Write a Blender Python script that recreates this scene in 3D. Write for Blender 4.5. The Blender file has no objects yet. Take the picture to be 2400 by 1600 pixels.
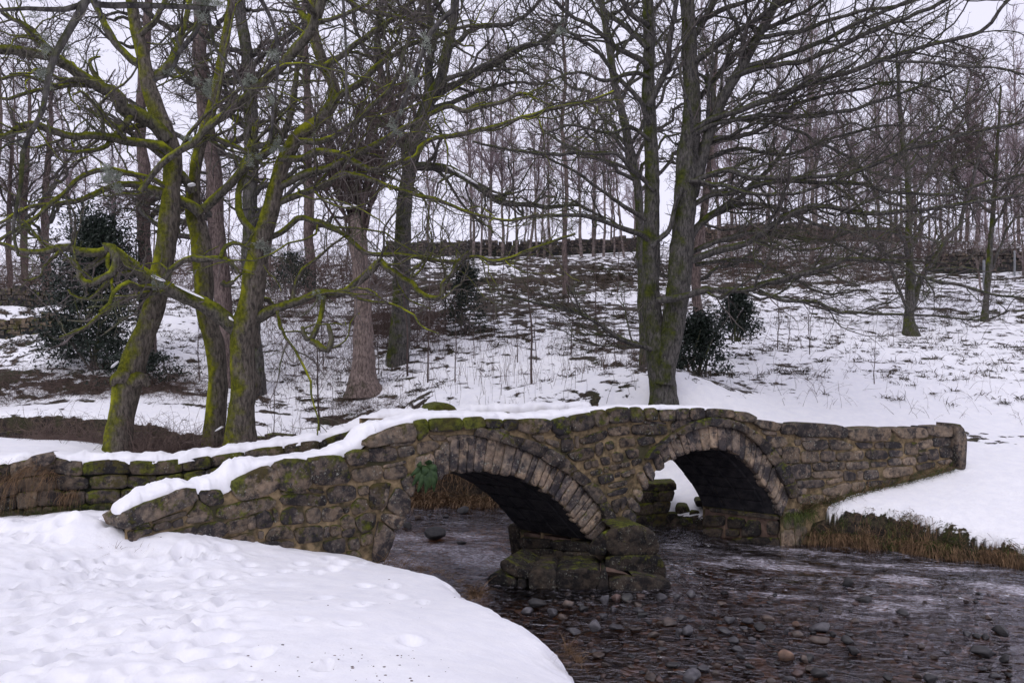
import bpy, math
import numpy as np

# ------------------------------------------------------------------ camera, sky, sun, exposure
SC = bpy.context.scene
COL = SC.collection
FP = 1884.0      # focal length in photograph pixels (2400 wide)
CZ = 3.2         # camera height above the river
HY = 850.0       # horizon row
cam_d = bpy.data.cameras.new("camera")
cam_d.sensor_width = 36.0
cam_d.lens = 36.0 * FP / 2400.0
cam_d.shift_y = (HY - 800.0) / 2400.0
cam_d.clip_start = 0.1
cam_d.clip_end = 2000.0
cam = bpy.data.objects.new("camera", cam_d)
cam.location = (0, 0, CZ)
cam.rotation_euler = (math.radians(90), 0, 0)
COL.objects.link(cam)
SC.camera = cam

SUN_EL, SUN_AZ = math.radians(48), math.radians(205)   # high, behind the camera
world = bpy.data.worlds.new("World")
SC.world = world
world.use_nodes = True
wn, wl = world.node_tree.nodes, world.node_tree.links
wn.clear()
sky = wn.new("ShaderNodeTexSky")
sky.sky_type = 'NISHITA'
sky.sun_disc = False
sky.sun_elevation = SUN_EL
sky.sun_rotation = SUN_AZ
sky.dust_density = 4.0
hs = wn.new("ShaderNodeHueSaturation")
hs.inputs['Saturation'].default_value = 0.25
mixw = wn.new("ShaderNodeMix")
mixw.data_type = 'RGBA'
mixw.inputs['Factor'].default_value = 0.88
mixw.inputs['B'].default_value = (8.0, 7.85, 9.6, 1)      # even overcast cloud layer
bg = wn.new("ShaderNodeBackground")
bg.inputs['Strength'].default_value = 0.10
wo = wn.new("ShaderNodeOutputWorld")
wl.new(sky.outputs['Color'], hs.inputs['Color'])
wl.new(hs.outputs['Color'], mixw.inputs['A'])
wl.new(mixw.outputs['Result'], bg.inputs['Color'])
wl.new(bg.outputs['Background'], wo.inputs['Surface'])

sun_d = bpy.data.lights.new("sun", 'SUN')
sun_d.energy = 0.6
sun_d.angle = math.radians(30)
sun_d.color = (1.0, 0.97, 0.95)
sun = bpy.data.objects.new("sun", sun_d)
sun.rotation_euler = (math.radians(42), 0, math.radians(-25))
COL.objects.link(sun)

SC.view_settings.view_transform = 'Standard'
SC.view_settings.look = 'None'
SC.view_settings.exposure = 0.26
SC.view_settings.gamma = 1.0
SC.view_settings.use_curve_mapping = False
SC.cycles.use_denoising = True
SC.cycles.max_bounces = 5
SC.cycles.diffuse_bounces = 3
SC.cycles.glossy_bounces = 2
SC.cycles.use_adaptive_sampling = True
SC.cycles.adaptive_threshold = 0.02
SC.cycles.transparent_max_bounces = 6

# ------------------------------------------------------------------ helpers
RNG = np.random.default_rng(11)

def U(px, py, d):
    """photograph pixel at a chosen distance -> world point"""
    return np.array([(px - 1200.0) * d / FP, d, CZ - (py - HY) * d / FP])

def Ua(px, py, d):
    px, py, d = np.broadcast_arrays(np.asarray(px, float), np.asarray(py, float), np.asarray(d, float))
    return np.stack([(px - 1200.0) * d / FP, d, CZ - (py - HY) * d / FP], -1)

def _hash(ix, iy, iz):
    h = (ix.astype(np.int64) * 374761393 + iy.astype(np.int64) * 668265263 + iz.astype(np.int64) * 2147483647 + 1013904223)
    h = (h ^ (h >> 13)) * 1274126177
    h = h & 0xffffffff
    h = (h ^ (h >> 16)) & 0xffff
    return h / 65535.0

def vnoise(x, y, z=0.0):
    x, y, z = np.broadcast_arrays(np.asarray(x, float), np.asarray(y, float), np.asarray(z, float))
    ix, iy, iz = np.floor(x), np.floor(y), np.floor(z)
    fx, fy, fz = x - ix, y - iy, z - iz
    fx, fy, fz = fx * fx * (3 - 2 * fx), fy * fy * (3 - 2 * fy), fz * fz * (3 - 2 * fz)
    out = 0.0
    for a in (0, 1):
        for b in (0, 1):
            for c in (0, 1):
                w = (fx if a else 1 - fx) * (fy if b else 1 - fy) * (fz if c else 1 - fz)
                out = out + w * _hash(ix + a, iy + b, iz + c)
    return out * 2 - 1

def fbm(x, y, z=0.0, o=4):
    s, a = 0.0, 0.5
    for k in range(o):
        s = s + a * vnoise(np.asarray(x) * 2 ** k + 17.3 * k, np.asarray(y) * 2 ** k + 5.1 * k, np.asarray(z) * 2 ** k)
        a *= 0.5
    return s

def sstep(a, b, x):
    t = np.clip((x - a) / (b - a), 0, 1)
    return t * t * (3 - 2 * t)

def empty(name, loc, label, cat, group=None):
    o = bpy.data.objects.new(name, None)
    o.location = loc
    o.empty_display_size = 0.2
    COL.objects.link(o)
    o["label"] = label
    o["category"] = cat
    if group:
        o["group"] = group
    return o

def root_loc(o):
    p = np.zeros(3)
    while o is not None:
        p = p + np.array(o.location)
        o = o.parent
    return p

def mk(name, V, quads=None, tris=None, mat=None, parent=None, smooth=True, label=None, cat=None, group=None, kind=None, color=None, origin=None):
    """link one mesh object from world-space vertices"""
    V = np.asarray(V, float).reshape(-1, 3)
    off = root_loc(parent) if parent is not None else (np.asarray(origin, float) if origin is not None else np.zeros(3))
    me = bpy.data.meshes.new(name)
    faces = []
    nq = 0 if quads is None else len(quads)
    nt = 0 if tris is None else len(tris)
    me.vertices.add(len(V))
    me.vertices.foreach_set("co", (V - off).astype(np.float32).ravel())
    idx = []
    if nq:
        idx.append(np.asarray(quads, np.int32).ravel())
    if nt:
        idx.append(np.asarray(tris, np.int32).ravel())
    idx = np.concatenate(idx)
    me.loops.add(len(idx))
    me.loops.foreach_set("vertex_index", idx)
    me.polygons.add(nq + nt)
    starts = np.concatenate([np.arange(nq) * 4, nq * 4 + np.arange(nt) * 3]).astype(np.int32)
    me.polygons.foreach_set("loop_start", starts)
    me.polygons.foreach_set("use_smooth", np.full(nq + nt, bool(smooth)))
    me.update(calc_edges=True)
    me.validate()
    if mat is not None:
        me.materials.append(mat)
    o = bpy.data.objects.new(name, me)
    COL.objects.link(o)
    if parent is not None:
        o.parent = parent
    elif origin is not None:
        o.location = origin
    if label: o["label"] = label
    if cat: o["category"] = cat
    if group: o["group"] = group
    if kind: o["kind"] = kind
    if color is not None:
        o.color = color
    return o

def grid_quads(nu, nv, base=0, wrap_u=False):
    """vertices stored [v][u]"""
    u = np.arange(nu if wrap_u else nu - 1)
    v = np.arange(nv - 1)
    uu, vv = np.meshgrid(u, v)
    a = vv * nu + uu
    b = vv * nu + (uu + 1) % nu
    return (np.stack([a, b, b + nu, a + nu], -1).reshape(-1, 4) + base)

def crom(pts, n, closed=False):
    """Catmull-Rom resample of rows to n rows, even in arc length of the first columns"""
    P = np.asarray(pts, float)
    if len(P) == 2:
        t = np.linspace(0, 1, n)[:, None]
        return P[0] * (1 - t) + P[1] * t
    Q = np.vstack([2 * P[0] - P[1], P, 2 * P[-1] - P[-2]])
    out = []
    for i in range(1, len(Q) - 2):
        p0, p1, p2, p3 = Q[i - 1:i + 3]
        t = np.linspace(0, 1, 12, endpoint=False)[:, None]
        out.append(0.5 * ((2 * p1) + (-p0 + p2) * t + (2 * p0 - 5 * p1 + 4 * p2 - p3) * t ** 2 + (-p0 + 3 * p1 - 3 * p2 + p3) * t ** 3))
    out.append(P[-1:])
    S = np.vstack(out)
    L = np.concatenate([[0], np.cumsum(np.linalg.norm(np.diff(S[:, :3] if S.shape[1] >= 3 else S, axis=0), axis=1))])
    q = np.linspace(0, L[-1], n)
    return np.stack([np.interp(q, L, S[:, k]) for k in range(S.shape[1])], -1)

# ------------------------------------------------------------------ materials
class NT:
    def __init__(self, name):
        self.m = bpy.data.materials.new(name)
        self.m.use_nodes = True
        self.t = self.m.node_tree
        self.n, self.l = self.t.nodes, self.t.links
        self.n.clear()
        self.out = self.n.new("ShaderNodeOutputMaterial")
        self.geo = self.n.new("ShaderNodeNewGeometry")
        self.oi = self.n.new("ShaderNodeObjectInfo")
        self.tc = self.n.new("ShaderNodeTexCoord")
        self.pos = self.geo.outputs['Position']
        self.obj = self.tc.outputs['Object']
    def put(self, sock, v):
        if v is None: return
        if hasattr(v, 'links') or isinstance(v, bpy.types.NodeSocket):
            self.l.new(v, sock)
        else:
            if isinstance(v, (tuple, list)) and len(v) == 3 and len(sock.default_value) == 4:
                v = (*v, 1)
            sock.default_value = v
    def noise(self, scale, detail=4, rough=0.55, vec=None, dist=0.0):
        n = self.n.new("ShaderNodeTexNoise")
        n.inputs['Scale'].default_value = scale
        n.inputs['Detail'].default_value = detail
        n.inputs['Roughness'].default_value = rough
        n.inputs['Distortion'].default_value = dist
        self.l.new(vec if vec is not None else self.pos, n.inputs['Vector'])
        return n.outputs['Fac']
    def voro(self, scale, vec=None, feature='F1', out='Distance'):
        n = self.n.new("ShaderNodeTexVoronoi")
        n.feature = feature
        n.inputs['Scale'].default_value = scale
        self.l.new(vec if vec is not None else self.pos, n.inputs['Vector'])
        return n.outputs[out]
    def scale(self, vec, s):
        n = self.n.new("ShaderNodeVectorMath"); n.operation = 'MULTIPLY'
        self.l.new(vec, n.inputs[0]); n.inputs[1].default_value = s
        return n.outputs[0]
    def rotz(self, vec, a):
        n = self.n.new("ShaderNodeVectorRotate"); n.rotation_type = 'Z_AXIS'
        self.l.new(vec, n.inputs['Vector']); n.inputs['Angle'].default_value = a
        return n.outputs[0]
    def math(self, op, a, b=None, c=None, clamp=False):
        n = self.n.new("ShaderNodeMath"); n.operation = op; n.use_clamp = clamp
        self.put(n.inputs[0], a)
        if b is not None: self.put(n.inputs[1], b)
        if c is not None: self.put(n.inputs[2], c)
        return n.outputs[0]
    def ramp(self, v, a, b, lo=0.0, hi=1.0):
        n = self.n.new("ShaderNodeMapRange"); n.interpolation_type = 'SMOOTHSTEP'
        self.put(n.inputs['Value'], v)
        n.inputs['From Min'].default_value = a; n.inputs['From Max'].default_value = b
        n.inputs['To Min'].default_value = lo; n.inputs['To Max'].default_value = hi
        return n.outputs['Result']
    def mix(self, f, a, b):
        n = self.n.new("ShaderNodeMix"); n.data_type = 'RGBA'
        self.put(n.inputs['Factor'], f)
        self.put(n.inputs['A'], a); self.put(n.inputs['B'], b)
        return n.outputs['Result']
    def mulc(self, a, b):
        n = self.n.new("ShaderNodeMix"); n.data_type = 'RGBA'; n.blend_type = 'MULTIPLY'
        n.inputs['Factor'].default_value = 1.0
        self.put(n.inputs['A'], a); self.put(n.inputs['B'], b)
        return n.outputs['Result']
    def sep(self, v):
        n = self.n.new("ShaderNodeSeparateXYZ"); self.l.new(v, n.inputs[0]); return n.outputs
    def attr(self, name, out='Fac'):
        n = self.n.new("ShaderNodeAttribute"); n.attribute_name = name; return n.outputs[out]
    def ocol(self):
        n = self.n.new("ShaderNodeSeparateColor"); self.l.new(self.oi.outputs['Color'], n.inputs[0]); return n.outputs
    def bump(self, h, strength=0.5, dist=0.02, nrm=None):
        n = self.n.new("ShaderNodeBump")
        n.inputs['Strength'].default_value = strength
        n.inputs['Distance'].default_value = dist
        self.l.new(h, n.inputs['Height'])
        if nrm is not None: self.l.new(nrm, n.inputs['Normal'])
        return n.outputs['Normal']
    def bsdf(self, col, rough=0.8, nrm=None, spec=0.3, **k):
        n = self.n.new("ShaderNodeBsdfPrincipled")
        self.put(n.inputs['Base Color'], col)
        self.put(n.inputs['Roughness'], rough)
        self.put(n.inputs['Specular IOR Level'], spec)
        if nrm is not None: self.l.new(nrm, n.inputs['Normal'])
        for kk, v in k.items():
            self.put(n.inputs[kk.replace('_', ' ')], v)
        self.l.new(n.outputs[0], self.out.inputs['Surface'])
        return n
    def snowdust(self, col, amount=1.0):
        return col

def mat_stone():
    t = NT("weathered_gritstone")
    oc = t.ocol()
    n1 = t.noise(3.1, 5, 0.6)
    n2 = t.noise(14, 5, 0.65)
    n3 = t.noise(60, 3, 0.6)
    rnd = t.oi.outputs['Random']
    base = t.mix(t.ramp(n2, 0.3, 0.72), (0.030, 0.026, 0.026), (0.26, 0.20, 0.14))
    warm = t.mix(t.ramp(n1, 0.35, 0.65), (0.060, 0.054, 0.050), (0.26, 0.185, 0.12))
    base = t.mix(0.45, base, warm)
    base = t.mix(t.ramp(rnd, 0, 1, 0.0, 0.5), base, (0.05, 0.043, 0.045))
    # soot-black weathering with a shape of its own
    soot = t.math('MULTIPLY', t.ramp(t.math('ADD', t.noise(5.3, 6, 0.72), t.ramp(rnd, 0, 1, -0.045, 0.045)), 0.46, 0.58), 0.86)
    base = t.mix(soot, base, (0.017, 0.016, 0.019))
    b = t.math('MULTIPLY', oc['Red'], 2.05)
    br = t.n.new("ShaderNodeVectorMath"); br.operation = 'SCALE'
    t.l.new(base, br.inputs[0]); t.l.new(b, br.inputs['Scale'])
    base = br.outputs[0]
    # lichen freckles
    lf = t.math('MULTIPLY', t.ramp(t.noise(30, 5, 0.75), 0.57, 0.64), t.ramp(t.noise(4.1, 3), 0.40, 0.58))
    lf = t.math('MULTIPLY', lf, oc['Blue'], clamp=True)
    base = t.mix(lf, base, (0.33, 0.34, 0.28))
    # moss
    nz = t.sep(t.geo.outputs['Normal'])['Z']
    mm = t.math('ADD', t.noise(6.5, 6, 0.7), t.math('MULTIPLY', nz, 0.17))
    mm = t.math('ADD', mm, t.math('MULTIPLY', t.math('SUBTRACT', oc['Green'], 0.47), 0.58))
    mf = t.ramp(mm, 0.55, 0.70)
    mcol = t.mix(t.ramp(n2, 0.3, 0.7), (0.030, 0.036, 0.008), (0.16, 0.18, 0.014))
    mcol = t.mix(t.ramp(t.noise(2.2, 2), 0.4, 0.7), mcol, (0.075, 0.058, 0.018))
    base = t.mix(t.math('MULTIPLY', mf, 0.9), base, mcol)
    h = t.math('ADD', t.math('MULTIPLY', n2, 0.6), t.math('MULTIPLY', n3, 0.35))
    h = t.math('ADD', h, t.math('MULTIPLY', mf, t.noise(90, 2)))
    t.bsdf(base, 0.85, t.bump(h, 0.9, 0.03), 0.25)
    return t.m

def mat_simple(name, c1, c2, sc=8, rough=0.85, bump=0.5, dist=0.02, c3=None, sc3=2, obj=False, rnd=0.0, spec=0.2):
    t = NT(name)
    vec = t.obj if obj else t.pos
    n1 = t.noise(sc, 5, 0.6, vec)
    col = t.mix(t.ramp(n1, 0.3, 0.7), c1, c2)
    if c3: col = t.mix(t.ramp(t.noise(sc3, 4, 0.6, vec), 0.45, 0.65), col, c3)
    if rnd: col = t.mix(t.ramp(t.oi.outputs['Random'], 0, 1, 0, rnd), col, (0.02, 0.018, 0.018))
    t.bsdf(col, rough, t.bump(t.noise(sc * 3, 4, 0.65, vec), bump, dist), spec)
    return t.m

def mat_bark(name, dark, light, moss, mossy, side=(-0.35, -0.1, 0.75), lich=0.5, obj=False):
    t = NT(name)
    vec = t.obj if obj else t.pos
    st = t.scale(vec, (1, 1, 0.28))
    n1 = t.noise(26, 5, 0.65, st, 0.4)
    n2 = t.noise(7, 4, 0.6, vec)
    col = t.mix(t.ramp(n1, 0.32, 0.68), dark, light)
    col = t.mix(t.math('MULTIPLY', t.ramp(t.noise(40, 3, 0.7, vec), 0.6, 0.7), lich), col, (0.20, 0.21, 0.16))
    dt = t.n.new("ShaderNodeVectorMath"); dt.operation = 'DOT_PRODUCT'
    t.l.new(t.geo.outputs['Normal'], dt.inputs[0]); dt.inputs[1].default_value = side
    m = t.math('ADD', t.math('MULTIPLY', dt.outputs['Value'], 0.30), t.noise(2.6, 6, 0.68, vec))
    m = t.math('ADD', m, mossy)
    mf = t.ramp(m, 0.50, 0.76)
    mc = t.mix(t.ramp(t.noise(16, 4, 0.7, vec), 0.35, 0.7), (moss[0] * .22, moss[1] * .25, moss[2] * .5), (moss[0] * .62, moss[1] * .64, moss[2] * .8))
    mc = t.mix(t.math('MULTIPLY', t.ramp(t.noise(1.7, 3, 0.6, vec), 0.46, 0.66), t.ramp(m, 0.62, 0.84)), mc, (moss[0] * 1.15, moss[1] * 1.2, moss[2]))
    col = t.mix(mf, col, mc)
    h = t.math('ADD', t.math('MULTIPLY', n1, 0.7), t.math('MULTIPLY', mf, t.noise(75, 3, 0.7, vec)))
    t.bsdf(col, 0.9, t.bump(h, 1.0, 0.03), 0.15)
    return t.m

def mat_snow(name="snow", dirt=0.0, steep=None):
    t = NT(name)
    n = t.noise(5, 5, 0.6)
    col = t.mix(t.ramp(n, 0.3, 0.7), (0.83, 0.83, 0.86), (0.89, 0.885, 0.895))
    h = t.math('ADD', t.noise(22, 4, 0.6), t.math('MULTIPLY', t.noise(120, 2), 0.25))
    nrm = t.bump(h, 0.35, 0.02)
    rough = 0.75
    if steep:
        nz = t.sep(t.geo.outputs['Normal'])['Z']
        # earth shows where the snow has slid off steep places and in thin spots of its own
        lim, wid, amp, sc, dark, light = steep
        e = t.math('ADD', nz, t.math('MULTIPLY', t.math('SUBTRACT', t.noise(sc, 6, 0.7), 0.5), amp))
        dirtm = t.attr('thin')
        e = t.math('SUBTRACT', e, dirtm)
        f = t.ramp(e, lim - wid, lim + wid, 1.0, 0.0)
        ec = t.mix(t.ramp(t.noise(11, 5, 0.7), 0.35, 0.68), dark, light)
        ec = t.mix(t.ramp(t.noise(1.3, 3), 0.5, 0.7), ec, (0.045, 0.05, 0.018))
        col = t.mix(f, col, ec)
    b = t.bsdf(col, rough, nrm, 0.2)
    return t.m

M = {}
M['stone'] = mat_stone()
M['mortar'] = mat_simple("lime_mortar", (0.095, 0.07, 0.042), (0.34, 0.25, 0.14), 9, 0.95, 0.9, 0.02, (0.06, 0.055, 0.03), 3.0)
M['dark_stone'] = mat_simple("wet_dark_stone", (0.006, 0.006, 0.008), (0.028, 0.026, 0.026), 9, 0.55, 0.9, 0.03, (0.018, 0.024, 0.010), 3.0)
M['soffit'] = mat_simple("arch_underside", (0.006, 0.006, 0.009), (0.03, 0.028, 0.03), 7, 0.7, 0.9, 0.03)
M['pink_mortar'] = mat_simple("red_mortar", (0.07, 0.046, 0.036), (0.17, 0.115, 0.09), 7, 0.95, 0.6, 0.02)
M['snow'] = mat_snow()
M['snow_near'] = mat_snow("snow_bank", steep=(0.20, 0.08, 0.20, 5, (0.02, 0.015, 0.01), (0.075, 0.055, 0.03)))
def mat_hill():
    t = NT("snow_hillside")
    col = t.mix(t.ramp(t.noise(5, 4, 0.6), 0.3, 0.7), (0.83, 0.83, 0.86), (0.89, 0.885, 0.895))
    nz = t.sep(t.geo.outputs['Normal'])['Z']
    # patches where the thin snow has slipped: small, lying along the slope
    v = t.scale(t.pos, (0.8, 0.8, 2.0))
    n1 = t.noise(2.3, 7, 0.68, v, 0.3)
    e = t.math('ADD', n1, t.math('MULTIPLY', t.attr('thin'), 0.55))
    e = t.math('ADD', e, t.ramp(nz, 0.80, 0.45, 0.0, 0.14))
    f = t.ramp(e, 0.665, 0.71)
    f = t.math('MAXIMUM', f, t.ramp(nz, 0.50, 0.35))
    ec = t.mix(t.ramp(t.noise(11, 5, 0.7), 0.35, 0.68), (0.012, 0.010, 0.009), (0.085, 0.062, 0.042))
    ec = t.mix(t.ramp(t.noise(1.3, 3), 0.5, 0.7), ec, (0.035, 0.038, 0.015))
    col = t.mix(f, col, ec)
    h = t.math('ADD', t.noise(14, 4, 0.6), t.math('MULTIPLY', f, -1.2))
    t.bsdf(col, 0.8, t.bump(h, 0.5, 0.05), 0.2)
    return t.m
M['snow_hill'] = mat_hill()
M['bark'] = mat_bark("mossy_bark", (0.036, 0.031, 0.027), (0.155, 0.132, 0.108), (0.31, 0.305, 0.018), 0.065, side=(-0.75, -0.25, 0.55))
M['limb'] = mat_bark("mossy_limb", (0.034, 0.031, 0.027), (0.135, 0.122, 0.10), (0.33, 0.34, 0.022), 0.108, side=(0, 0, 0.95))
M['bark2'] = mat_bark("lichen_bark", (0.028, 0.026, 0.026), (0.125, 0.116, 0.106), (0.13, 0.145, 0.020), 0.03, lich=0.8)
M['limb2'] = mat_bark("lichen_limb", (0.030, 0.028, 0.028), (0.12, 0.112, 0.102), (0.14, 0.155, 0.022), 0.0, side=(0, 0, 0.8), lich=0.5)
M['brownbark'] = mat_bark("brown_bark", (0.075, 0.056, 0.050), (0.27, 0.21, 0.185), (0.06, 0.065, 0.015), -0.10, lich=0.2)
M['brownbark2'] = mat_bark("dark_brown_bark", (0.06, 0.044, 0.041), (0.21, 0.16, 0.146), (0.06, 0.065, 0.015), -0.08, lich=0.2)
M['twig'] = mat_simple("twig_bark", (0.065, 0.054, 0.053), (0.17, 0.145, 0.135), 6, 0.9, 0.0, 0.01, (0.075, 0.085, 0.035), 1.2)
M['twig_pink'] = mat_simple("hazed_birch_twig", (0.19, 0.15, 0.158), (0.35, 0.28, 0.29), 3, 0.9, 0.0, 0.01, obj=True)  # pinkish twigs, lightened so that distance haze is put into their colour
M['birch'] = mat_simple("birch_bark", (0.09, 0.072, 0.068), (0.29, 0.235, 0.215), 5, 0.9, 0.3, 0.01, (0.05, 0.045, 0.03), 1.5, obj=True)
M['lichen'] = mat_simple("beard_lichen", (0.16, 0.18, 0.145), (0.36, 0.39, 0.32), 9, 0.95, 0.0)
M['holly'] = mat_simple("holly_leaf", (0.007, 0.013, 0.010), (0.022, 0.036, 0.022), 12, 0.42, 0.0, spec=0.35)
M['deadgrass'] = mat_simple("dead_grass", (0.065, 0.040, 0.025), (0.26, 0.165, 0.092), 9, 0.9, 0.0)
M['greengrass'] = mat_simple("green_grass", (0.025, 0.040, 0.012), (0.10, 0.12, 0.03), 7, 0.8, 0.0)
M['bramble'] = mat_simple("bramble_stem", (0.060, 0.040, 0.036), (0.18, 0.13, 0.108), 4, 0.9, 0.0)
M['mossplant'] = mat_simple("bank_moss", (0.012, 0.016, 0.009), (0.05, 0.06, 0.025), 8, 0.9, 0.6)
M['leaf'] = mat_simple("fern_frond", (0.020, 0.042, 0.016), (0.05, 0.085, 0.032), 14, 0.5, 0.2)
M['wood'] = mat_simple("weathered_wood", (0.06, 0.05, 0.045), (0.16, 0.13, 0.11), 9, 0.9, 0.5)
M['metal'] = mat_simple("galvanised_post", (0.20, 0.21, 0.22), (0.30, 0.31, 0.32), 9, 0.6, 0.1)
M['tarmac'] = mat_simple("wet_track", (0.035, 0.030, 0.032), (0.09, 0.075, 0.075), 4, 0.7, 0.5, 0.02, (0.75, 0.75, 0.78), 1.6)

# ------------------------------------------------------------------ terrain
def rbf(ctrl, smooth=0.02):
    C = np.array([U(*c) if len(c) == 3 else c[:3] for c in ctrl], float)
    X, Z = C[:, :2], C[:, 2]
    def ph(r2):
        return 0.5 * r2 * np.log(r2 + 1e-9)
    D = ((X[:, None] - X[None]) ** 2).sum(-1)
    n = len(C)
    A = np.zeros((n + 3, n + 3))
    A[:n, :n] = ph(D) + np.eye(n) * smooth
    A[:n, n] = 1; A[:n, n + 1:] = X
    A[n, :n] = 1; A[n + 1:, :n] = X.T
    w = np.linalg.solve(A, np.concatenate([Z, np.zeros(3)]))
    def f(x, y):
        x = np.asarray(x, float); y = np.asarray(y, float)
        out = w[n] + w[n + 1] * x + w[n + 2] * y
        for k in range(n):
            out = out + w[k] * ph((x - X[k, 0]) ** 2 + (y - X[k, 1]) ** 2)
        return out
    return f

def pl_dist(x, y, pl):
    best = np.full(np.shape(x), 1e9)
    for a, b in zip(pl[:-1], pl[1:]):
        ax, ay = a; bx, by = b
        dx, dy = bx - ax, by - ay
        t = np.clip(((x - ax) * dx + (y - ay) * dy) / (dx * dx + dy * dy), 0, 1)
        best = np.minimum(best, np.hypot(x - ax - t * dx, y - ay - t * dy))
    return best

def in_poly(x, y, poly):
    c = np.zeros(np.shape(x), bool)
    n = len(poly)
    for i in range(n):
        x1, y1 = poly[i]; x2, y2 = poly[(i + 1) % n]
        if y1 == y2: continue
        cond = ((y1 > y) != (y2 > y)) & (x < (x2 - x1) * (y - y1) / (y2 - y1) + x1)
        c ^= cond
    return c

R_EDGE = [(11.0, -6), (9.8, 5), (8.6, 10), (7.75, 12.0), (7.07, 12.75), (6.04, 13.4), (5.0, 13.8), (4.6, 13.65), (3.6, 14.4), (2.7, 15.0),
          (1.6, 16.1), (0.0, 17.1), (-2.25, 17.7), (-5, 18.2), (-9, 18.5), (-40, 18.8)]
L_EDGE = [(1.9, -8), (1.2, 2), (0.9, 4), (0.75, 5.0), (0.60, 5.8), (0.50, 6.15), (0.44, 6.5), (0.33, 7.0), (-0.06, 7.8), (-0.36, 8.5), (-0.66, 9.2),
          (-1.12, 9.8), (-1.80, 10.6), (-2.7, 11.4), (-3.2, 12.7), (-4.2, 13.9), (-6, 14.7), (-9, 15.2), (-40, 15.6)]
R_POLY = R_EDGE + [(-40, -6)]
L_POLY = L_EDGE + [(-40, -8)]

far_ctrl = [
    (-600, 975, 19), (0, 968, 19), (300, 976, 19), (480, 983, 19.3), (650, 985, 19.5), (900, 975, 20), (-600, 955, 20), (0, 955, 20.2),
    (0, 895, 21.2), (300, 905, 21.2), (0, 860, 22.5), (100, 800, 24), (0, 795, 25), (0, 755, 26), (0, 748, 27), (0, 722, 27.8), (0, 712, 29),
    (0, 700, 32), (150, 682, 36), (-600, 690, 35), (300, 690, 34), (300, 800, 25), (450, 900, 21.5),
    (700, 950, 21), (850, 915, 21.5), (700, 850, 24), (1000, 850, 24), (1250, 900, 21), (1250, 800, 26), (1250, 700, 33), (1100, 640, 38.5), (1250, 610, 43),
    (1000, 604, 46), (1250, 603, 46), (1480, 592, 47), (700, 640, 40), (650, 700, 34), (600, 800, 26), (480, 660, 39),
    (1555, 952, 17.6), (1200, 962, 18.5), (1000, 985, 18.5), (1700, 962, 17.6), (2000, 972, 18), (2300, 985, 18.5), (2260, 1050, 16.4), (2400, 1046, 16.6), (2250, 1098, 15.0),
    (2100, 1130, 14.6), (1870, 1196, 13.9), (2150, 1205, 13.2), (2400, 1272, 12.3), (2700, 1330, 11.0), (2700, 1150, 14), (3000, 1050, 17),
    (1700, 900, 20), (1800, 820, 24), (2100, 790, 26.5), (2300, 740, 30), (1900, 700, 33), (2100, 650, 37), (2300, 642, 38), (1800, 565, 47), (2100, 574, 47), (2350, 572, 47),
    (2400, 850, 22.5), (2400, 935, 20), (1400, 780, 27), (1600, 640, 39), (2000, 880, 21), (3000, 560, 47), (3000, 800, 24),
    (1600, 1185, 15.5), (1625, 1100, 16.6), (1560, 1100, 17.1), (1530, 1160, 15.9), (1100, 1110, 17.6), (970, 1110, 18.2), (1100, 1030, 18.4),
]
Hfar0 = rbf(far_ctrl, 0.05)

def Hfar(x, y, relief=True):
    x = np.asarray(x, float); y = np.asarray(y, float)
    far = np.maximum(y - 48.5, 0)
    ys = np.minimum(y, 48.5)
    xs = np.clip(np.where(far > 0, x * ys / np.maximum(y, 1e-3), x), -34, 40)
    z = Hfar0(xs, ys) - 0.05 * far
    z = np.clip(z, 0.35, 11.2)
    z = z - 0.01 * far
    if relief:
        up = sstep(19.5, 23, y) * (1 - sstep(44, 48, y))
        ru = sstep(0.1, 0.9, fbm(x * 0.16 + 3, y * 0.16, 0, 2) + 0.55 - 0.10 * np.maximum(x - 3, 0) / 3)   # rough ground left and centre, smoother right
        terr = fbm(x * 0.45, y * 1.5, 3.0, 4)
        z = z + up * (0.10 + 0.55 * ru) * 0.42 * terr + up * 0.10 * (0.25 + ru) * fbm(x * 2.6, y * 3.2, 1.0, 3)
        z = z + 0.035 * fbm(x * 1.1, y * 1.1, 7.0, 3) * sstep(11, 14, y)
        z = z + 0.012 * fbm(x * 5, y * 5, 9.0, 2)
    return z

def ground_far(x, y):
    z = Hfar(x, y)
    dist = pl_dist(x, y, R_EDGE) + 0.10 * fbm(np.asarray(x) * 3, np.asarray(y) * 3, 5.0, 3)
    ins = in_poly(x, y, R_POLY)
    sd = np.where(ins, -np.abs(dist), dist)
    k = sstep(-0.05, 0.30, sd)
    z = -0.6 + (z - 0.05 * (1 - sstep(0.2, 0.7, sd)) + 0.6) * k
    return z

ncol, nrow = 490, 290
pxs = np.linspace(-1300, 3700, ncol)
ds = np.concatenate([np.geomspace(11.0, 50.0, nrow - 26), np.geomspace(51.0, 700.0, 26)])
PX, DD = np.meshgrid(pxs, ds)
GX = (PX - 1200) * DD / FP
GY = DD
GZ = ground_far(GX, GY)
hill = mk("hillside", np.stack([GX, GY, GZ], -1), quads=grid_quads(ncol, nrow), mat=M['snow_hill'], kind="structure")
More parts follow.
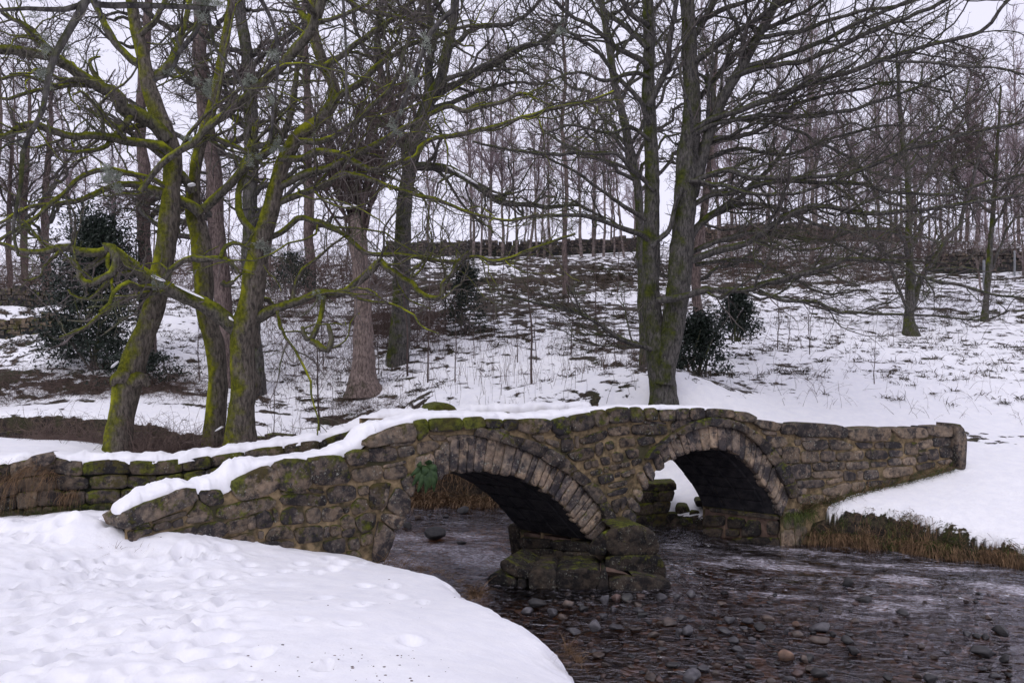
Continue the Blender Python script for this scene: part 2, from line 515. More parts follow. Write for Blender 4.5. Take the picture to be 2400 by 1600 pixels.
# thin snow: under the trees on the left and in the middle of the slope the ground shows through more
mid = sstep(19.8 - 2.2 * (1 - sstep(5, 9, GX)) * sstep(-6, -3, GX), 21.5 - 2.4 * (1 - sstep(5, 9, GX)) * sstep(-6, -3, GX), GY)
thin = mid * (0.10 + 0.20 * sstep(-0.25, 0.35, fbm(GX * 0.20, GY * 0.25, 2.0, 3)) * (1 - sstep(2, 8, GX)))
thin += 0.07 * mid * sstep(27, 34, GY)
thin += 0.34 * np.exp(-(((GX + 9.5) / 6.0) ** 2)) * np.exp(-(((GY - 20.9) / 0.7) ** 2))        # bare bank above the road
thin += 0.60 * (1 - sstep(17.9, 18.7, GY)) * (GX < 2.0) * (GY > 16)                               # stream bank seen through the arch
thin += 0.20 * np.exp(-(((GX + 3.6) / 2.6) ** 2) - (((GY - 28) / 5.0) ** 2))
thin += 0.16 * np.exp(-(((GX - 9) / 9) ** 2) - (((GY - 39.5) / 3.5) ** 2))
thin += (0.62 * np.exp(-(((GY - 19.95) / 0.22) ** 2)) + 0.5 * np.exp(-(((GY - 19.25) / 0.16) ** 2))) * (GX < -2) * (0.7 + 0.8 * fbm(GX * 1.5, GY * 4, 3.0, 3))
thin += (0.20 * np.exp(-(((GY - 36.5 - 0.8 * np.sin(GX * 0.4)) / 0.5) ** 2)) + 0.16 * np.exp(-(((GY - 31 - 0.7 * np.sin(GX * 0.5 + 1)) / 0.4) ** 2)) + 0.14 * np.exp(-(((GY - 41 + 0.5 * np.sin(GX * 0.6)) / 0.6) ** 2))) * (GX > -6)
thin += 0.09 * mid * (GX > 2) + 0.045 * mid * (GX <= 2)
thin -= 0.12 * (1 - mid)
rut = np.exp(-(((GY - 16.75 + 0.05 * (GX - 9) + 0.15 * np.sin(GX * 1.7)) / 0.42) ** 2)) * sstep(8.2, 8.9, GX) + 0.6 * np.exp(-(((GY - 17.5 + 0.05 * (GX - 9)) / 0.12) ** 2)) * sstep(8.4, 9.2, GX)
thin += 0.75 * rut * (0.55 + 1.9 * fbm(GX * 4.0, GY * 9, 0.0, 4))
thin += 0.13 * np.exp(-(((GX - 3.5) / 3.5) ** 2) - (((GY - 18.9) / 1.1) ** 2))
near_e = pl_dist(GX, GY, R_EDGE)
thin += 0.55 * (1 - sstep(0.10 + 0.15 * (GX < 4), 0.30 + 0.3 * (GX < 4), near_e + 0.25 * fbm(GX * 2.5, GY * 2.5, 8.0, 3))) * (GY < 19)
at = hill.data.attributes.new("thin", 'FLOAT', 'POINT')
at.data.foreach_set("value", thin.astype(np.float32).ravel())

# near bank, the ramp to the bridge and the tree bank behind the far wing wall
near_ctrl = [(0, 1600, 4.5), (600, 1600, 4.65), (1200, 1600, 5.0), (1385, 1600, 5.75), (0, 1450, 6), (600, 1450, 6), (1000, 1450, 6.6), (300, 1316, 8.3), (600, 1293, 9.4), (800, 1300, 10.2),
             (890, 1314, 10.6), (985, 1328, 9.8), (1060, 1350, 9.2), (1105, 1388, 8.6), (1175, 1424, 7.8), (1285, 1474, 7.0), (1322, 1514, 6.5), (1345, 1560, 6.1),
             (0, 1300, 7.6), (100, 1255, 8.6), (0, 1218, 10.1), (270, 1198, 10.5), (-300, 1220, 10), (-500, 1500, 5.5), (400, 1250, 8.9, ),
             (-6, 0, 1.5), (0, 0, 1.5), (-10, 4, 1.5), (0, -6, 1.5), (-12, -6, 1.6), (-14, 9, 1.4)]
near_ctrl = [c if (abs(c[0]) > 30 or c[0] == 0 and c[1] > 30) else (*c,) for c in near_ctrl]
def rbf_pts(lst):
    out = []
    for c in lst:
        out.append(c if abs(c[1]) < 30 else tuple(U(*c)))
    return out
def rbf_xyz(pts, smooth):
    P = np.array(pts, float)
    X, Z = P[:, :2], P[:, 2]
    ph = lambda r2: 0.5 * r2 * np.log(r2 + 1e-9)
    n = len(P)
    A = np.zeros((n + 3, n + 3))
    A[:n, :n] = ph(((X[:, None] - X[None]) ** 2).sum(-1)) + np.eye(n) * smooth
    A[:n, n] = 1; A[:n, n + 1:] = X; A[n, :n] = 1; A[n + 1:, :n] = X.T
    w = np.linalg.solve(A, np.concatenate([Z, np.zeros(3)]))
    def f(x, y):
        o = w[n] + w[n + 1] * x + w[n + 2] * y
        for k in range(n):
            o = o + w[k] * ph((x - X[k, 0]) ** 2 + (y - X[k, 1]) ** 2)
        return o
    return f
Hnear0 = rbf_xyz(rbf_pts(near_ctrl), 0.05)
FARWING_PX = [(-500, 10.0), (-150, 10.45), (0, 10.6), (280, 10.9), (600, 11.3), (734, 11.56)]
FARWING = [tuple(U(p, HY, d)[:2]) for p, d in FARWING_PX]
WV = np.array([-1.10, 0.86, 0.0])     # across the bridge, along the skewed barrels

def wing_side(x, y):
    """signed distance, positive behind the far wing wall"""
    line = FARWING + [(-1.9, 12.3)]
    d = pl_dist(x, y, line)
    pxq = 1200 + FP * x / np.maximum(y, 0.5)
    xs = [p for p, _ in FARWING_PX] + [905]
    ii = [1.0 / q for _, q in FARWING_PX] + [1 / 12.3]
    dl = 1.0 / np.interp(pxq, xs, ii)
    return np.where(y > dl, d, -d)

dents = []
for _ in range(300):
    px = RNG.uniform(-150, 560) if RNG.random() < 0.82 else RNG.uniform(300, 1000)
    d = RNG.uniform(4.3, 10.0)
    dents.append(((px - 1200) * d / FP, d, RNG.uniform(0.03, 0.075), RNG.uniform(0.05, 0.14), RNG.uniform(0.02, 0.085)))

def ground_near(x, y):
    z0 = np.clip(Hnear0(x, y), 0.5, 1.9)
    pxq = 1200 + FP * x / np.maximum(y, 0.5)
    left = (1 - sstep(350, 900, pxq)) * sstep(2, 4, y)
    z0 = z0 + 0.035 * left * fbm(x * 2.1, y * 2.1, 0, 3) + 0.034 * left * fbm(x * 4.0, y * 5.5, 2.0, 4) + 0.016 * left * fbm(x * 12, y * 15, 3.0, 3) + 0.035 * fbm(x * 0.9, y * 0.9, 4.0, 3) + 0.006 * fbm(x * 9, y * 9, 1.0, 2)
    for (cx, cy, rx, ry, dep) in dents:
        e = ((x - cx) / rx) ** 2 + ((y - cy) / ry) ** 2
        z0 = z0 - dep / (1 + e ** 2.2) + 0.30 * dep * np.exp(-((np.sqrt(e) - 1.6) ** 2) * 5)
    # heap of shovelled snow by the wall end
    z0 = z0 + 0.24 * np.exp(-(((x + 4.72) / 0.42) ** 2) - (((y - 8.72) / 0.28) ** 2)) + 0.10 * np.exp(-(((x + 5.7) / 0.6) ** 2) - (((y - 8.9) / 0.25) ** 2))
    # drift against the wall foot
    z0 = z0 + 0.06 * np.exp(-(((x + 2.75) / 0.8) ** 2) - (((y - 9.5) / 0.35) ** 2))
    up = 1.70 + 0.26 * (1 - sstep(-7.0, -5.6, x)) + 0.05 * fbm(x * 1.2, y * 1.2, 6.0, 3) + 0.05 * np.clip(-7 - x, 0, 4) - 0.5 * sstep(12.6, 15, y)
    s = wing_side(x, y)
    z = z0 + (up - z0) * sstep(0.05, 0.28, s)
    dist = pl_dist(x, y, L_EDGE) + 0.13 * fbm(np.asarray(x) * 4.5, np.asarray(y) * 4.5, 5.0, 4)
    ins = in_poly(x, y, L_POLY)
    sd = np.where(ins, dist, -np.abs(dist))
    z = z - 0.14 * (1 - sstep(0.0, 0.40, sd)) ** 2
    z = -0.6 + (z + 0.6) * sstep(-0.16, 0.02, sd)
    return z

xs = np.concatenate([np.linspace(-40, -10.2, 40), np.arange(-10.0, -7.0, 0.06), np.arange(-7.0, 1.9, 0.03)])
ys = np.concatenate([np.linspace(-10, 3.2, 40), np.arange(3.3, 10.8, 0.03), np.arange(10.8, 15.8, 0.05)])
NX, NY = np.meshgrid(xs, ys)
NZ = ground_near(NX, NY)
mk("snow_bank", np.stack([NX, NY, NZ], -1), quads=grid_quads(len(xs), len(ys)), mat=M['snow_near'], kind="structure")
del NX, NY, NZ

# ------------------------------------------------------------------ river bed and water
bx = np.linspace(-42, 14, 260); by = np.linspace(-9, 20, 160)
BX, BY = np.meshgrid(bx, by)
BZ = -0.26 + 0.10 * fbm(BX * 0.8, BY * 0.8, 1, 3) + 0.16 * np.exp(-(((BX - 2.2) / 1.6) ** 2) - (((BY - 9.3) / 1.6) ** 2))
t = NT("river_bed")
vc = t.voro(9.0, out='Color')
sx = t.n.new("ShaderNodeSeparateColor"); t.l.new(vc, sx.inputs[0])
colb = t.mix(sx.outputs['Red'], (0.09, 0.052, 0.032), (0.42, 0.25, 0.15))
colb = t.mix(t.ramp(sx.outputs['Green'], 0.6, 0.9), colb, (0.10, 0.10, 0.11))
colb = t.mix(t.ramp(t.noise(1.1, 3), 0.45, 0.75), colb, (0.05, 0.032, 0.024))
t.bsdf(colb, 0.7, t.bump(t.voro(9.0), 1.0, 0.06), 0.3)
M['bed'] = t.m
mk("river_bed", np.stack([BX, BY, BZ], -1), quads=grid_quads(260, 160), mat=M['bed'], kind="structure")

def water_z(x, y):
    s = y + 0.25 * x
    return 0.11 * sstep(12.3, 13.3, s) + 0.05 * sstep(14, 17, s)
wx = np.concatenate([np.linspace(-40, -6.2, 30), np.arange(-6, -1, 0.07), np.arange(-1, 9.6, 0.05)])
wy = np.concatenate([np.linspace(-8, 4.6, 20), np.arange(4.7, 14.0, 0.045), np.arange(14.0, 18.8, 0.08)])
WX, WY = np.meshgrid(wx, wy)
ca, sa = math.cos(-0.35), math.sin(-0.35)
FX, FY = WX * ca + WY * sa, -WX * sa + WY * ca
rough_w = 0.42 + 0.58 * sstep(9.6, 11.0, WY + 0.15 * (WX - 3)) + 0.4 * sstep(4, 6, WX) * sstep(8, 10, WY)
WZ = water_z(WX, WY) + rough_w * (0.040 * fbm(FX * 1.0, FY * 1.7, 0.4, 3) + 0.018 * fbm(FX * 3.0, FY * 4.5, 2.0, 2))
water = mk("river_water", np.stack([WX, WY, WZ], -1), quads=grid_quads(len(wx), len(wy)), kind="structure")
foam = np.zeros_like(WX)
def foam_spot(px, py, lx, ly, a):
    global foam
    d = CZ * FP / (py - HY)
    cx, cy = (px - 1200) * d / FP, d
    u = (WX - cx) * ca + (WY - cy) * sa; v = -(WX - cx) * sa + (WY - cy) * ca
    foam = np.maximum(foam, a * np.exp(-(u / lx) ** 2 - (v / ly) ** 2))
for s in [(1140, 1316, 0.55, 0.26, 1.6), (1060, 1300, 0.6, 0.22, 1.0), (950, 1275, 0.5, 0.3, 0.7), (1000, 1300, 0.5, 0.2, 0.7), (1690, 1335, 0.35, 0.12, 0.8), (1850, 1345, 0.6, 0.12, 1.3), (1780, 1330, 0.7, 0.2, 0.5),
          (2110, 1372, 0.30, 0.13, 1.3), (2160, 1405, 0.35, 0.12, 0.7), (2350, 1390, 0.4, 0.14, 0.8), (1830, 1395, 0.5, 0.12, 0.6), (2050, 1340, 0.8, 0.15, 0.5), (2250, 1350, 0.8, 0.15, 0.5), (1600, 1300, 0.8, 0.2, 0.35),
          (1960, 1440, 0.7, 0.25, 0.3), (2100, 1420, 0.8, 0.3, 0.35), (950, 1320, 0.4, 0.2, 0.8), (1100, 1270, 0.6, 0.2, 0.5), (1900, 1310, 1.2, 0.25, 0.35), (1150, 1290, 0.5, 0.14, 0.6)]:
    foam_spot(*s)
foam += 0.10 + 0.24 * sstep(9.4, 11.2, WY + 0.28 * WX - 0.6) + 0.05 * fbm(FX * 0.8, FY * 1.6, 5.0, 3)
at = water.data.attributes.new("foam", 'FLOAT', 'POINT')
at.data.foreach_set("value", foam.astype(np.float32).ravel())
t = NT("stream_water")
vr = t.scale(t.rotz(t.pos, 0.35), (1.0, 1.7, 1.0))
hn = t.math('ADD', t.noise(2.6, 2, 0.55, vr, 1.2), t.math('MULTIPLY', t.noise(9.0, 2, 0.5, vr, 0.8), 0.30))
nrm = t.bump(hn, 1.0, 0.11)
lw = t.n.new("ShaderNodeFresnel"); lw.inputs['IOR'].default_value = 1.9; t.l.new(nrm, lw.inputs['Normal'])
gl = t.n.new("ShaderNodeBsdfGlossy"); gl.inputs['Roughness'].default_value = 0.07; gl.inputs['Color'].default_value = (0.96, 0.94, 1, 1); t.l.new(nrm, gl.inputs['Normal'])
tr = t.n.new("ShaderNodeBsdfTransparent"); tr.inputs['Color'].default_value = (0.74, 0.62, 0.52, 1)
ms = t.n.new("ShaderNodeMixShader"); t.l.new(lw.outputs[0], ms.inputs[0]); t.l.new(tr.outputs[0], ms.inputs[1]); t.l.new(gl.outputs[0], ms.inputs[2])
df = t.n.new("ShaderNodeBsdfPrincipled"); df.inputs['Base Color'].default_value = (0.66, 0.62, 0.68, 1); df.inputs['Roughness'].default_value = 0.6; t.l.new(nrm, df.inputs['Normal'])
vf = t.scale(t.rotz(t.pos, 0.35), (1.0, 2.6, 1.0))
fo = t.math('ADD', t.noise(3.0, 6, 0.72, vf, 1.0), t.math('MULTIPLY', t.math('SUBTRACT', t.attr('foam'), 0.5), 0.42))
fo = t.math('MULTIPLY', t.ramp(fo, 0.42, 0.72, 0.0, 1.0), t.ramp(t.noise(7.0, 5, 0.75, t.scale(t.rotz(t.pos, 0.30), (1.0, 2.6, 1.0)), 1.6), 0.40, 0.68, 0.08, 0.90))
ms2 = t.n.new("ShaderNodeMixShader"); t.l.new(fo, ms2.inputs[0]); t.l.new(ms.outputs[0], ms2.inputs[1]); t.l.new(df.outputs[0], ms2.inputs[2])
t.l.new(ms2.outputs[0], t.out.inputs['Surface'])
water.data.materials.append(t.m)

# ------------------------------------------------------------------ the packhorse bridge
FACE = [(250, 8.50), (280, 8.60), (890, 10.70), (1392, 12.20), (1472, 12.48), (1828, 13.60), (2240, 15.0), (2300, 15.2)]
def mkd(knots):
    xs_ = [k[0] for k in knots]; iv = [1.0 / k[1] for k in knots]
    return lambda px: 1.0 / np.interp(px, xs_, iv)
dface = mkd(FACE)
def face_pt(px, py, dfun, push=0.0):
    px = np.asarray(px, float)
    d = dfun(px)
    P = Ua(px, py, d)
    d2 = dfun(px + 2.0); d1 = dfun(px - 2.0)
    T = Ua(px + 2.0, HY, d2) - Ua(px - 2.0, HY, d1)
    T[..., 2] = 0
    T /= np.linalg.norm(T, axis=-1, keepdims=True)
    N = np.stack([T[..., 1], -T[..., 0], np.zeros_like(px)], -1)     # towards the camera
    return P + N * np.asarray(push)[..., None] if np.ndim(push) else P + N * push

def round_poly(poly, n=18, cut=0.13):
    P = np.asarray(poly, float)
    c0 = P.mean(0)
    P = c0 + (P - c0) * 1.05 + np.sign(P - c0) * 0.7
    for c in (cut * 0.7, 0.22):
        Q = np.roll(P, -1, axis=0)
        P = np.stack([P * (1 - c) + Q * c, P * c + Q * (1 - c)], 1).reshape(-1, 2)
    Pc = np.vstack([P, P[:1]])
    L = np.concatenate([[0], np.cumsum(np.linalg.norm(np.diff(Pc, axis=0), axis=1))])
    q = np.linspace(0, L[-1], n, endpoint=False)
    return np.stack([np.interp(q, L, Pc[:, 0]), np.interp(q, L, Pc[:, 1])], -1)

def stone(name, poly, dfun, parent, th=0.16, bulge=0.026, push=0.008, color=None, n=18, cut=0.17, mat='stone', tilt=0.0):
    P = round_poly(poly, n, cut)
    if ((P[:, 0] * np.roll(P[:, 1], -1)) - (np.roll(P[:, 0], -1) * P[:, 1])).sum() < 0:
        P = P[::-1]
    c = P.mean(0)
    rings = [(1.0, -th), (1.0, 0.0), (0.985, 0.66 * bulge), (0.945, 0.97 * bulge), (0.62, 1.0 * bulge), (0.28, 1.0 * bulge)]
    V = []
    sd = RNG.uniform(0, 100)
    tl = RNG.uniform(-1, 1, 2) * 0.35 * bulge
    ext = np.maximum(np.ptp(P, axis=0), 1)
    for k, (s, h) in enumerate(rings):
        Q = c + (P - c) * s
        if k >= 1:
            e = (Q - c) / ext
            hh = h + ((0.45 * bulge + 0.010) * fbm(Q[:, 0] / 11.0 + sd, Q[:, 1] / 11.0, sd, 4) + e @ tl * 2) * (1.0 if k > 1 else 0.4) + push
        else:
            hh = np.full(len(Q), h + push)
        V.append(face_pt(Q[:, 0], Q[:, 1], dfun, hh))
    V.append(face_pt(np.array([c[0]]), np.array([c[1]]), dfun, np.array([bulge + push])))
    V = np.vstack(V)
    q = grid_quads(n, len(rings), wrap_u=True)
    last = (len(rings) - 1) * n
    tr_ = [(last + i, last + (i + 1) % n, last + n) for i in range(n)]
    if color is None:
        color = (RNG.uniform(0.34, 0.62), 0.42, RNG.uniform(0.3, 1.0), 1)
    q = q[:, ::-1]; tr_ = np.array(tr_)[:, ::-1]
    return mk(name, V, quads=q, tris=tr_, mat=M[mat], parent=parent, color=color)

def conv(off, s):
    return lambda pts: [(off[0] + x * s, off[1] + y * s) for x, y in pts]
CA = conv((260, 1080), 320 / 1930); CB = conv((560, 1040), 320 / 1792); CC = conv((800, 960), 320 / 1394)
CD = conv((1180, 940), 380 / 1862); CE = conv((1780, 960), 500 / 2352); CF = conv((1130, 1180), 470 / 2352); CG = conv((0, 1020), 560 / 2352)
C5 = conv((850, 930), 600 / 2352); C6 = conv((1350, 930), 600 / 2352)

bridge = empty("packhorse_bridge", U(1440, 1380, 12.2), "old stone packhorse bridge with two arches over the stream", "bridge")

int1 = np.array([(890, 1312), (915, 1260), (945, 1205), (962, 1162), (990, 1130), (1030, 1113), (1070, 1105), (1120, 1102), (1170, 1107), (1220, 1121), (1270, 1146), (1310, 1178), (1345, 1214), (1372, 1248), (1392, 1268)], float)
ext1 = np.array([(1030, 1040), (1067, 1030), (1110, 1021), (1150, 1028), (1192, 1042), (1243, 1060), (1289, 1088), (1330, 1114), (1373, 1152), (1406, 1198), (1419, 1234)], float)
hood1 = np.array([(1115, 1000), (1150, 1008), (1194, 1020), (1233, 1029), (1289, 1052), (1322, 1073), (1360, 1109), (1406, 1152), (1434, 1205), (1442, 1232)], float)
int2 = np.array([(1485, 1228), (1497, 1188), (1503, 1152), (1518, 1131), (1534, 1106), (1554, 1088), (1590, 1068), (1626, 1055), (1656, 1051), (1687, 1051), (1720, 1060), (1748, 1083), (1773, 1114), (1799, 1149), (1817, 1180), (1828, 1207)], float)
ext2 = np.array([(1556, 1040), (1564, 1032), (1603, 1012), (1646, 999), (1679, 998), (1728, 1009), (1768, 1040), (1802, 1083), (1830, 1129), (1846, 1168)], float)
int2b = np.array([(1572, 1078), (1590, 1068), (1626, 1055), (1656, 1051), (1687, 1051), (1720, 1060), (1748, 1083), (1773, 1114), (1799, 1149), (1817, 1180), (1828, 1207)], float)
hood2 = np.array([(1508, 1075), (1526, 1050), (1562, 1022), (1595, 999), (1654, 979), (1702, 982), (1740, 996), (1789, 1032), (1830, 1083), (1858, 1129), (1866, 1162)], float)

# mortar core of the near face, the barrels, the far face
ytop = np.array([(270, 1222), (285, 1212), (330, 1185), (400, 1158), (430, 1146), (520, 1148), (560, 1128), (620, 1093), (640, 1085), (720, 1078), (790, 1068), (850, 1053), (862, 1022), (920, 997), (960, 990), (1000, 978), (1130, 977), (1250, 985), (1330, 975), (1400, 962), (1475, 955), (1660, 956), (1720, 966), (1770, 979), (1830, 991), (1870, 994), (1980, 1003), (2080, 1002), (2180, 1001), (2240, 1003)], float)
ybase = np.array([(270, 1345), (700, 1345), (889, 1345), (1829, 1305), (1880, 1295), (1905, 1225), (2240, 1116)], float)
def ybot(px):
    y = np.interp(px, ybase[:, 0], ybase[:, 1])
    a = (px >= 890) & (px <= 1392); y = np.where(a, np.interp(px, int1[:, 0], int1[:, 1]) - 2, y)
    b = (px >= 1485) & (px <= 1828); y = np.where(b, np.interp(px, int2[:, 0], int2[:, 1]) - 2, y)
    c = (px > 1392) & (px < 1485); y = np.where(c, 1330, y)
    return y
cpx = np.unique(np.concatenate([np.arange(292, 2226, 3.0), [889.9, 890.1, 1391.9, 1392.1, 1484.9, 1485.1, 1827.9, 1828.1]]))
yt = np.interp(cpx, ytop[:, 0], ytop[:, 1]) + 12
yb = ybot(cpx)
def slab(front_push, back_off, yt_, name, mat):
    nt_ = 14
    tt = np.linspace(0, 1, nt_)[:, None]
    yy = yt_[None] * (1 - tt) + yb[None] * tt
    PXg = np.broadcast_to(cpx[None], yy.shape)
    Fr = face_pt(PXg, yy, dface, front_push)
    Fr[..., 2] += 0
    nrm_ = fbm(Fr[..., 0] * 6, Fr[..., 1] * 6, Fr[..., 2] * 6, 3)[..., None]
    base = face_pt(PXg, yy, dface, front_push + 0.0)
    Fr = base + (face_pt(PXg, yy, dface, front_push + 0.02) - base) * nrm_
    Bk = base + back_off
    V = np.concatenate([Fr.reshape(-1, 3), Bk.reshape(-1, 3)])
    n = len(cpx)
    q1 = grid_quads(n, nt_)
    q2 = grid_quads(n, nt_, base=n * nt_)[:, ::-1]
    i = np.arange(n - 1)
    top = np.stack([i + 1, i, i + n * nt_, i + 1 + n * nt_], -1)
    return mk(name, V, quads=np.concatenate([q1[:, ::-1], q2[:, ::-1], top]), mat=mat, parent=bridge)
wn_ = WV / np.linalg.norm(WV)
slab(0.004, wn_ * 0.42, yt, "mortar_face", M['mortar'])
_k = cpx > 1000
cpx, yt, yb = cpx[_k], yt[_k], yb[_k]
far_core = slab(-0.0, -wn_ * 0.40, yt, "far_face", M['mortar'])
far_core.location = tuple(WV + np.array([0, 0, 0.0]))

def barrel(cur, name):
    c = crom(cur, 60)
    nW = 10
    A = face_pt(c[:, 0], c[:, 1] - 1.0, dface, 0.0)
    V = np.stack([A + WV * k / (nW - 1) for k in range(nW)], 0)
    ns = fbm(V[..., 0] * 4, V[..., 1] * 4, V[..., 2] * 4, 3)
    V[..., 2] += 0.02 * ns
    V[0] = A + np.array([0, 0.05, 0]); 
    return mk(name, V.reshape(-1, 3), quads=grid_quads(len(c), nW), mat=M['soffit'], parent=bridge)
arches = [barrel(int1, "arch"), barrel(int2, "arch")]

# courses of soffit stones, barely seen in the dark
for cur, arch_o in zip((int1, int2), arches):
    c = crom(cur, 17)
    for i in range(6, 16):
        A, B = face_pt(c[i:i + 1, 0], c[i:i + 1, 1], dface, 0)[0], face_pt(c[i + 1:i + 2, 0], c[i + 1:i + 2, 1], dface, 0)[0]
        ctr = face_pt(np.array([cur[:, 0].mean()]), np.array([1220.0]), dface, 0)[0]
        nn = ctr - (A + B) / 2; nn /= np.linalg.norm(nn)
        for (w0, w1) in ((0.16, 0.42), (0.44, 0.70), (0.72, 0.99)):
            jit = RNG.uniform(-0.02, 0.02)
            a = A + (B - A) * 0.04; b = B + (A - B) * 0.04
            hgt = nn * RNG.uniform(0.015, 0.035)
            q = [a + WV * (w0 + jit), b + WV * (w0 + jit), b + WV * (w1 - 0.01), a + WV * (w1 - 0.01)]
            m_ = sum(q) / 4
            top = [m_ + (p - m_) * 0.94 + hgt for p in q]
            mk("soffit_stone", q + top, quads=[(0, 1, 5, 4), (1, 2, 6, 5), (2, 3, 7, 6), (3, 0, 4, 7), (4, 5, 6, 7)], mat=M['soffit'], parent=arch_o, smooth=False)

def between(cin, cex, n, name, push, bulge, th, jitter=0.25, col=None, gap=0.04, parent=None):
    A, B = crom(cin, 200), crom(cex, 200)
    w = RNG.uniform(0.7, 1.35, n); e = np.concatenate([[0], np.cumsum(w)]) / w.sum()
    ei = np.clip((e * 199), 0, 199); 
    for i in range(n):
        u0 = e[i] + gap * (e[i + 1] - e[i]); u1 = e[i + 1] - gap * (e[i + 1] - e[i])
        f = lambda C, u: np.array([np.interp(u * 199, np.arange(200), C[:, 0]), np.interp(u * 199, np.arange(200), C[:, 1])])
        a0, a1, b0, b1 = f(A, u0), f(A, u1), f(B, u0), f(B, u1)
        am = f(A, (u0 + u1) / 2); bm = f(B, (u0 + u1) / 2)
        k = RNG.uniform(-0.07, 0.05)
        a0 = a0 + (a0 - b0) * k; a1 = a1 + (a1 - b1) * k; am = am + (am - bm) * k
        stone(name, [b0, bm, b1, a1, am, a0], dface, parent or bridge, th=th, bulge=bulge, push=push + RNG.uniform(-0.012, 0.012), color=col() if col else None, cut=0.12)
vcol = lambda: (RNG.uniform(0.66, 0.98), 0.33, RNG.uniform(0.6, 1.0), 1)
between(np.array([p for p in int1 if p[0] >= 1020]), ext1, 23, "voussoir", 0.0, 0.04, 0.32, col=vcol, gap=0.07, parent=arches[0])
between(int2b, ext2, 21, "voussoir", 0.0, 0.038, 0.32, col=vcol, gap=0.07, parent=arches[1])
hcol = lambda: (RNG.uniform(0.34, 0.55), 0.50, RNG.uniform(0.3, 0.9), 1)
between(ext1[2:], hood1, 8, "hood_stone", 0.06, 0.045, 0.16, col=hcol, gap=0.015, parent=arches[0])
between(np.array([(1528, 1074), (1540, 1056), (1564, 1032), (1603, 1012), (1646, 999), (1679, 998), (1728, 1009), (1768, 1040), (1802, 1083), (1830, 1129), (1847, 1166)], float), hood2, 11, "hood_stone", 0.06, 0.045, 0.16, col=hcol, gap=0.015, parent=arches[1])

W_ = lambda c, r: [c(p) for p in r]
wall_polys = W_(CA, [
    [(1240, 420), (1540, 400), (1590, 590), (1400, 630), (1260, 560)], [(1210, 520), (1250, 570), (1360, 650), (1400, 680), (1100, 790), (1060, 760), (1180, 640)],
    [(1080, 800), (1400, 670), (1425, 790), (1390, 830), (1080, 880), (1060, 840)], [(270, 940), (520, 860), (560, 920), (300, 960)],
    [(300, 980), (560, 930), (580, 1000), (400, 1060), (330, 1140), (280, 1060)], [(590, 900), (760, 840), (850, 880), (840, 940), (600, 990)],
    [(860, 860), (1000, 800), (1020, 900), (880, 940)], [(560, 850), (900, 740), (1040, 700), (1060, 760), (860, 820), (600, 890)],
    [(720, 1030), (860, 990), (1150, 910), (1190, 960), (1180, 1080), (900, 1130), (760, 1130), (720, 1080)],
    [(1210, 970), (1300, 890), (1550, 850), (1630, 930), (1620, 1030), (1300, 1170), (1240, 1140), (1200, 1050)],
    [(1610, 870), (1930, 780), (1930, 960), (1760, 1010), (1640, 1020)], [(360, 1140), (600, 1080), (650, 1120), (640, 1180), (380, 1240), (350, 1200)],
    [(480, 1220), (620, 1200), (620, 1250), (500, 1270)], [(930, 1150), (1220, 1130), (1240, 1190), (1400, 1230), (1400, 1275), (1230, 1290), (930, 1270)],
    [(720, 1150), (920, 1140), (920, 1270), (720, 1290)], [(1480, 1220), (1620, 1110), (1930, 1010), (2010, 1060), (2030, 1260), (1700, 1300), (1460, 1290)],
    [(400, 1270), (700, 1290), (700, 1360), (380, 1360)], [(280, 1180), (350, 1250), (380, 1340), (290, 1340)], [(230, 1000), (280, 990), (310, 1130), (250, 1120)]])
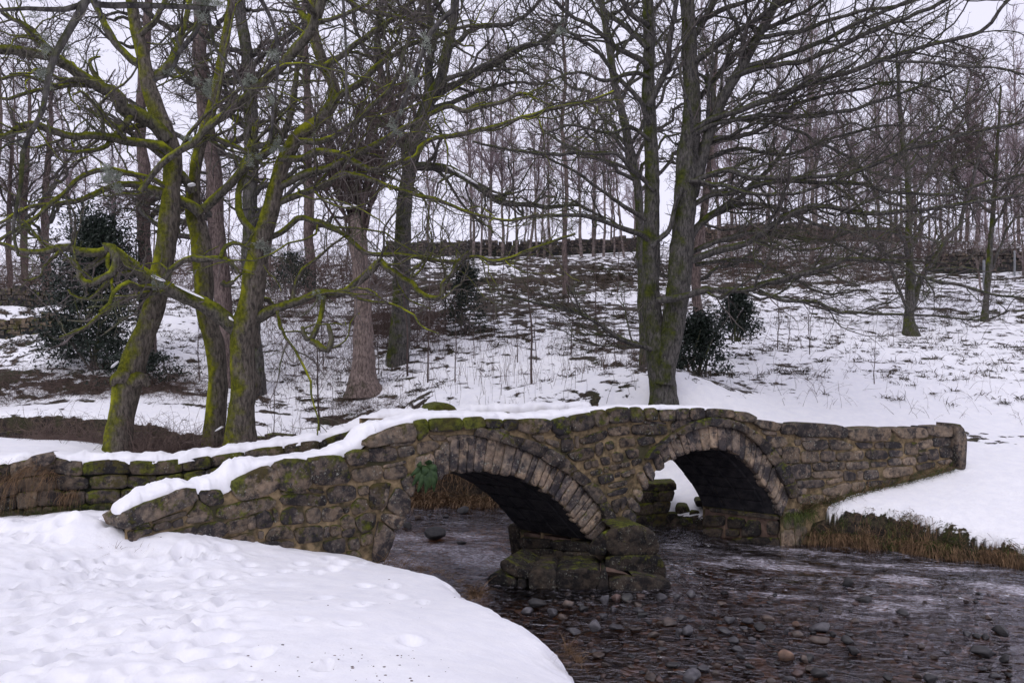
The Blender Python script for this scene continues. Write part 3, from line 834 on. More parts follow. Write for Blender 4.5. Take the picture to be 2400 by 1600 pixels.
wall_polys += W_(CB, [
    [(-306, 865), (-200, 820), (60, 750), (400, 690), (500, 780), (380, 850), (180, 900), (-60, 980), (-280, 960)],
    [(880, 570), (1090, 600), (1110, 640), (940, 630)], [(530, 690), (700, 650), (1130, 670), (1150, 760), (1100, 810), (560, 790)], [(1150, 590), (1300, 550), (1510, 545), (1530, 680), (1480, 730), (1200, 780), (1170, 720)],
    [(1560, 560), (1690, 540), (1690, 660), (1570, 670)], [(570, 870), (690, 815), (820, 900), (835, 1000), (800, 1040), (560, 1050), (540, 960)], [(870, 870), (1000, 820), (1070, 890), (1060, 1020), (900, 1040), (880, 960)],
    [(1090, 850), (1300, 810), (1360, 880), (1340, 930), (1240, 1010), (1090, 1010)], [(1370, 840), (1430, 820), (1440, 880), (1380, 910)], [(1470, 800), (1560, 710), (1680, 720), (1690, 830), (1640, 880), (1510, 930), (1480, 880)],
    [(1330, 980), (1420, 920), (1500, 980), (1510, 1090), (1400, 1130), (1330, 1060)], [(1520, 980), (1640, 910), (1792, 900), (1760, 1100), (1610, 1170), (1540, 1060)], [(210, 930), (320, 870), (410, 900), (440, 1000), (420, 1080), (260, 1110), (215, 1050)],
    [(110, 960), (195, 935), (205, 1090), (110, 1120)], [(440, 840), (500, 880), (500, 1000), (450, 1030)], [(350, 1200), (440, 1090), (620, 1070), (700, 1170), (700, 1240), (560, 1230), (360, 1280)],
    [(720, 1110), (1060, 1065), (1110, 1120), (1090, 1260), (780, 1300), (740, 1220)], [(1120, 1080), (1170, 1070), (1180, 1200), (1110, 1220)], [(1200, 1070), (1290, 1060), (1330, 1100), (1330, 1180), (1200, 1210)],
    [(1350, 1130), (1520, 1090), (1470, 1210), (1350, 1220)], [(1430, 1240), (1560, 1220), (1570, 1380), (1440, 1380)], [(1600, 1200), (1740, 1150), (1750, 1280), (1600, 1340)],
    [(1240, 1250), (1380, 1220), (1370, 1420), (1200, 1420), (1100, 1360), (1110, 1280)], [(250, 1150), (310, 1140), (300, 1230), (250, 1240)], [(260, 1290), (460, 1270), (700, 1270), (720, 1340), (260, 1380)], [(1400, 1410), (1560, 1400), (1620, 1500), (1450, 1490)],
    [(540, 620), (700, 615), (860, 600), (880, 640), (700, 645), (560, 660)]])
wall_polys += W_(CC, [
    [(270, 400), (470, 370), (560, 400), (560, 510), (270, 530)], [(570, 380), (730, 365), (745, 450), (590, 490)], [(490, 345), (760, 315), (700, 350), (490, 372)],
    [(95, 610), (380, 565), (410, 600), (410, 690), (180, 740), (110, 700)], [(430, 610), (600, 555), (665, 600), (655, 680), (560, 705), (430, 700)], [(420, 560), (650, 515), (660, 545), (430, 590)],
    [(290, 770), (400, 750), (500, 740), (440, 980), (400, 1010), (280, 1000)], [(430, 790), (480, 810), (460, 960), (400, 1050), (420, 900)],
    [(770, 340), (930, 310), (1010, 370), (940, 410), (780, 460)], [(880, 255), (1060, 265), (1050, 310), (940, 310)], [(1060, 270), (1280, 250), (1390, 300), (1280, 330), (1100, 330)]])
wall_polys += W_(CD, [
    [(870, 430), (1060, 360), (1170, 330), (1180, 400), (1130, 440), (940, 490), (880, 470)], [(1190, 300), (1430, 280), (1440, 380), (1200, 395)], [(1470, 280), (1560, 265), (1862, 270), (1862, 380), (1700, 380), (1480, 380)],
    [(1320, 430), (1480, 410), (1505, 500), (1340, 530)], [(1530, 420), (1700, 400), (1740, 470), (1560, 510)], [(815, 400), (855, 400), (855, 530), (820, 530)], [(660, 430), (780, 420), (800, 520), (760, 570), (660, 580)],
    [(480, 430), (620, 460), (630, 520), (590, 530), (490, 480)], [(310, 390), (440, 390), (460, 460), (400, 460)], [(580, 390), (740, 375), (760, 410), (640, 430)], [(1060, 480), (1130, 470), (1130, 600), (1080, 630), (1050, 580)],
    [(1160, 480), (1240, 450), (1265, 530), (1190, 560)], [(720, 610), (900, 540), (1010, 530), (1030, 630), (960, 660), (820, 690)], [(1390, 560), (1540, 545), (1550, 640), (1430, 660)], [(1240, 610), (1290, 580), (1365, 600), (1360, 680), (1250, 690)],
    [(1110, 650), (1200, 630), (1215, 720), (1130, 730)], [(920, 700), (990, 670), (1000, 770), (930, 780)], [(1005, 680), (1070, 665), (1085, 740), (1010, 755)], [(1215, 740), (1330, 715), (1330, 770), (1215, 790)],
    [(1335, 705), (1440, 690), (1440, 740), (1340, 765)], [(1465, 680), (1560, 650), (1575, 700), (1480, 740)], [(990, 810), (1120, 765), (1130, 820), (1010, 855)], [(1150, 760), (1195, 755), (1195, 810), (1150, 815)],
    [(1080, 860), (1250, 825), (1260, 900), (1110, 955)], [(1280, 830), (1320, 810), (1315, 860), (1280, 875)], [(1345, 820), (1440, 790), (1440, 850), (1360, 870)], [(1450, 790), (1505, 770), (1500, 820), (1450, 840)],
    [(1200, 950), (1350, 910), (1410, 910), (1410, 950), (1230, 1000)], [(1180, 1060), (1330, 1000), (1420, 990), (1390, 1050), (1220, 1090)], [(1240, 1150), (1330, 1110), (1330, 1200), (1290, 1290), (1245, 1240)], [(1340, 1120), (1400, 1090), (1400, 1180), (1350, 1260)],
    [(1600, 225), (1862, 245), (1862, 262), (1610, 255)]])
wall_polys += W_(C6, [[(870, 240), (1000, 200), (1180, 185), (1190, 240), (1000, 290), (880, 330)], [(870, 225), (990, 205), (1180, 192), (1000, 225)], [(1700, 300), (1830, 320), (1840, 350), (1720, 340)], [(1750, 350), (1800, 370), (1790, 460), (1740, 400)]])
wall_polys += W_(CE, [
    [(115, 340), (170, 290), (270, 300), (300, 370), (240, 400), (140, 420)], [(375, 330), (440, 330), (440, 390), (390, 390)], [(455, 350), (740, 325), (745, 430), (500, 445)], [(450, 300), (650, 310), (640, 340), (460, 340)],
    [(760, 325), (900, 340), (1020, 390), (1010, 430), (780, 440)], [(1040, 360), (1230, 360), (1235, 410), (1100, 425)], [(1265, 365), (1350, 350), (1355, 420), (1265, 420)], [(1380, 355), (1540, 355), (1560, 420), (1380, 420)],
    [(1600, 365), (1730, 360), (1730, 490), (1600, 490)], [(1750, 350), (1880, 320), (1895, 400), (1760, 440)], [(1900, 310), (2090, 300), (2100, 400), (1910, 405)], [(250, 410), (430, 410), (430, 580), (250, 590)],
    [(455, 455), (640, 460), (650, 570), (460, 580)], [(670, 460), (810, 455), (820, 560), (680, 570)], [(840, 480), (1020, 455), (1030, 550), (850, 555)], [(1035, 455), (1120, 450), (1140, 500), (1120, 540), (1035, 550)],
    [(1160, 490), (1200, 440), (1380, 450), (1400, 500), (1390, 535), (1200, 540)], [(1425, 445), (1560, 450), (1560, 510), (1425, 515)], [(1410, 540), (1540, 530), (1550, 600), (1420, 610)], [(1570, 555), (1610, 525), (1700, 520), (1715, 580), (1690, 605), (1580, 600)],
    [(1740, 510), (1840, 490), (1840, 560), (1740, 580)], [(1850, 440), (1960, 430), (1960, 540), (1860, 550)], [(1980, 415), (2110, 415), (2130, 520), (1990, 525)], [(1750, 465), (1850, 460), (1850, 480), (1760, 490)],
    [(1720, 610), (1920, 570), (1925, 630), (1740, 670)], [(1950, 570), (2100, 540), (2110, 580), (1990, 600)], [(330, 610), (560, 595), (560, 740), (340, 760)], [(580, 590), (740, 580), (740, 660), (590, 665)], [(745, 580), (920, 570), (935, 650), (750, 660)],
    [(945, 580), (1180, 565), (1205, 640), (960, 660)], [(1225, 575), (1390, 575), (1380, 620), (1230, 630)], [(1360, 680), (1400, 635), (1670, 630), (1680, 710), (1400, 750), (1360, 730)], [(575, 680), (900, 670), (905, 740), (580, 750)],
    [(920, 690), (960, 670), (1050, 700), (1055, 770), (930, 780)], [(1070, 680), (1130, 670), (1130, 770), (1070, 770)], [(1150, 670), (1300, 660), (1310, 750), (1150, 770)], [(400, 780), (700, 770), (690, 850), (420, 860)],
    [(730, 770), (890, 745), (910, 780), (740, 820)], [(690, 880), (960, 800), (1000, 830), (960, 930), (800, 950), (700, 920)], [(1010, 800), (1150, 790), (1160, 870), (1020, 900)], [(1170, 790), (1490, 770), (1510, 820), (1200, 860)],
    [(410, 870), (500, 860), (500, 920), (420, 930)], [(1180, 870), (1500, 830), (1450, 890), (1200, 920)], [(1630, 760), (1800, 720), (2100, 630), (2150, 640), (2080, 720), (1800, 790), (1640, 800)], [(150, 430), (235, 410), (240, 500), (190, 480)],
    [(280, 620), (320, 610), (330, 720), (310, 700)], [(410, 940), (700, 930), (690, 1040), (420, 1030)], [(720, 960), (950, 940), (940, 1000), (730, 1020)], [(1060, 310), (1200, 330), (1400, 310), (1410, 335), (1210, 345)]])
wall_polys += [[(1836, 1200), (1862, 1190), (1880, 1200), (1882, 1228), (1838, 1240)], [(1832, 1244), (1858, 1240), (1860, 1285), (1832, 1292)], [(1862, 1234), (1888, 1232), (1890, 1280), (1863, 1288)]]
for p in wall_polys:
    c = np.mean(p, 0)
    dark = 0.40 if (1240 < c[0] < 1560) else (0.55 if c[0] > 1800 else 0.47)
    stone("wall_stone", p, dface, bridge, color=(dark * RNG.uniform(0.75, 1.35), RNG.uniform(0.30, 0.50) + (0.10 if c[0] < 900 else 0) - (0.08 if c[0] > 1800 else 0), RNG.uniform(0.2, 1.0), 1))
# left haunch of the first arch and the ragged left ring of the second
for p in W_(CC, [[(560, 790), (640, 830), (700, 920), (690, 1010), (620, 1080), (560, 1060), (480, 1010), (460, 980), (520, 860)], [(420, 1050), (560, 1070), (640, 1090), (650, 1120), (560, 1230), (480, 1180), (400, 1110)],
                 [(380, 1130), (540, 1260), (500, 1400), (430, 1540), (310, 1540), (340, 1280)], [(600, 720), (700, 640), (745, 760), (705, 890), (640, 820)], [(755, 480), (930, 440), (955, 690), (860, 740), (760, 760)],
                 [(940, 420), (1020, 395), (1030, 690), (965, 715)]]) + W_(CD, [
                 [(1690, 620), (1770, 600), (1835, 750), (1760, 800)], [(1780, 590), (1862, 500), (1880, 630), (1830, 700)], [(1600, 760), (1660, 690), (1715, 820), (1690, 920), (1640, 850)], [(1520, 850), (1580, 800), (1660, 950), (1600, 1025)],
                 [(1500, 1000), (1570, 1020), (1580, 1080), (1530, 1150), (1480, 1060)], [(1410, 1130), (1450, 1090), (1550, 1200), (1530, 1280), (1430, 1220)], [(1380, 1260), (1440, 1230), (1500, 1310), (1490, 1400), (1330, 1390)]]):
    stone("voussoir", p, dface, arches[0] if np.mean(p, 0)[0] < 1300 else arches[1], th=0.32, bulge=0.05, push=0.02, color=(RNG.uniform(0.55, 0.85), 0.40, 1.0, 1), cut=0.16)
cop_polys = W_(CA, [[(85, 760), (420, 610), (820, 470), (960, 395), (1150, 385), (1200, 430), (1195, 560), (1120, 620), (640, 800), (330, 900), (180, 980), (120, 890)]])
cop_polys += W_(CB, [[(-115, 500), (0, 440), (150, 370), (330, 285), (410, 310), (490, 390), (505, 520), (480, 590), (240, 690), (0, 735), (-90, 600)], [(420, 270), (640, 200), (850, 205), (900, 300), (930, 520), (880, 580), (700, 605), (520, 600), (500, 400)],
                     [(870, 200), (1050, 170), (1290, 150), (1340, 190), (1450, 450), (1400, 500), (1100, 530), (960, 515)]])
cop_polys += W_(CC, [[(30, 450), (130, 405), (250, 410), (250, 520), (200, 560), (70, 565)], [(190, 330), (320, 260), (520, 170), (700, 130), (750, 170), (760, 310), (480, 340), (300, 380), (250, 370)], [(720, 120), (860, 92), (870, 240), (780, 320), (760, 200)]])
cop_polys += W_(C5, [[(600, 200), (900, 190), (910, 300), (610, 320)], [(915, 190), (1090, 180), (1110, 260), (1080, 280), (925, 300)], [(1115, 200), (1270, 205), (1275, 270), (1120, 285)], [(1050, 300), (1270, 285), (1340, 330), (1330, 400), (1240, 410), (1100, 370)], [(1285, 205), (1410, 205), (1400, 290), (1300, 320)]])
cop_polys += W_(CD, [[(130, 215), (300, 200), (500, 205), (525, 260), (500, 340), (300, 370), (160, 330)], [(530, 220), (700, 170), (745, 250), (740, 370), (620, 390), (550, 330)], [(730, 180), (860, 150), (980, 130), (1010, 200), (1020, 290), (900, 330), (800, 345), (760, 280)],
                     [(990, 120), (1140, 95), (1185, 170), (1170, 265), (1050, 290), (1020, 200)], [(1165, 95), (1330, 70), (1420, 75), (1440, 235), (1200, 250)], [(1430, 70), (1550, 70), (1590, 130), (1590, 220), (1530, 240), (1450, 230)], [(1600, 85), (1720, 75), (1750, 130), (1740, 210), (1620, 210)]])
cop_polys += W_(C6, [[(760, 120), (890, 115), (880, 210), (770, 220)], [(900, 112), (1030, 105), (1020, 195), (900, 215)], [(1040, 105), (1160, 100), (1170, 190), (1040, 210)], [(1180, 110), (1300, 108), (1310, 180), (1190, 190)], [(1315, 112), (1420, 120), (1430, 185), (1315, 185)],
                     [(1440, 135), (1560, 140), (1640, 185), (1600, 230), (1440, 210)], [(1630, 205), (1800, 225), (1860, 260), (1840, 310), (1700, 290), (1620, 240)]])
cop_polys += W_(CE, [[(215, 155), (340, 160), (370, 200), (350, 270), (230, 260)], [(390, 160), (520, 150), (860, 170), (950, 210), (950, 310), (700, 290), (400, 290), (375, 240)], [(965, 225), (1200, 200), (1400, 200), (1420, 300), (1200, 340), (1060, 340), (970, 310)],
                     [(1440, 210), (1660, 200), (1670, 310), (1540, 310), (1500, 260)], [(1675, 200), (1800, 200), (1830, 290), (1680, 310)], [(1835, 190), (1885, 190), (1890, 280), (1830, 260)], [(1900, 188), (2090, 180), (2110, 240), (2090, 290), (1900, 290)]])
for p in cop_polys:
    c = np.mean(p, 0)
    ms_ = 0.62 if (560 < c[0] < 900) else (0.80 if 980 < c[0] < 1120 and c[1] < 1005 else (0.62 if 1120 < c[0] < 1560 else (0.48 if c[0] < 1750 else 0.30)))
    stone("coping_stone", p, dface, bridge, th=0.36, bulge=0.05, push=0.02, color=(RNG.uniform(0.42, 0.62), ms_, RNG.uniform(0.3, 1.0), 1), n=20)
stone("end_post", CE([(2095, 160), (2140, 155), (2190, 185), (2225, 270), (2228, 640), (2165, 650), (2150, 540), (2108, 420), (2120, 250)]), dface, bridge, th=0.36, bulge=0.07, push=0.05, color=(0.5, 0.4, 1, 1), n=20)

# pier, cutwater and footings
dpier = mkd([(1180, 13.28), (1205, 13.14), (1392, 12.2), (1440, 11.98)])
dcut = mkd([(1380, 11.9), (1430, 11.72), (1545, 11.95)])
dfoot = mkd([(1140, 11.75), (1240, 11.5), (1480, 11.35), (1570, 11.55)])
def block(name, poly_px, dfun, th, mat, push=-0.03):
    P = np.array(poly_px, float)
    A = face_pt(P[:, 0], P[:, 1], dfun, push); B = face_pt(P[:, 0], P[:, 1], dfun, push - th)
    n = len(P)
    V = np.vstack([A, B])
    me_q = [(i, (i + 1) % n, n + (i + 1) % n, n + i) for i in range(n)]
    tris = [(0, i + 1, i) for i in range(1, n - 1)] + [(n, n + i, n + i + 1) for i in range(1, n - 1)]
    return mk(name, V, quads=me_q, tris=tris, mat=mat, parent=bridge, smooth=False)

pier = block("pier", [(1206, 1245), (1392, 1274), (1430, 1290), (1430, 1400), (1210, 1400)], dpier, 0.75, M['pink_mortar'], -0.05)
footing = block("footing", CF([(120, 900), (560, 800), (1480, 800), (2140, 900), (2140, 1020), (120, 1000)]), dfoot, 0.6, M['pink_mortar'], -0.04)
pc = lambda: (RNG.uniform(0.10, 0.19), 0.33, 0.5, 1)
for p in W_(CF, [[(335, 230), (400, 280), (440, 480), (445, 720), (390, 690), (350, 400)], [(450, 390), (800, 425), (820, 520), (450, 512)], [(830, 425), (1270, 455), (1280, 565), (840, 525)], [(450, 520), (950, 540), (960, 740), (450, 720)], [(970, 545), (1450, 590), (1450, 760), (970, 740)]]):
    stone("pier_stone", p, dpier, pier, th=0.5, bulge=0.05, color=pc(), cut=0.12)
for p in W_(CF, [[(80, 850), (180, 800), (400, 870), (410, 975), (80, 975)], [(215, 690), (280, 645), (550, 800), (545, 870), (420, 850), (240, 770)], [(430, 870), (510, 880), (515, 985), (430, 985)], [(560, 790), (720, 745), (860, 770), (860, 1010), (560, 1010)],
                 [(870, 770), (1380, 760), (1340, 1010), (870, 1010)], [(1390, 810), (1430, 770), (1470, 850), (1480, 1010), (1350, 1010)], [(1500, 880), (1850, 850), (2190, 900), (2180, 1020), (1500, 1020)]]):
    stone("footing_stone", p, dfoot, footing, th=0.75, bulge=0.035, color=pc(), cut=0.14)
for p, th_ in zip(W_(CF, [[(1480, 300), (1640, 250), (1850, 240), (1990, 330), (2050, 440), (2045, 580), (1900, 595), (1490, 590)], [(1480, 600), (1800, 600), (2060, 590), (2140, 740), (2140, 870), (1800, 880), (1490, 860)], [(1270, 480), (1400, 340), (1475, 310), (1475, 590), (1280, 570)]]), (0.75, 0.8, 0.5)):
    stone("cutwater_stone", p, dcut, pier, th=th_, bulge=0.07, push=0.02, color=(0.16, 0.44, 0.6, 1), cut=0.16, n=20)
# right abutment below the second arch
dabut = mkd([(1500, 15.3), (1560, 14.93), (1668, 14.36), (1828, 13.60), (1880, 13.38)])
abut = block("abutment", [(1652, 1192), (1668, 1194), (1820, 1213), (1820, 1320), (1652, 1320)], dabut, 0.45, M['pink_mortar'], -0.005)
for p in W_(C6, [[(1215, 1008), (1260, 1015), (1870, 1085), (1865, 1122), (1225, 1050)], [(1180, 1090), (1370, 1092), (1365, 1180), (1180, 1180)], [(1400, 1100), (1550, 1120), (1560, 1200), (1400, 1200)], [(1590, 1130), (1690, 1140), (1700, 1270), (1530, 1270), (1540, 1200)],
                 [(1760, 1140), (1860, 1145), (1850, 1260), (1770, 1255)], [(1385, 1210), (1500, 1215), (1500, 1275), (1390, 1270)], [(1180, 1200), (1350, 1205), (1330, 1290), (1180, 1290)], [(1200, 1300), (1410, 1305), (1410, 1420), (1200, 1420)], [(1430, 1300), (1650, 1285), (1800, 1295), (1860, 1300), (1860, 1440), (1430, 1420)]]):
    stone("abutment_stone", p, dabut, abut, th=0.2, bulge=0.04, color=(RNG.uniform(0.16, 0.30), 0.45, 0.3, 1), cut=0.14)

# snow lying on the deck
def deck():
    pxr = np.arange(300, 2236, 6.0)
    nW = 12
    yy = np.interp(pxr, ytop[:, 0], ytop[:, 1])
    A = face_pt(pxr, yy, dface, 0.0)
    A[:, 2] = A[:, 2] - 0.36 + 0.0
    rows = []
    for k in range(nW):
        P = A + WV * (0.18 + 0.64 * k / (nW - 1))
        P[:, 2] += 0.02 * fbm(P[:, 0] * 4, P[:, 1] * 4, 3.0, 3) - 0.05 * math.sin(math.pi * k / (nW - 1))
        rows.append(P)
    V = np.concatenate(rows)
    return mk("deck_snow", V, quads=grid_quads(len(pxr), nW), mat=M['snow'], parent=bridge)
deck()

def snow_cap(name, C, wid, hgt, label, sides=11, lump=0.25, parent=None):
    C = np.asarray(C, float)
    T = np.gradient(C, axis=0); T[:, 2] = 0; T /= np.linalg.norm(T, axis=1, keepdims=True)
    S = np.stack([T[:, 1], -T[:, 0], 0 * T[:, 0]], -1)
    th = np.linspace(-0.18, math.pi + 0.18, sides)
    rows = []
    for a in th:
        x = math.cos(a); y = math.copysign(abs(math.sin(a)) ** 0.65, math.sin(a))
        P = C + S * (x * wid / 2)[:, None]
        P[:, 2] += y * hgt
        nz = fbm(P[:, 0] * 6.5, P[:, 1] * 6.5, P[:, 2] * 3 + 9, 4)
        n2 = fbm(P[:, 0] * 14, P[:, 1] * 14, P[:, 2] * 10, 2)
        P[:, 2] += lump * hgt * nz * (1 if y > 0 else 0.4) + 0.10 * hgt * n2
        P += S * ((lump * 0.22 * wid * nz + 0.04 * wid * n2) * np.sign(x) * abs(x))[:, None]
        rows.append(P)
    rows = np.array(rows)
    for k, f in ((0, 0.25), (1, 0.7), (-1, 0.25), (-2, 0.7)):
        rows[:, k] = C[k] + (rows[:, k] - C[k]) * f
    V = rows.reshape(-1, 3)
    return mk(name, V, quads=grid_quads(len(C), sides)[:, ::-1], mat=M['snow'], label=label, cat="snow", origin=C[len(C) // 2])
sn = np.array([(283, 1214, 20), (340, 1184, 33), (400, 1160, 34), (440, 1150, 26), (466, 1150, 18), (500, 1152, 38), (530, 1146, 46), (560, 1128, 42), (600, 1104, 30), (640, 1088, 15), (700, 1081, 15), (780, 1070, 14), (805, 1064, 22), (835, 1056, 24), (858, 1036, 30), (900, 1008, 24), (950, 992, 15), (1000, 981, 17), (1100, 979, 15), (1180, 982, 16), (1250, 985, 16), (1350, 975, 15), (1430, 962, 10), (1500, 957, 8), (1650, 957, 7), (1700, 963, 6), (1760, 977, 4)], float)
spx = np.arange(284, 1760, 3.0)
sy = np.interp(spx, sn[:, 0], sn[:, 1]); shh = np.interp(spx, sn[:, 0], sn[:, 2])
sd_ = dface(spx)
Cn = face_pt(spx, sy, dface, 0.0) + (wn_ * 0.20)[None]
snow_cap("snow_drift", Cn, 0.40 - 0.0 * spx, shh * sd_ / FP, "thick snow lying along the near parapet of the stone bridge", lump=0.55)

# far parapet: a wall of its own courses, running into the far wing wall on the left
far_wall = empty("wing_wall", U(300, 1190, 10.9), "mossy stone wing wall along the far side of the bridge ramp, capped with snow", "wall")
nearpts = [(1000, None), (1100, None), (1200, None), (1300, None), (1400, None), (1500, None)]
far_knots = list(FARWING_PX)
for p, _ in nearpts:
    P = face_pt(np.array([float(p)]), np.array([HY]), dface, 0.0)[0] + WV
    far_knots.append((1200 + FP * P[0] / P[1], P[1]))
dfarw = mkd(far_knots)
ftop = np.array([(-500, 1110), (-200, 1105), (0, 1092), (40, 1078), (120, 1068), (180, 1080), (250, 1076), (340, 1080), (400, 1080), (460, 1070), (560, 1057), (640, 1045), (700, 1036), (760, 1025), (830, 1008), (870, 990), (920, 976), (1000, 972), (1100, 968), (1200, 962), (1300, 955), (1400, 950)], float)
fbase = np.array([(-500, 1270), (0, 1235), (270, 1205), (480, 1185), (760, 1150), (900, 1080), (1000, 1000), (1400, 985)], float)
fp = np.arange(-500, 1396, 6.0)
def strip(px, y0, y1, dfun, push, th, name, mat, parent, off=None):
    n = len(px); nt_ = 8
    tt = np.linspace(0, 1, nt_)[:, None]
    yy = y0[None] * (1 - tt) + y1[None] * tt
    PXg = np.broadcast_to(px[None], yy.shape)
    A = face_pt(PXg, yy, dfun, push); B = face_pt(PXg, yy, dfun, push - th)
    V = np.concatenate([A.reshape(-1, 3), B.reshape(-1, 3)])
    i = np.arange(n - 1)
    top = np.stack([i + 1, i, i + n * nt_, i + 1 + n * nt_], -1)
    return mk(name, V, quads=np.concatenate([grid_quads(n, nt_)[:, ::-1], grid_quads(n, nt_, base=n * nt_), top]), mat=mat, parent=parent)
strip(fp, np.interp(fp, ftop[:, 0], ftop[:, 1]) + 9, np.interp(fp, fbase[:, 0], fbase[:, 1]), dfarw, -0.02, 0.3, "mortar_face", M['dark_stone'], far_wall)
rowf = [0.0, 0.27, 0.52, 0.77, 1.02]
for r in range(4):
    x = -320.0 + RNG.uniform(0, 30)
    while x < (1130 if r == 0 else 860):
        w = RNG.uniform(55, 125) if r == 0 else RNG.uniform(38, 95)
        def yy(q, f):
            a = np.interp(q, ftop[:, 0], ftop[:, 1]); b = np.interp(q, fbase[:, 0], fbase[:, 1])
            h = min(max(b - a, 60), 150)
            return a + f * h
        x0, x1 = x + 2, x + w - 2
        xm = (x0 + x1) / 2
        j = lambda: RNG.uniform(-3, 3)
        poly = [(x0, yy(x0, rowf[r]) + 2 + j()), (xm, yy(xm, rowf[r]) + j()), (x1, yy(x1, rowf[r]) + 2 + j()), (x1 + j(), yy(x1, rowf[r + 1]) - 3 + j()), (xm, yy(xm, rowf[r + 1]) - 2 + j()), (x0 + j(), yy(x0, rowf[r + 1]) - 3 + j())]
        stone("coping_stone" if r == 0 else "wall_stone", poly, dfarw, far_wall, th=0.34 if r == 0 else 0.15, bulge=0.05, push=0.01, color=(RNG.uniform(0.25, 0.5), 0.62 if x > 180 else 0.45, RNG.uniform(0.1, 0.8), 1))
        x += w
stone("coping_stone", CG([(268, 260), (350, 195), (480, 178), (552, 195), (545, 250), (400, 325), (280, 330)]), dfarw, far_wall, th=0.34, bulge=0.1, push=0.05, color=(0.75, 0.3, 0.3, 1))
stone("coping_stone", [(1005, 966), (1012, 950), (1040, 943), (1060, 952), (1068, 967)], dfarw, far_wall, th=0.4, bulge=0.08, push=0.04, color=(0.5, 0.95, 0.2, 1))
fsn = np.array([(-500, 1106, 14), (0, 1088, 14), (40, 1078, 14), (130, 1067, 6), (160, 1074, 10), (190, 1082, 20), (250, 1079, 18), (340, 1083, 20), (400, 1083, 20), (470, 1072, 18), (560, 1060, 18), (640, 1048, 17), (700, 1039, 17), (760, 1028, 17), (830, 1011, 18), (870, 993, 20), (920, 978, 20), (1000, 974, 16), (1060, 972, 15), (1100, 970, 18), (1200, 964, 18), (1300, 957, 14), (1390, 953, 10)], float)
fs = np.arange(-400, 1390, 3.0)
Cf = face_pt(fs, np.interp(fs, fsn[:, 0], fsn[:, 1]), dfarw, -0.16)
snow_cap("snow_drift", Cf, 0.40 + 0 * fs, np.interp(fs, fsn[:, 0], fsn[:, 2]) * dfarw(fs) / FP, "wavy snow lying along the far wing wall and far parapet of the bridge", lump=0.6)
# snow on the cutwater
cwp = Ua(np.linspace(1462, 1512, 12), np.linspace(1232, 1240, 12), 12.05)
snow_cap("snow_drift", cwp, 0.28 + 0 * cwp[:, 0], 0.035 + 0 * cwp[:, 0], "small patch of snow on the mossy cutwater of the bridge pier", lump=0.8)

# masonry block on the bank, seen through the second arch
rev = empty("revetment", U(1545, 1240, 15.2), "mossy masonry block on the stream bank seen through the right arch", "wall")
drev = mkd([(1490, 15.25), (1660, 15.1)])
for p in W_(C6, [[(600, 800), (910, 785), (915, 855), (610, 862)], [(560, 868), (750, 868), (750, 960), (550, 970)], [(760, 866), (905, 860), (880, 950), (760, 960)], [(550, 975), (700, 970), (700, 1070), (550, 1080)], [(710, 965), (870, 955), (850, 1050), (710, 1070)], [(550, 1090), (850, 1065), (860, 1200), (550, 1210)]]):
    stone("wall_stone", p, drev, rev, th=0.5, bulge=0.05, color=(0.22, 0.6, 0.3, 1), cut=0.1)

for k, (px, py, w, h) in enumerate([(1600, 1196, 34, 22), (1628, 1205, 26, 18), (1575, 1212, 30, 20), (1640, 1178, 20, 14), (1610, 1222, 30, 16), (1655, 1190, 18, 16)]):
    stone("wall_stone", [(px - w / 2, py), (px - w / 3, py - h / 2), (px + w / 3, py - h / 2), (px + w / 2, py + 2), (px + w / 3, py + h / 2), (px - w / 3, py + h / 2)], mkd([(1490, 15.4 - 0.06 * k), (1660, 15.2 - 0.06 * k)]), rev, th=0.35, bulge=0.08, color=(0.2, 0.55, 0.4, 1), cut=0.16)

# ------------------------------------------------------------------ trees
def tubes(P, R, sides, namp=0.0, seed=0.0):
    """P (M,K,3), R (M,K) -> vertices, quads of M open tubes"""
    Mn, K = R.shape
    T = np.gradient(P, axis=1)
    T /= np.linalg.norm(T, axis=2, keepdims=True) + 1e-9
    ref = np.where(np.abs(T[:, 0, 2:3]) > 0.8, np.array([[1.0, 0, 0]]), np.array([[0, 0, 1.0]]))
    N = np.cross(T[:, 0], ref); N /= np.linalg.norm(N, axis=1, keepdims=True) + 1e-9
    Ns = [N]
    for k in range(1, K):
        N = N - T[:, k] * (N * T[:, k]).sum(1, keepdims=True)
        N /= np.linalg.norm(N, axis=1, keepdims=True) + 1e-9
        Ns.append(N)
    N = np.stack(Ns, 1); B = np.cross(T, N)
    a = np.arange(sides) * 2 * math.pi / sides
    D = N[:, :, None, :] * np.cos(a)[None, None, :, None] + B[:, :, None, :] * np.sin(a)[None, None, :, None]
    RR = R[:, :, None]
    if namp:
        Q = P[:, :, None, :] + D * R[:, :, None, None]
        RR = RR * (1 + namp * (1.3 * fbm(Q[..., 0] * 3.2 + seed, Q[..., 1] * 3.2, Q[..., 2] * 2.0, 3) + 0.7 * fbm(Q[..., 0] * 13, Q[..., 1] * 13, Q[..., 2] * 7, 2)))
    V = (P[:, :, None, :] + D * RR[..., None]).reshape(-1, 3)
    q = grid_quads(sides, K, wrap_u=True)
    q = (q[None] + (np.arange(Mn) * K * sides)[:, None, None]).reshape(-1, 4)
    return V, q

def nrmz(v):
    return v / (np.linalg.norm(v, axis=-1, keepdims=True) + 1e-9)

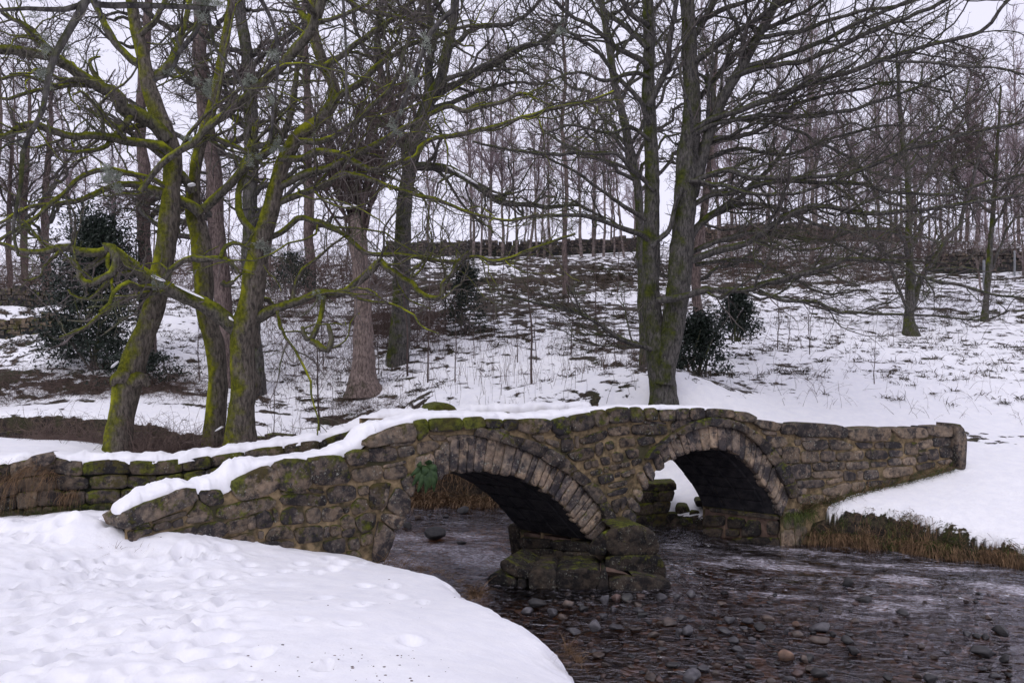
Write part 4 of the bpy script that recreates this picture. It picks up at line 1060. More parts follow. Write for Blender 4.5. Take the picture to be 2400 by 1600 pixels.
def grow(S, D, L, R0, nseg, wig, trop, rng, tip=0.35):
    """vectorised random-walk branches"""
    Mn = len(S)
    step = (L / nseg)[:, None]
    P = [S]; d = D.copy()
    tr_ = np.asarray(trop, float)
    for k in range(nseg):
        d = nrmz(d + rng.normal(0, wig, (Mn, 3)) + tr_)
        P.append(P[-1] + d * step)
    P = np.stack(P, 1)
    t = np.linspace(0, 1, nseg + 1)[None]
    R = R0[:, None] * (1 - (1 - tip) * t)
    return P, R

def spawn(P, R, dens, ang, lenf, rratio, rmin, nseg, wig, trop, rng, t0=0.12, maxn=None, lmax=3.0, lmin=0.15, flat=0.0, tip=0.35):
    Mn, K, _ = P.shape
    seg = np.linalg.norm(np.diff(P, axis=1), axis=2)
    Ln = seg.sum(1)
    cnt = rng.poisson(dens * Ln)
    idx = np.repeat(np.arange(Mn), cnt)
    if maxn and len(idx) > maxn:
        idx = rng.choice(idx, maxn, replace=False)
    n = len(idx)
    t = t0 + (1 - t0) * rng.random(n) ** 0.85
    f = t * (K - 1); i0 = np.minimum(f.astype(int), K - 2); fr = (f - i0)[:, None]
    S = P[idx, i0] * (1 - fr) + P[idx, i0 + 1] * fr
    T = nrmz(P[idx, i0 + 1] - P[idx, i0])
    r = R[idx, i0] * (1 - fr[:, 0]) + R[idx, i0 + 1] * fr[:, 0]
    rnd = nrmz(rng.normal(0, 1, (n, 3)) * np.array([1, 1, 1 - flat]))
    side = nrmz(rnd - T * (rnd * T).sum(1, keepdims=True))
    a = np.radians(rng.normal(ang, 13, n))[:, None]
    D = nrmz(T * np.cos(a) + side * np.sin(a))
    L = np.clip(lenf * Ln[idx] * (1.08 - t) * rng.uniform(0.55, 1.35, n), lmin, lmax)
    R0 = np.maximum(r * rratio * rng.uniform(0.7, 1.1, n), rmin)
    R0 = np.minimum(R0, r * 0.9)
    R0 = np.maximum(R0, rmin)
    return grow(S, D, L, R0, nseg, wig, trop, rng, tip)

def limb(pts, d0, d1, w0, w1, n=None, wig=0.0, rng=RNG):
    """traced limb: photograph polyline, distance and width at both ends -> points, radii"""
    p = np.asarray(pts, float)
    s = np.concatenate([[0], np.cumsum(np.linalg.norm(np.diff(p[:, :2], axis=0), axis=1))]); s /= s[-1]
    if p.shape[1] == 3:
        w = p[:, 2]
    else:
        w = w0 + (w1 - w0) * s
    d = d0 + (d1 - d0) * s
    C = np.concatenate([Ua(p[:, 0], p[:, 1], d), (w * d / FP / 2 * 0.90)[:, None]], 1)
    if n is None:
        n = int(max(8, min(90, np.linalg.norm(np.diff(C[:, :3], axis=0), axis=1).sum() / 0.09)))
    Q = crom(C, n)
    if wig:
        t = np.linspace(0, 1, n)
        k = rng.uniform(0, 50)
        ln = np.linalg.norm(C[-1, :3] - C[0, :3]) + 0.1
        for j in range(3):
            Q[:, j] += wig * fbm(t * ln * 2.2 + k + 11 * j, k + 0 * t, 0, 3) * np.minimum(1, t * 6)
    return Q[:, :3], np.maximum(Q[:, 3], 0.003)

def crown_mesh(name, parts, parent, mat, kind="stuff"):
    V, Q, b = [], [], 0
    for P, R, s in parts:
        if len(P) == 0: continue
        v, q = tubes(P, R, s)
        V.append(v); Q.append(q + b); b += len(v)
    if not V: return None
    return mk(name, np.concatenate(V), quads=np.concatenate(Q), mat=mat, parent=parent, kind=kind)

def extend(P, R, rng):
    """carry a stem that leaves the top of the picture on to its own tip"""
    if HY - (P[-1, 2] - CZ) * FP / P[-1, 1] > 15 or R[-1] < 0.02:
        return P, R
    T = nrmz(P[-1] - P[-4])
    L = float(np.clip(34 * R[-1], 1.2, 4.5)); n = max(10, int(L / 0.12))
    t_ = np.linspace(1 / n, 1, n)[:, None]
    k = rng.uniform(0, 50)
    w = np.stack([fbm(t_[:, 0] * L + k + 9 * j, 0 * t_[:, 0] + k, 0, 3) for j in range(3)], -1) * 0.35 * t_
    E = P[-1] + T * L * t_ + np.array([0, 0, 0.25 * L]) * t_ ** 2 + w
    return np.concatenate([P, E]), np.concatenate([R, R[-1] * (1 - 0.94 * t_[:, 0])])

def hero(name, label, base, trunks, limbs, mats, dens=(1.5, 3.0, 4.5), wig=0.34, trop=(0, 0, 0.03), seed=3, lenf=(0.58, 0.55, 0.6), maxn=(400, 3500, 9000), tipr=0.0052, ang=52, branches_on_trunk=0.25, cat="tree", lmax=(2.6, 1.3, 0.7)):
    rng = np.random.default_rng(seed)
    e = empty(name, base, label, cat)
    trunks = [extend(P, R, rng) for P, R in trunks]; limbs = [extend(P, R, rng) for P, R in limbs]
    TP = []
    for k, tr_ in enumerate(trunks):
        P, R = tr_
        v, q = tubes(P[None], R[None] * 0.9, 18, 0.16, seed * 3.7 + k)
        mk("trunk", v, quads=q, mat=mats[0], parent=e)
        TP.append((P, R))
    for k, (P, R) in enumerate(limbs):
        v, q = tubes(P[None], R[None], 10, 0.20, seed * 5.1 + k)
        mk("limb", v, quads=q, mat=mats[1], parent=e)
    K = 30
    def rs(P, R):
        Q = crom(np.concatenate([P, R[:, None]], 1), K)
        return Q[:, :3], Q[:, 3]
    A = [rs(*x) for x in limbs]
    LP = np.stack([a[0] for a in A]); LR = np.stack([a[1] for a in A])
    b1 = spawn(LP, LR, dens[0], ang, lenf[0], 0.5, tipr * 2.2, 9, wig, trop, rng, 0.08, maxn[0], lmax[0], 0.35 * lmax[0])
    if branches_on_trunk:
        A2 = [rs(*x) for x in trunks]
        b1t = spawn(np.stack([a[0] for a in A2]), np.stack([a[1] for a in A2]), branches_on_trunk, 70, 0.2, 0.12, tipr * 2.2, 9, wig, trop, rng, 0.35, 200, lmax[0] * 0.8, 0.5)
        b1 = (np.concatenate([b1[0], b1t[0]]), np.concatenate([np.maximum(b1[1], 0.004), np.minimum(b1t[1], 0.03)]))
    b2 = spawn(b1[0], b1[1], dens[1], ang, lenf[1], 0.6, tipr * 1.45, 6, wig * 0.9, trop, rng, 0.1, maxn[1], lmax[1], 0.32 * lmax[1])
    b2b = spawn(LP, LR, dens[0] * 1.2, 65, 0.12, 0.2, tipr * 1.45, 6, wig, trop, rng, 0.08, maxn[1] // 3, lmax[1], 0.2)
    b2 = (np.concatenate([b2[0], b2b[0]]), np.minimum(np.concatenate([b2[1], b2b[1]]), max(0.014, tipr * 2)))
    b3 = spawn(b2[0], b2[1], dens[2], 48, lenf[2], 0.6, tipr, 4, wig * 0.8, trop, rng, 0.1, maxn[2], lmax[2], 0.28 * lmax[2])
    b4 = spawn(b3[0], b3[1], dens[2] * 0.9, 45, 0.55, 0.7, tipr * 0.85, 2, wig * 0.7, trop, rng, 0.2, int(maxn[2] * 0.9), 0.4 * lmax[2] + 0.05, 0.1)
    crown_mesh("branches", [(b1[0], b1[1], 6)], e, mats[1])
    crown_mesh("crown", [(b2[0], b2[1], 4), (b3[0], b3[1], 3), (b4[0], b4[1], 3)], e, mats[2])
    return e

# --- leaning tree on the left
dA = 12.7
trA = [limb([(272, 1085, 92), (275, 1050, 80), (283, 980, 74), (296, 915, 80), (306, 880, 76), (325, 820, 64), (350, 755, 62), (368, 690, 60), (383, 610, 58), (394, 540, 56), (402, 450, 52), (404, 370, 52), (385, 305, 50), (352, 215, 44), (334, 130, 40), (312, 30, 34), (300, -80, 28)], dA, dA + 0.6, 0, 0)]
trA += [limb([(262, 905, 8), (270, 890, 34), (290, 880, 50), (300, 870, 30)], dA - 0.12, dA - 0.05, 0, 0, 10), limb([(350, 905, 10), (335, 890, 44), (315, 890, 50), (300, 880, 30)], dA, dA, 0, 0, 10)]
liA = [
    limb([(392, 330), (350, 285), (306, 262), (268, 214), (206, 184), (145, 141), (90, 125), (0, 111), (-120, 90)], dA + 0.3, dA - 1.5, 40, 18, wig=0.12),
    limb([(400, 360), (370, 340), (306, 325), (230, 318), (153, 306), (57, 291), (0, 314), (-100, 330)], dA + 0.2, dA - 2.0, 26, 12, wig=0.12),
    limb([(150, 145), (90, 95), (40, 45), (0, 20)], dA - 0.9, dA - 1.6, 18, 9, wig=0.1),
    limb([(340, 160), (290, 120), (240, 60), (215, 0), (190, -60)], dA + 0.5, dA + 0.2, 22, 12, wig=0.12),
    limb([(345, 200), (400, 140), (430, 60), (450, -40)], dA + 0.5, dA + 1.2, 22, 12, wig=0.12),
    limb([(206, 184), (140, 200), (77, 180), (0, 186)], dA - 0.4, dA - 1.6, 14, 8, wig=0.1),
    limb([(268, 214), (200, 200), (120, 205), (40, 225), (-60, 230)], dA - 0.1, dA - 1.0, 14, 8, wig=0.1),
    limb([(325, 90), (370, 30), (400, -40)], dA + 0.5, dA + 0.5, 18, 10, wig=0.1),
]
MA = (M['bark'], M['limb'], M['twig'])
hero("mossy_tree", "leaning mossy tree with a knobbly trunk behind the left wing wall", U(272, 1080, dA), trA, liA, MA, seed=5, dens=(3.6, 3.8, 4.6), wig=0.27, tipr=0.0042, maxn=(330, 2600, 8000))

# --- twin-stemmed mossy tree
dB = 13.0
trB = [limb([(562, 1080, 105), (563, 1035, 92), (566, 980, 78), (570, 900, 74), (566, 830, 72), (572, 775, 76), (588, 710, 68), (596, 640, 66), (610, 570, 58), (632, 500, 52), (650, 430, 46), (668, 372, 45), (700, 318, 40), (742, 288, 38), (778, 245, 36), (783, 205, 34), (762, 155, 32), (740, 100, 30), (733, 40, 28), (740, -70, 24)], dB, dB - 0.5, 0, 0),
       limb([(500, 1085, 80), (500, 1040, 66), (506, 960, 56), (512, 880, 54), (502, 800, 52), (482, 735, 54), (477, 640, 54), (470, 560, 54), (456, 495, 50), (455, 435, 36), (460, 383, 34), (472, 330, 32), (500, 240, 30), (520, 140, 26), (540, 20, 22), (550, -60, 18)], dB + 0.35, dB + 0.6, 0, 0),
       limb([(586, 930, 20), (596, 905, 40), (580, 880, 60)], dB, dB, 0, 0, 8), limb([(597, 815, 16), (598, 800, 36), (580, 780, 60)], dB, dB, 0, 0, 8)]
liB = [
    limb([(555, 775, 40), (520, 742, 46), (480, 715, 44), (420, 690, 40), (365, 662, 40), (320, 628, 34), (285, 602, 30), (262, 585, 26), (230, 592, 24), (190, 590, 24), (150, 580, 22), (100, 590, 18), (50, 588, 14), (0, 570, 11), (-80, 560, 8)], dB - 0.15, dB - 1.9, 0, 0),
    limb([(258, 588, 20), (248, 575, 22), (262, 580, 24), (273, 610, 22), (262, 640, 20), (240, 652, 20), (212, 664, 18), (188, 655, 16), (184, 628, 12), (168, 606, 9), (148, 612, 6)], dB - 1.35, dB - 1.6, 0, 0),
    limb([(380, 660, 14), (400, 632, 15), (440, 606, 16), (470, 608, 17), (515, 606, 15), (540, 615, 14), (558, 640, 12)], dB - 0.75, dB - 0.5, 0, 0),
    limb([(517, 604), (530, 576), (556, 570), (590, 585), (625, 592)], dB - 0.6, dB - 0.2, 12, 9),
    limb([(520, 660), (530, 668), (548, 660)], dB - 0.25, dB - 0.2, 16, 12),
    limb([(470, 500, 34), (440, 478, 26), (383, 455, 24), (337, 440, 20), (291, 434, 18), (245, 442, 15), (191, 467, 13), (142, 478, 12), (69, 488, 10), (0, 524, 8)], dB + 0.3, dB - 1.2, 0, 0, wig=0.06),
    limb([(452, 450), (420, 405), (385, 372), (363, 352), (320, 330), (260, 318)], dB + 0.3, dB - 0.5, 24, 12, wig=0.06),
    limb([(425, 470), (360, 420), (298, 405), (230, 402), (184, 421), (145, 459), (96, 501), (38, 539), (0, 562)], dB + 0.1, dB - 1.5, 16, 9, wig=0.06),
    limb([(329, 448), (383, 379), (440, 340), (482, 298), (536, 268), (574, 230), (631, 184), (681, 126), (727, 69), (750, 23), (775, -50)], dB - 1.0, dB - 1.4, 16, 30, wig=0.05),
    limb([(478, 490), (536, 432), (574, 394), (627, 356), (670, 300), (690, 230), (700, 150), (715, 80)], dB + 0.3, dB - 0.2, 26, 12, wig=0.06),
    limb([(478, 321), (505, 325), (543, 340), (585, 360), (620, 390)], dB - 0.9, dB - 0.6, 15, 10),
    limb([(655, 372), (708, 371), (746, 356), (800, 363), (838, 383), (877, 398), (915, 383), (960, 375), (980, 367), (991, 344), (1030, 325), (1106, 306), (1183, 287), (1278, 260), (1374, 237), (1440, 215)], dB - 0.4, dB - 1.6, 18, 7, wig=0.05),
    limb([(650, 440), (720, 408), (800, 383), (857, 352), (934, 306), (991, 275), (1049, 252), (1083, 264), (1125, 252), (1183, 241), (1221, 222), (1250, 226)], dB - 0.3, dB - 1.2, 22, 8, wig=0.04),
    limb([(640, 480), (669, 470), (708, 455), (758, 440), (800, 405), (850, 415), (877, 425), (934, 444), (1030, 467), (1087, 494), (1144, 509), (1202, 514), (1260, 500)], dB - 0.2, dB - 1.5, 18, 6, wig=0.05),
    limb([(625, 560), (662, 543), (689, 520), (708, 509), (746, 524), (800, 546), (831, 573), (857, 592), (899, 596), (953, 599), (1010, 611), (1068, 615), (1091, 607), (1125, 603), (1156, 615), (1206, 603), (1236, 588), (1297, 565), (1350, 548)], dB - 0.1, dB - 1.3, 16, 7, wig=0.03),
    limb([(590, 748, 40), (604, 745, 30), (650, 722, 24), (708, 703, 22), (746, 687, 21), (800, 687, 20), (838, 661, 20), (869, 634, 20), (892, 611, 18), (907, 628, 17), (945, 653, 17), (968, 664, 17), (976, 680, 17), (999, 695, 16), (1030, 699, 14), (1037, 684, 12), (1037, 664, 12), (1060, 642, 12), (1072, 615, 12), (1100, 590, 8)], dB - 0.1, dB - 1.0, 0, 0),
    limb([(760, 686, 14), (754, 730, 14), (746, 760, 13), (727, 798, 15), (712, 783, 13), (708, 765, 9)], dB - 0.45, dB - 0.6, 0, 0),
    limb([(728, 798, 13), (740, 803, 16), (765, 822, 16), (777, 798, 13), (769, 760, 10)], dB - 0.6, dB - 0.65, 0, 0),
    limb([(592, 725, 30), (560, 720, 14), (620, 700, 16), (640, 715, 10)], dB + 0.1, dB + 0.4, 0, 0),
    limb([(762, 155), (800, 130), (860, 90), (930, 40), (1000, -20)], dB - 0.5, dB - 1.2, 18, 9, wig=0.08),
    limb([(740, 290), (790, 230), (850, 190), (920, 130), (1000, 90), (1080, 70), (1150, 60)], dB - 0.4, dB - 0.9, 20, 8, wig=0.07),
    limb([(700, 330), (760, 330), (820, 300), (880, 240), (930, 180), (960, 90), (990, 0)], dB - 0.4, dB - 1.6, 16, 8, wig=0.08),
    limb([(735, 60), (700, 20), (670, -40)], dB - 0.4, dB - 0.2, 18, 12, wig=0.05),
    limb([(610, 560), (560, 500), (560, 430), (590, 360), (600, 290)], dB - 0.1, dB + 0.6, 22, 12, wig=0.06),
]
treeB = hero("mossy_tree", "twin-stemmed bright mossy tree with gnarled hooked boughs behind the bridge ramp", U(550, 1075, dB), trB, liB, MA, seed=8, dens=(3.2, 3.6, 4.4), wig=0.27, tipr=0.0042, maxn=(420, 3400, 10500))

# --- tall tree right of centre
dC = 17.4
trC = [limb([(1556, 965, 100), (1555, 940, 86), (1552, 900, 78), (1549, 850, 80), (1548, 815, 88), (1536, 770, 60), (1526, 700, 52), (1526, 600, 50), (1528, 500, 46), (1528, 400, 42), (1524, 300, 40), (1520, 200, 37), (1522, 100, 34), (1518, 0, 30), (1514, -100, 26)], dC, dC + 0.2, 0, 0),
       limb([(1556, 900, 60), (1562, 850, 62), (1572, 800, 64), (1582, 740, 66), (1592, 660, 68), (1599, 560, 68), (1607, 450, 66), (1615, 340, 60), (1621, 230, 48), (1616, 120, 44), (1611, 0, 40), (1608, -100, 34)], dC - 0.15, dC - 0.3, 0, 0)]
f2 = lambda pts: [(1600 + x * .3826, y * .3826) for x, y in pts]
f5 = lambda pts: [(1600 + x * .3826, 500 + y * .3826) for x, y in pts]
g2 = lambda pts: [(800 + x * .3826, y * .3826) for x, y in pts]
g5 = lambda pts: [(800 + x * .3826, 500 + y * .3826) for x, y in pts]
liC = [
    limb([(1622, 460), (1650, 360), (1672, 290), (1696, 230), (1735, 160), (1780, 80), (1820, 0), (1850, -60)], dC - 0.2, dC - 0.8, 30, 20, wig=0.05),
    limb([(1622, 150)] + f2([(200, 280), (380, 160), (500, 80), (620, 0)]), dC - 0.3, dC - 1.2, 20, 10, wig=0.06),
    limb(f2([(330, 450), (400, 410), (600, 350), (800, 280), (1000, 180), (1200, 90), (1400, 0), (1560, -90)]), dC - 0.5, dC - 2.0, 14, 9, wig=0.06),
    limb(f2([(260, 500), (430, 430), (700, 380), (900, 310), (1200, 180), (1500, 60), (1700, -40)]), dC - 0.5, dC - 2.5, 15, 9, wig=0.06),
    limb(f2([(60, 800), (200, 720), (450, 640), (650, 570), (850, 490), (1050, 430), (1280, 350), (1550, 260), (1830, 180), (1960, 20), (2060, -60)]), dC - 0.4, dC - 3.0, 16, 8, wig=0.06),
    limb(f2([(1200, 370), (1450, 380), (1700, 410), (1950, 430), (2150, 470)]), dC - 2.0, dC - 3.0, 8, 5, wig=0.05),
    limb(f2([(60, 830), (200, 760), (500, 710), (800, 710), (1000, 680), (1200, 620), (1450, 540), (1650, 440)]), dC - 0.4, dC - 1.8, 13, 6, wig=0.06),
    limb(f2([(40, 1130), (120, 1090), (270, 1040), (400, 1080), (600, 1090), (800, 1080), (1050, 1050), (1250, 970), (1500, 890), (1700, 830), (2000, 760), (2200, 720)]), dC - 0.4, dC - 2.6, 14, 6, wig=0.06),
    limb(f2([(40, 1110), (100, 1110), (270, 1150), (450, 1190), (650, 1190), (800, 1150), (1000, 1080), (1180, 1000)]), dC - 0.5, dC - 2.0, 11, 5, wig=0.05),
    limb(f2([(60, 1260), (170, 1200), (350, 1170), (550, 1110), (800, 1120), (1100, 1130), (1250, 1170), (1450, 1190), (1620, 1190), (1800, 1140), (2000, 1090), (2200, 1040)]), dC - 0.2, dC - 2.4, 14, 6, wig=0.05),
    limb(f2([(20, 1500), (100, 1380), (250, 1260), (380, 1180), (560, 1000), (700, 850)]), dC - 0.2, dC + 0.8, 20, 8, wig=0.05),
    limb(f2([(0, 1620), (150, 1560), (400, 1480), (600, 1350), (750, 1270), (870, 1260), (1050, 1300), (1250, 1300), (1550, 1270), (2090, 1200), (2300, 1180)]), dC - 0.2, dC - 3.2, 19, 6, wig=0.05),
    limb([(1540, 705)] + f5([(0, 510), (150, 470), (400, 470), (500, 430), (700, 380), (900, 320), (1000, 280), (1200, 290), (1330, 310), (1420, 370), (1550, 420), (1700, 440), (1900, 500), (2090, 520), (2250, 560)]), dC - 0.45, dC - 3.4, 19, 5, wig=0.03),
    limb(f5([(460, 470), (600, 530), (800, 540), (950, 600), (1050, 600), (1300, 620), (1550, 630), (1780, 650), (1900, 640), (2000, 600)]), dC - 1.1, dC - 3.2, 10, 4, wig=0.04),
    limb(f5([(20, 260), (150, 190), (300, 140), (450, 110), (700, 150), (900, 180), (1100, 260), (1350, 300)]), dC + 0.1, dC - 1.5, 14, 5, wig=0.06),
    limb([(1540, 822), (1508, 812)] + g5([(1700, 760), (1550, 660), (1400, 590), (1200, 550), (980, 500)]), dC - 0.1, dC - 1.2, 15, 5, wig=0.02),
    limb([(1527, 572)] + g2([(1850, 1440), (1700, 1390), (1500, 1320), (1270, 1320), (1050, 1345)]), dC, dC - 1.6, 16, 6, wig=0.03),
    limb(g2([(1890, 1130), (1830, 1080), (1700, 960), (1640, 940), (1400, 940), (1200, 940), (1000, 915), (800, 860)]), dC, dC - 1.8, 13, 5, wig=0.05),
    limb(g2([(1880, 420), (1830, 360), (1700, 300), (1560, 180), (1400, 90), (1300, 0)]), dC, dC - 1.0, 16, 8, wig=0.05),
    limb(g2([(1880, 300), (1820, 240), (1700, 130), (1600, 50), (1540, -60)]), dC, dC + 0.4, 16, 9, wig=0.05),
    limb(g2([(1890, 760), (1830, 620), (1700, 480), (1560, 310), (1450, 230), (1300, 150)]), dC, dC - 0.8, 15, 7, wig=0.05),
    limb(g2([(1920, 1170), (1800, 1050), (1600, 980), (1400, 900), (1250, 800)]), dC - 0.1, dC + 1.0, 12, 6, wig=0.06),
    limb([(1527, 580), (1545, 560), (1569, 536), (1584, 478), (1600, 440)], dC - 0.4, dC - 0.5, 15, 10, wig=0.02),
    limb(g2([(1870, 1350), (1700, 1240), (1550, 1130), (1420, 1040), (1300, 990), (1150, 900)]), dC, dC - 1.0, 11, 5, wig=0.05),
    limb([(1620, 100), (1660, 30), (1690, -40)], dC - 0.2, dC - 0.3, 20, 14, wig=0.03),
    limb([(1520, 250), (1560, 160), (1575, 60), (1590, -40)], dC - 0.2, dC - 0.9, 18, 12, wig=0.04),
    limb([(1640, 300), (1740, 280), (1850, 300), (1950, 350), (2030, 400), (2120, 420)], dC + 0.2, dC + 1.8, 12, 5, wig=0.08),
    limb([(1640, 520), (1740, 480), (1850, 500), (1950, 540), (2060, 540), (2200, 570)], dC + 0.2, dC + 1.2, 12, 5, wig=0.08),
    limb([(1630, 620), (1740, 610), (1840, 640), (1930, 690), (2030, 680)], dC + 0.2, dC + 0.6, 11, 5, wig=0.07),
    limb([(1640, 230), (1720, 130), (1800, 70), (1900, 20), (2000, -50)], dC + 0.1, dC - 0.6, 15, 8, wig=0.06),
    limb([(1520, 60), (1470, 20), (1420, -60)], dC, dC - 0.4, 15, 9, wig=0.05),
    limb([(1522, 180), (1480, 170), (1420, 190), (1350, 170), (1280, 190)], dC, dC - 1.2, 12, 5, wig=0.07),
    limb([(1525, 330), (1480, 300), (1420, 310), (1340, 290), (1270, 320)], dC, dC - 0.8, 11, 5, wig=0.07),
    limb([(1620, 60), (1700, 20), (1790, -10), (1900, -70)], dC - 0.2, dC - 1.0, 15, 8, wig=0.05),
    limb([(1780, 90), (1880, 70), (2000, 30), (2120, 10), (2240, -40)], dC - 0.8, dC - 2.0, 12, 6, wig=0.06),
    limb([(1640, 340), (1760, 310), (1880, 240), (2000, 210), (2110, 190), (2230, 220)], dC, dC - 1.4, 12, 5, wig=0.07),
    limb([(1640, 380), (1730, 350), (1830, 360), (1940, 330), (2050, 300), (2150, 300)], dC + 0.2, dC - 0.4, 11, 5, wig=0.07),
]
MC = (M['bark2'], M['limb2'], M['twig'])
hero("forked_tree", "tall forked tree with lichened bark and wide sweeping branches beyond the bridge crown", U(1556, 955, dC), trC, liC, MC, seed=12, dens=(2.9, 3.4, 4.2), ang=40, maxn=(620, 5000, 14000), tipr=0.0045, wig=0.2, trop=(0, 0, 0.05), lmax=(2.4, 1.3, 0.75))

# --- thick tree in the middle distance
dE = 24.0
trE = [limb([(932, 885, 74), (935, 800, 62), (938, 740, 56), (942, 640, 50), (945, 560, 46), (948, 480, 44), (957, 410, 43), (972, 340, 44), (992, 270, 40), (1014, 220, 34), (1034, 180, 30), (1049, 115, 28), (1064, 38, 25), (1070, -60, 20)], dE, dE, 0, 0)]
liE = [
    limb([(985, 290), (1000, 220), (1007, 153), (1007, 77), (1000, 0), (990, -60)], dE, dE + 0.3, 26, 16, wig=0.1),
    limb([(955, 420), (945, 340), (926, 268), (907, 214), (888, 153), (884, 77), (892, 19), (900, -50)], dE + 0.1, dE + 0.4, 24, 14, wig=0.05),
    limb([(1010, 240), (1037, 214), (1083, 191), (1144, 153), (1183, 142), (1221, 115), (1280, 90), (1324, 50)], dE, dE - 1.5, 20, 9, wig=0.1),
    limb([(1014, 225), (1049, 187), (1125, 161), (1210, 115), (1300, 100)], dE - 0.2, dE - 1.8, 14, 7, wig=0.1),
    limb([(960, 395), (984, 390), (1030, 390), (1060, 398), (1098, 421), (1133, 444), (1171, 471), (1213, 478), (1297, 486), (1360, 480)], dE, dE - 1.5, 24, 8, wig=0.05),
    limb([(1049, 115), (1110, 70), (1180, 60), (1240, 30), (1290, -30)], dE, dE - 0.6, 14, 8, wig=0.1),
    limb([(1060, 60), (1020, 0), (1000, -50)], dE, dE + 0.4, 14, 10, wig=0.05),
    limb([(890, 160), (850, 110), (830, 40), (820, -30)], dE + 0.3, dE, 12, 8, wig=0.08),
    limb([(1000, 260), (1060, 240), (1130, 215), (1200, 195), (1290, 200)], dE, dE + 1.0, 14, 6, wig=0.1),
    limb([(975, 330), (920, 300), (870, 280), (820, 230), (790, 160)], dE, dE + 0.8, 12, 6, wig=0.1),
]
hero("old_tree", "thick dark tree with a drooping bough behind the slender pollard", U(932, 870, dE), trE, liE, MC, seed=21, dens=(3.2, 4.0, 5.0), maxn=(200, 1600, 4500), tipr=0.007, lmax=(3.2, 1.8, 1.0))

# --- pollard with a broom of shoots
dD = 21.5
trD = [limb([(855, 930, 120), (854, 905, 98), (853, 875, 74), (853, 840, 64), (851, 768, 54), (848, 690, 48), (843, 615, 46), (839, 578, 54), (836, 545, 52), (833, 512, 40), (832, 500, 16)], dD, dD, 0, 0)]
rng = np.random.default_rng(4)
liD = []
for k in range(46):
    x0 = rng.uniform(812, 858); y0 = rng.uniform(500, 560)
    x1 = x0 + rng.normal(0, 75); y1 = rng.uniform(90, 330)
    liD.append(limb([(x0, y0), (x0 * .6 + x1 * .4 + rng.normal(0, 9) + (x1 - x0) * .12, y0 - (y0 - y1) * .45), (x1, y1)], dD + rng.uniform(-.2, .2), dD + rng.uniform(-1.5, 1.5), rng.uniform(4, 7.5), 1.6, 12, wig=0.08))
M['shoot'] = mat_simple("shoot_bark", (0.045, 0.034, 0.032), (0.12, 0.090, 0.080), 4, 0.9, 0.0)
hero("pollard_tree", "pale pollarded trunk with a broom of upright shoots on the slope", U(855, 925, dD), trD, liD, (M['brownbark'], M['shoot'], M['shoot']), seed=31, dens=(2.0, 3.0, 3.0), ang=28, trop=(0, 0, 0.12), wig=0.12, maxn=(600, 1600, 1500), tipr=0.0075, branches_on_trunk=0, lmax=(1.6, 0.8, 0.5))

def ground_z(x, y):
    return float(ground_far(np.array([x]), np.array([y]))[0])
# --- plain background trunks with traced stems
def plain(name, label, pts, d, seed, mats=MC, nl=10, dens=(2.6, 3.4, 4.0), spread=120, maxn=(130, 1100, 2600), up=0.35, tipr=0.0075, group=None, liw=0.45, extra=None):
    rng = np.random.default_rng(seed)
    gy = HY + (CZ - ground_z((pts[0][0] - 1200) * d / FP, d)) * FP / d + 8
    if pts[0][1] < gy:                                    # carry the foot down to the ground
        pts = [(pts[0][0], gy, pts[0][2] * 1.15)] + list(pts)
    tr_ = [limb(pts, d, d, 0, 0, wig=0.05, rng=rng)]
    p = np.array(pts, float)
    li = list(extra or [])
    for k in range(nl):
        t = rng.uniform(0.38, 0.98)
        i = t * (len(p) - 1); a = int(i); b = min(a + 1, len(p) - 1); f = i - a
        x, y, w = p[a] * (1 - f) + p[b] * f
        s = rng.choice([-1, 1]); L = spread * rng.uniform(0.6, 1.5)
        li.append(limb([(x, y), (x + s * L * .45, y - L * up * rng.uniform(0.2, 1.1)), (x + s * L, y - L * up * rng.uniform(0.3, 2.0))], d, d + rng.uniform(-2.2, 2.2), w * liw, 3, 16, wig=0.25, rng=rng))
    return hero(name, label, U(p[0, 0], p[0, 1], d), tr_, li, mats, seed=seed, dens=dens, maxn=maxn, tipr=tipr, branches_on_trunk=0.3, lmax=(2.6, 1.5, 0.9))
MB_ = (M['brownbark2'], M['limb2'], M['shoot'])
plain("brown_tree", "tall brown-barked trunk rising behind the twin-stemmed mossy tree", [(530, 850, 60), (525, 760, 50), (516, 640, 46), (508, 540, 46), (498, 390, 44), (480, 270, 42), (470, 150, 40), (470, 60, 38), (466, -80, 30)], 21.8, 41, MB_, nl=12, spread=170)
plain("lichened_tree", "grey lichened trunk standing between the mossy stems", [(600, 880, 50), (592, 760, 44), (585, 600, 42), (588, 470, 42), (590, 344, 40), (588, 230, 38), (578, 134, 36), (566, 38, 32), (560, -70, 26)], 21.5, 42, MC, nl=12, spread=170)
plain("brown_tree", "brown trunk with a broken knob behind the leaning tree", [(345, 760, 46), (342, 640, 40), (338, 560, 36), (336, 497, 40), (338, 400, 32), (328, 306, 30), (336, 180, 28), (345, 60, 24), (348, -60, 20)], 23.5, 43, MB_, nl=10, spread=160)
plain("grey_tree", "grey trunk leaning left just behind the forked tree", [(1512, 800, 32), (1506, 700, 29), (1502, 600, 26), (1494, 440, 25), (1468, 310, 24), (1445, 210, 22), (1425, 100, 20), (1410, 0, 17), (1400, -90, 13)], 22, 48, MC, nl=20, spread=190, up=0.7, maxn=(150, 1100, 2600))
plain("grey_tree", "slender twiggy tree between the thick dark tree and the forked tree", [(1325, 640, 16), (1322, 560, 13), (1328, 430, 12), (1318, 300, 11), (1325, 170, 9), (1318, 60, 7), (1322, -50, 4)], 34, 49, MB_, nl=20, spread=120, up=0.9, maxn=(150, 1100, 2600))
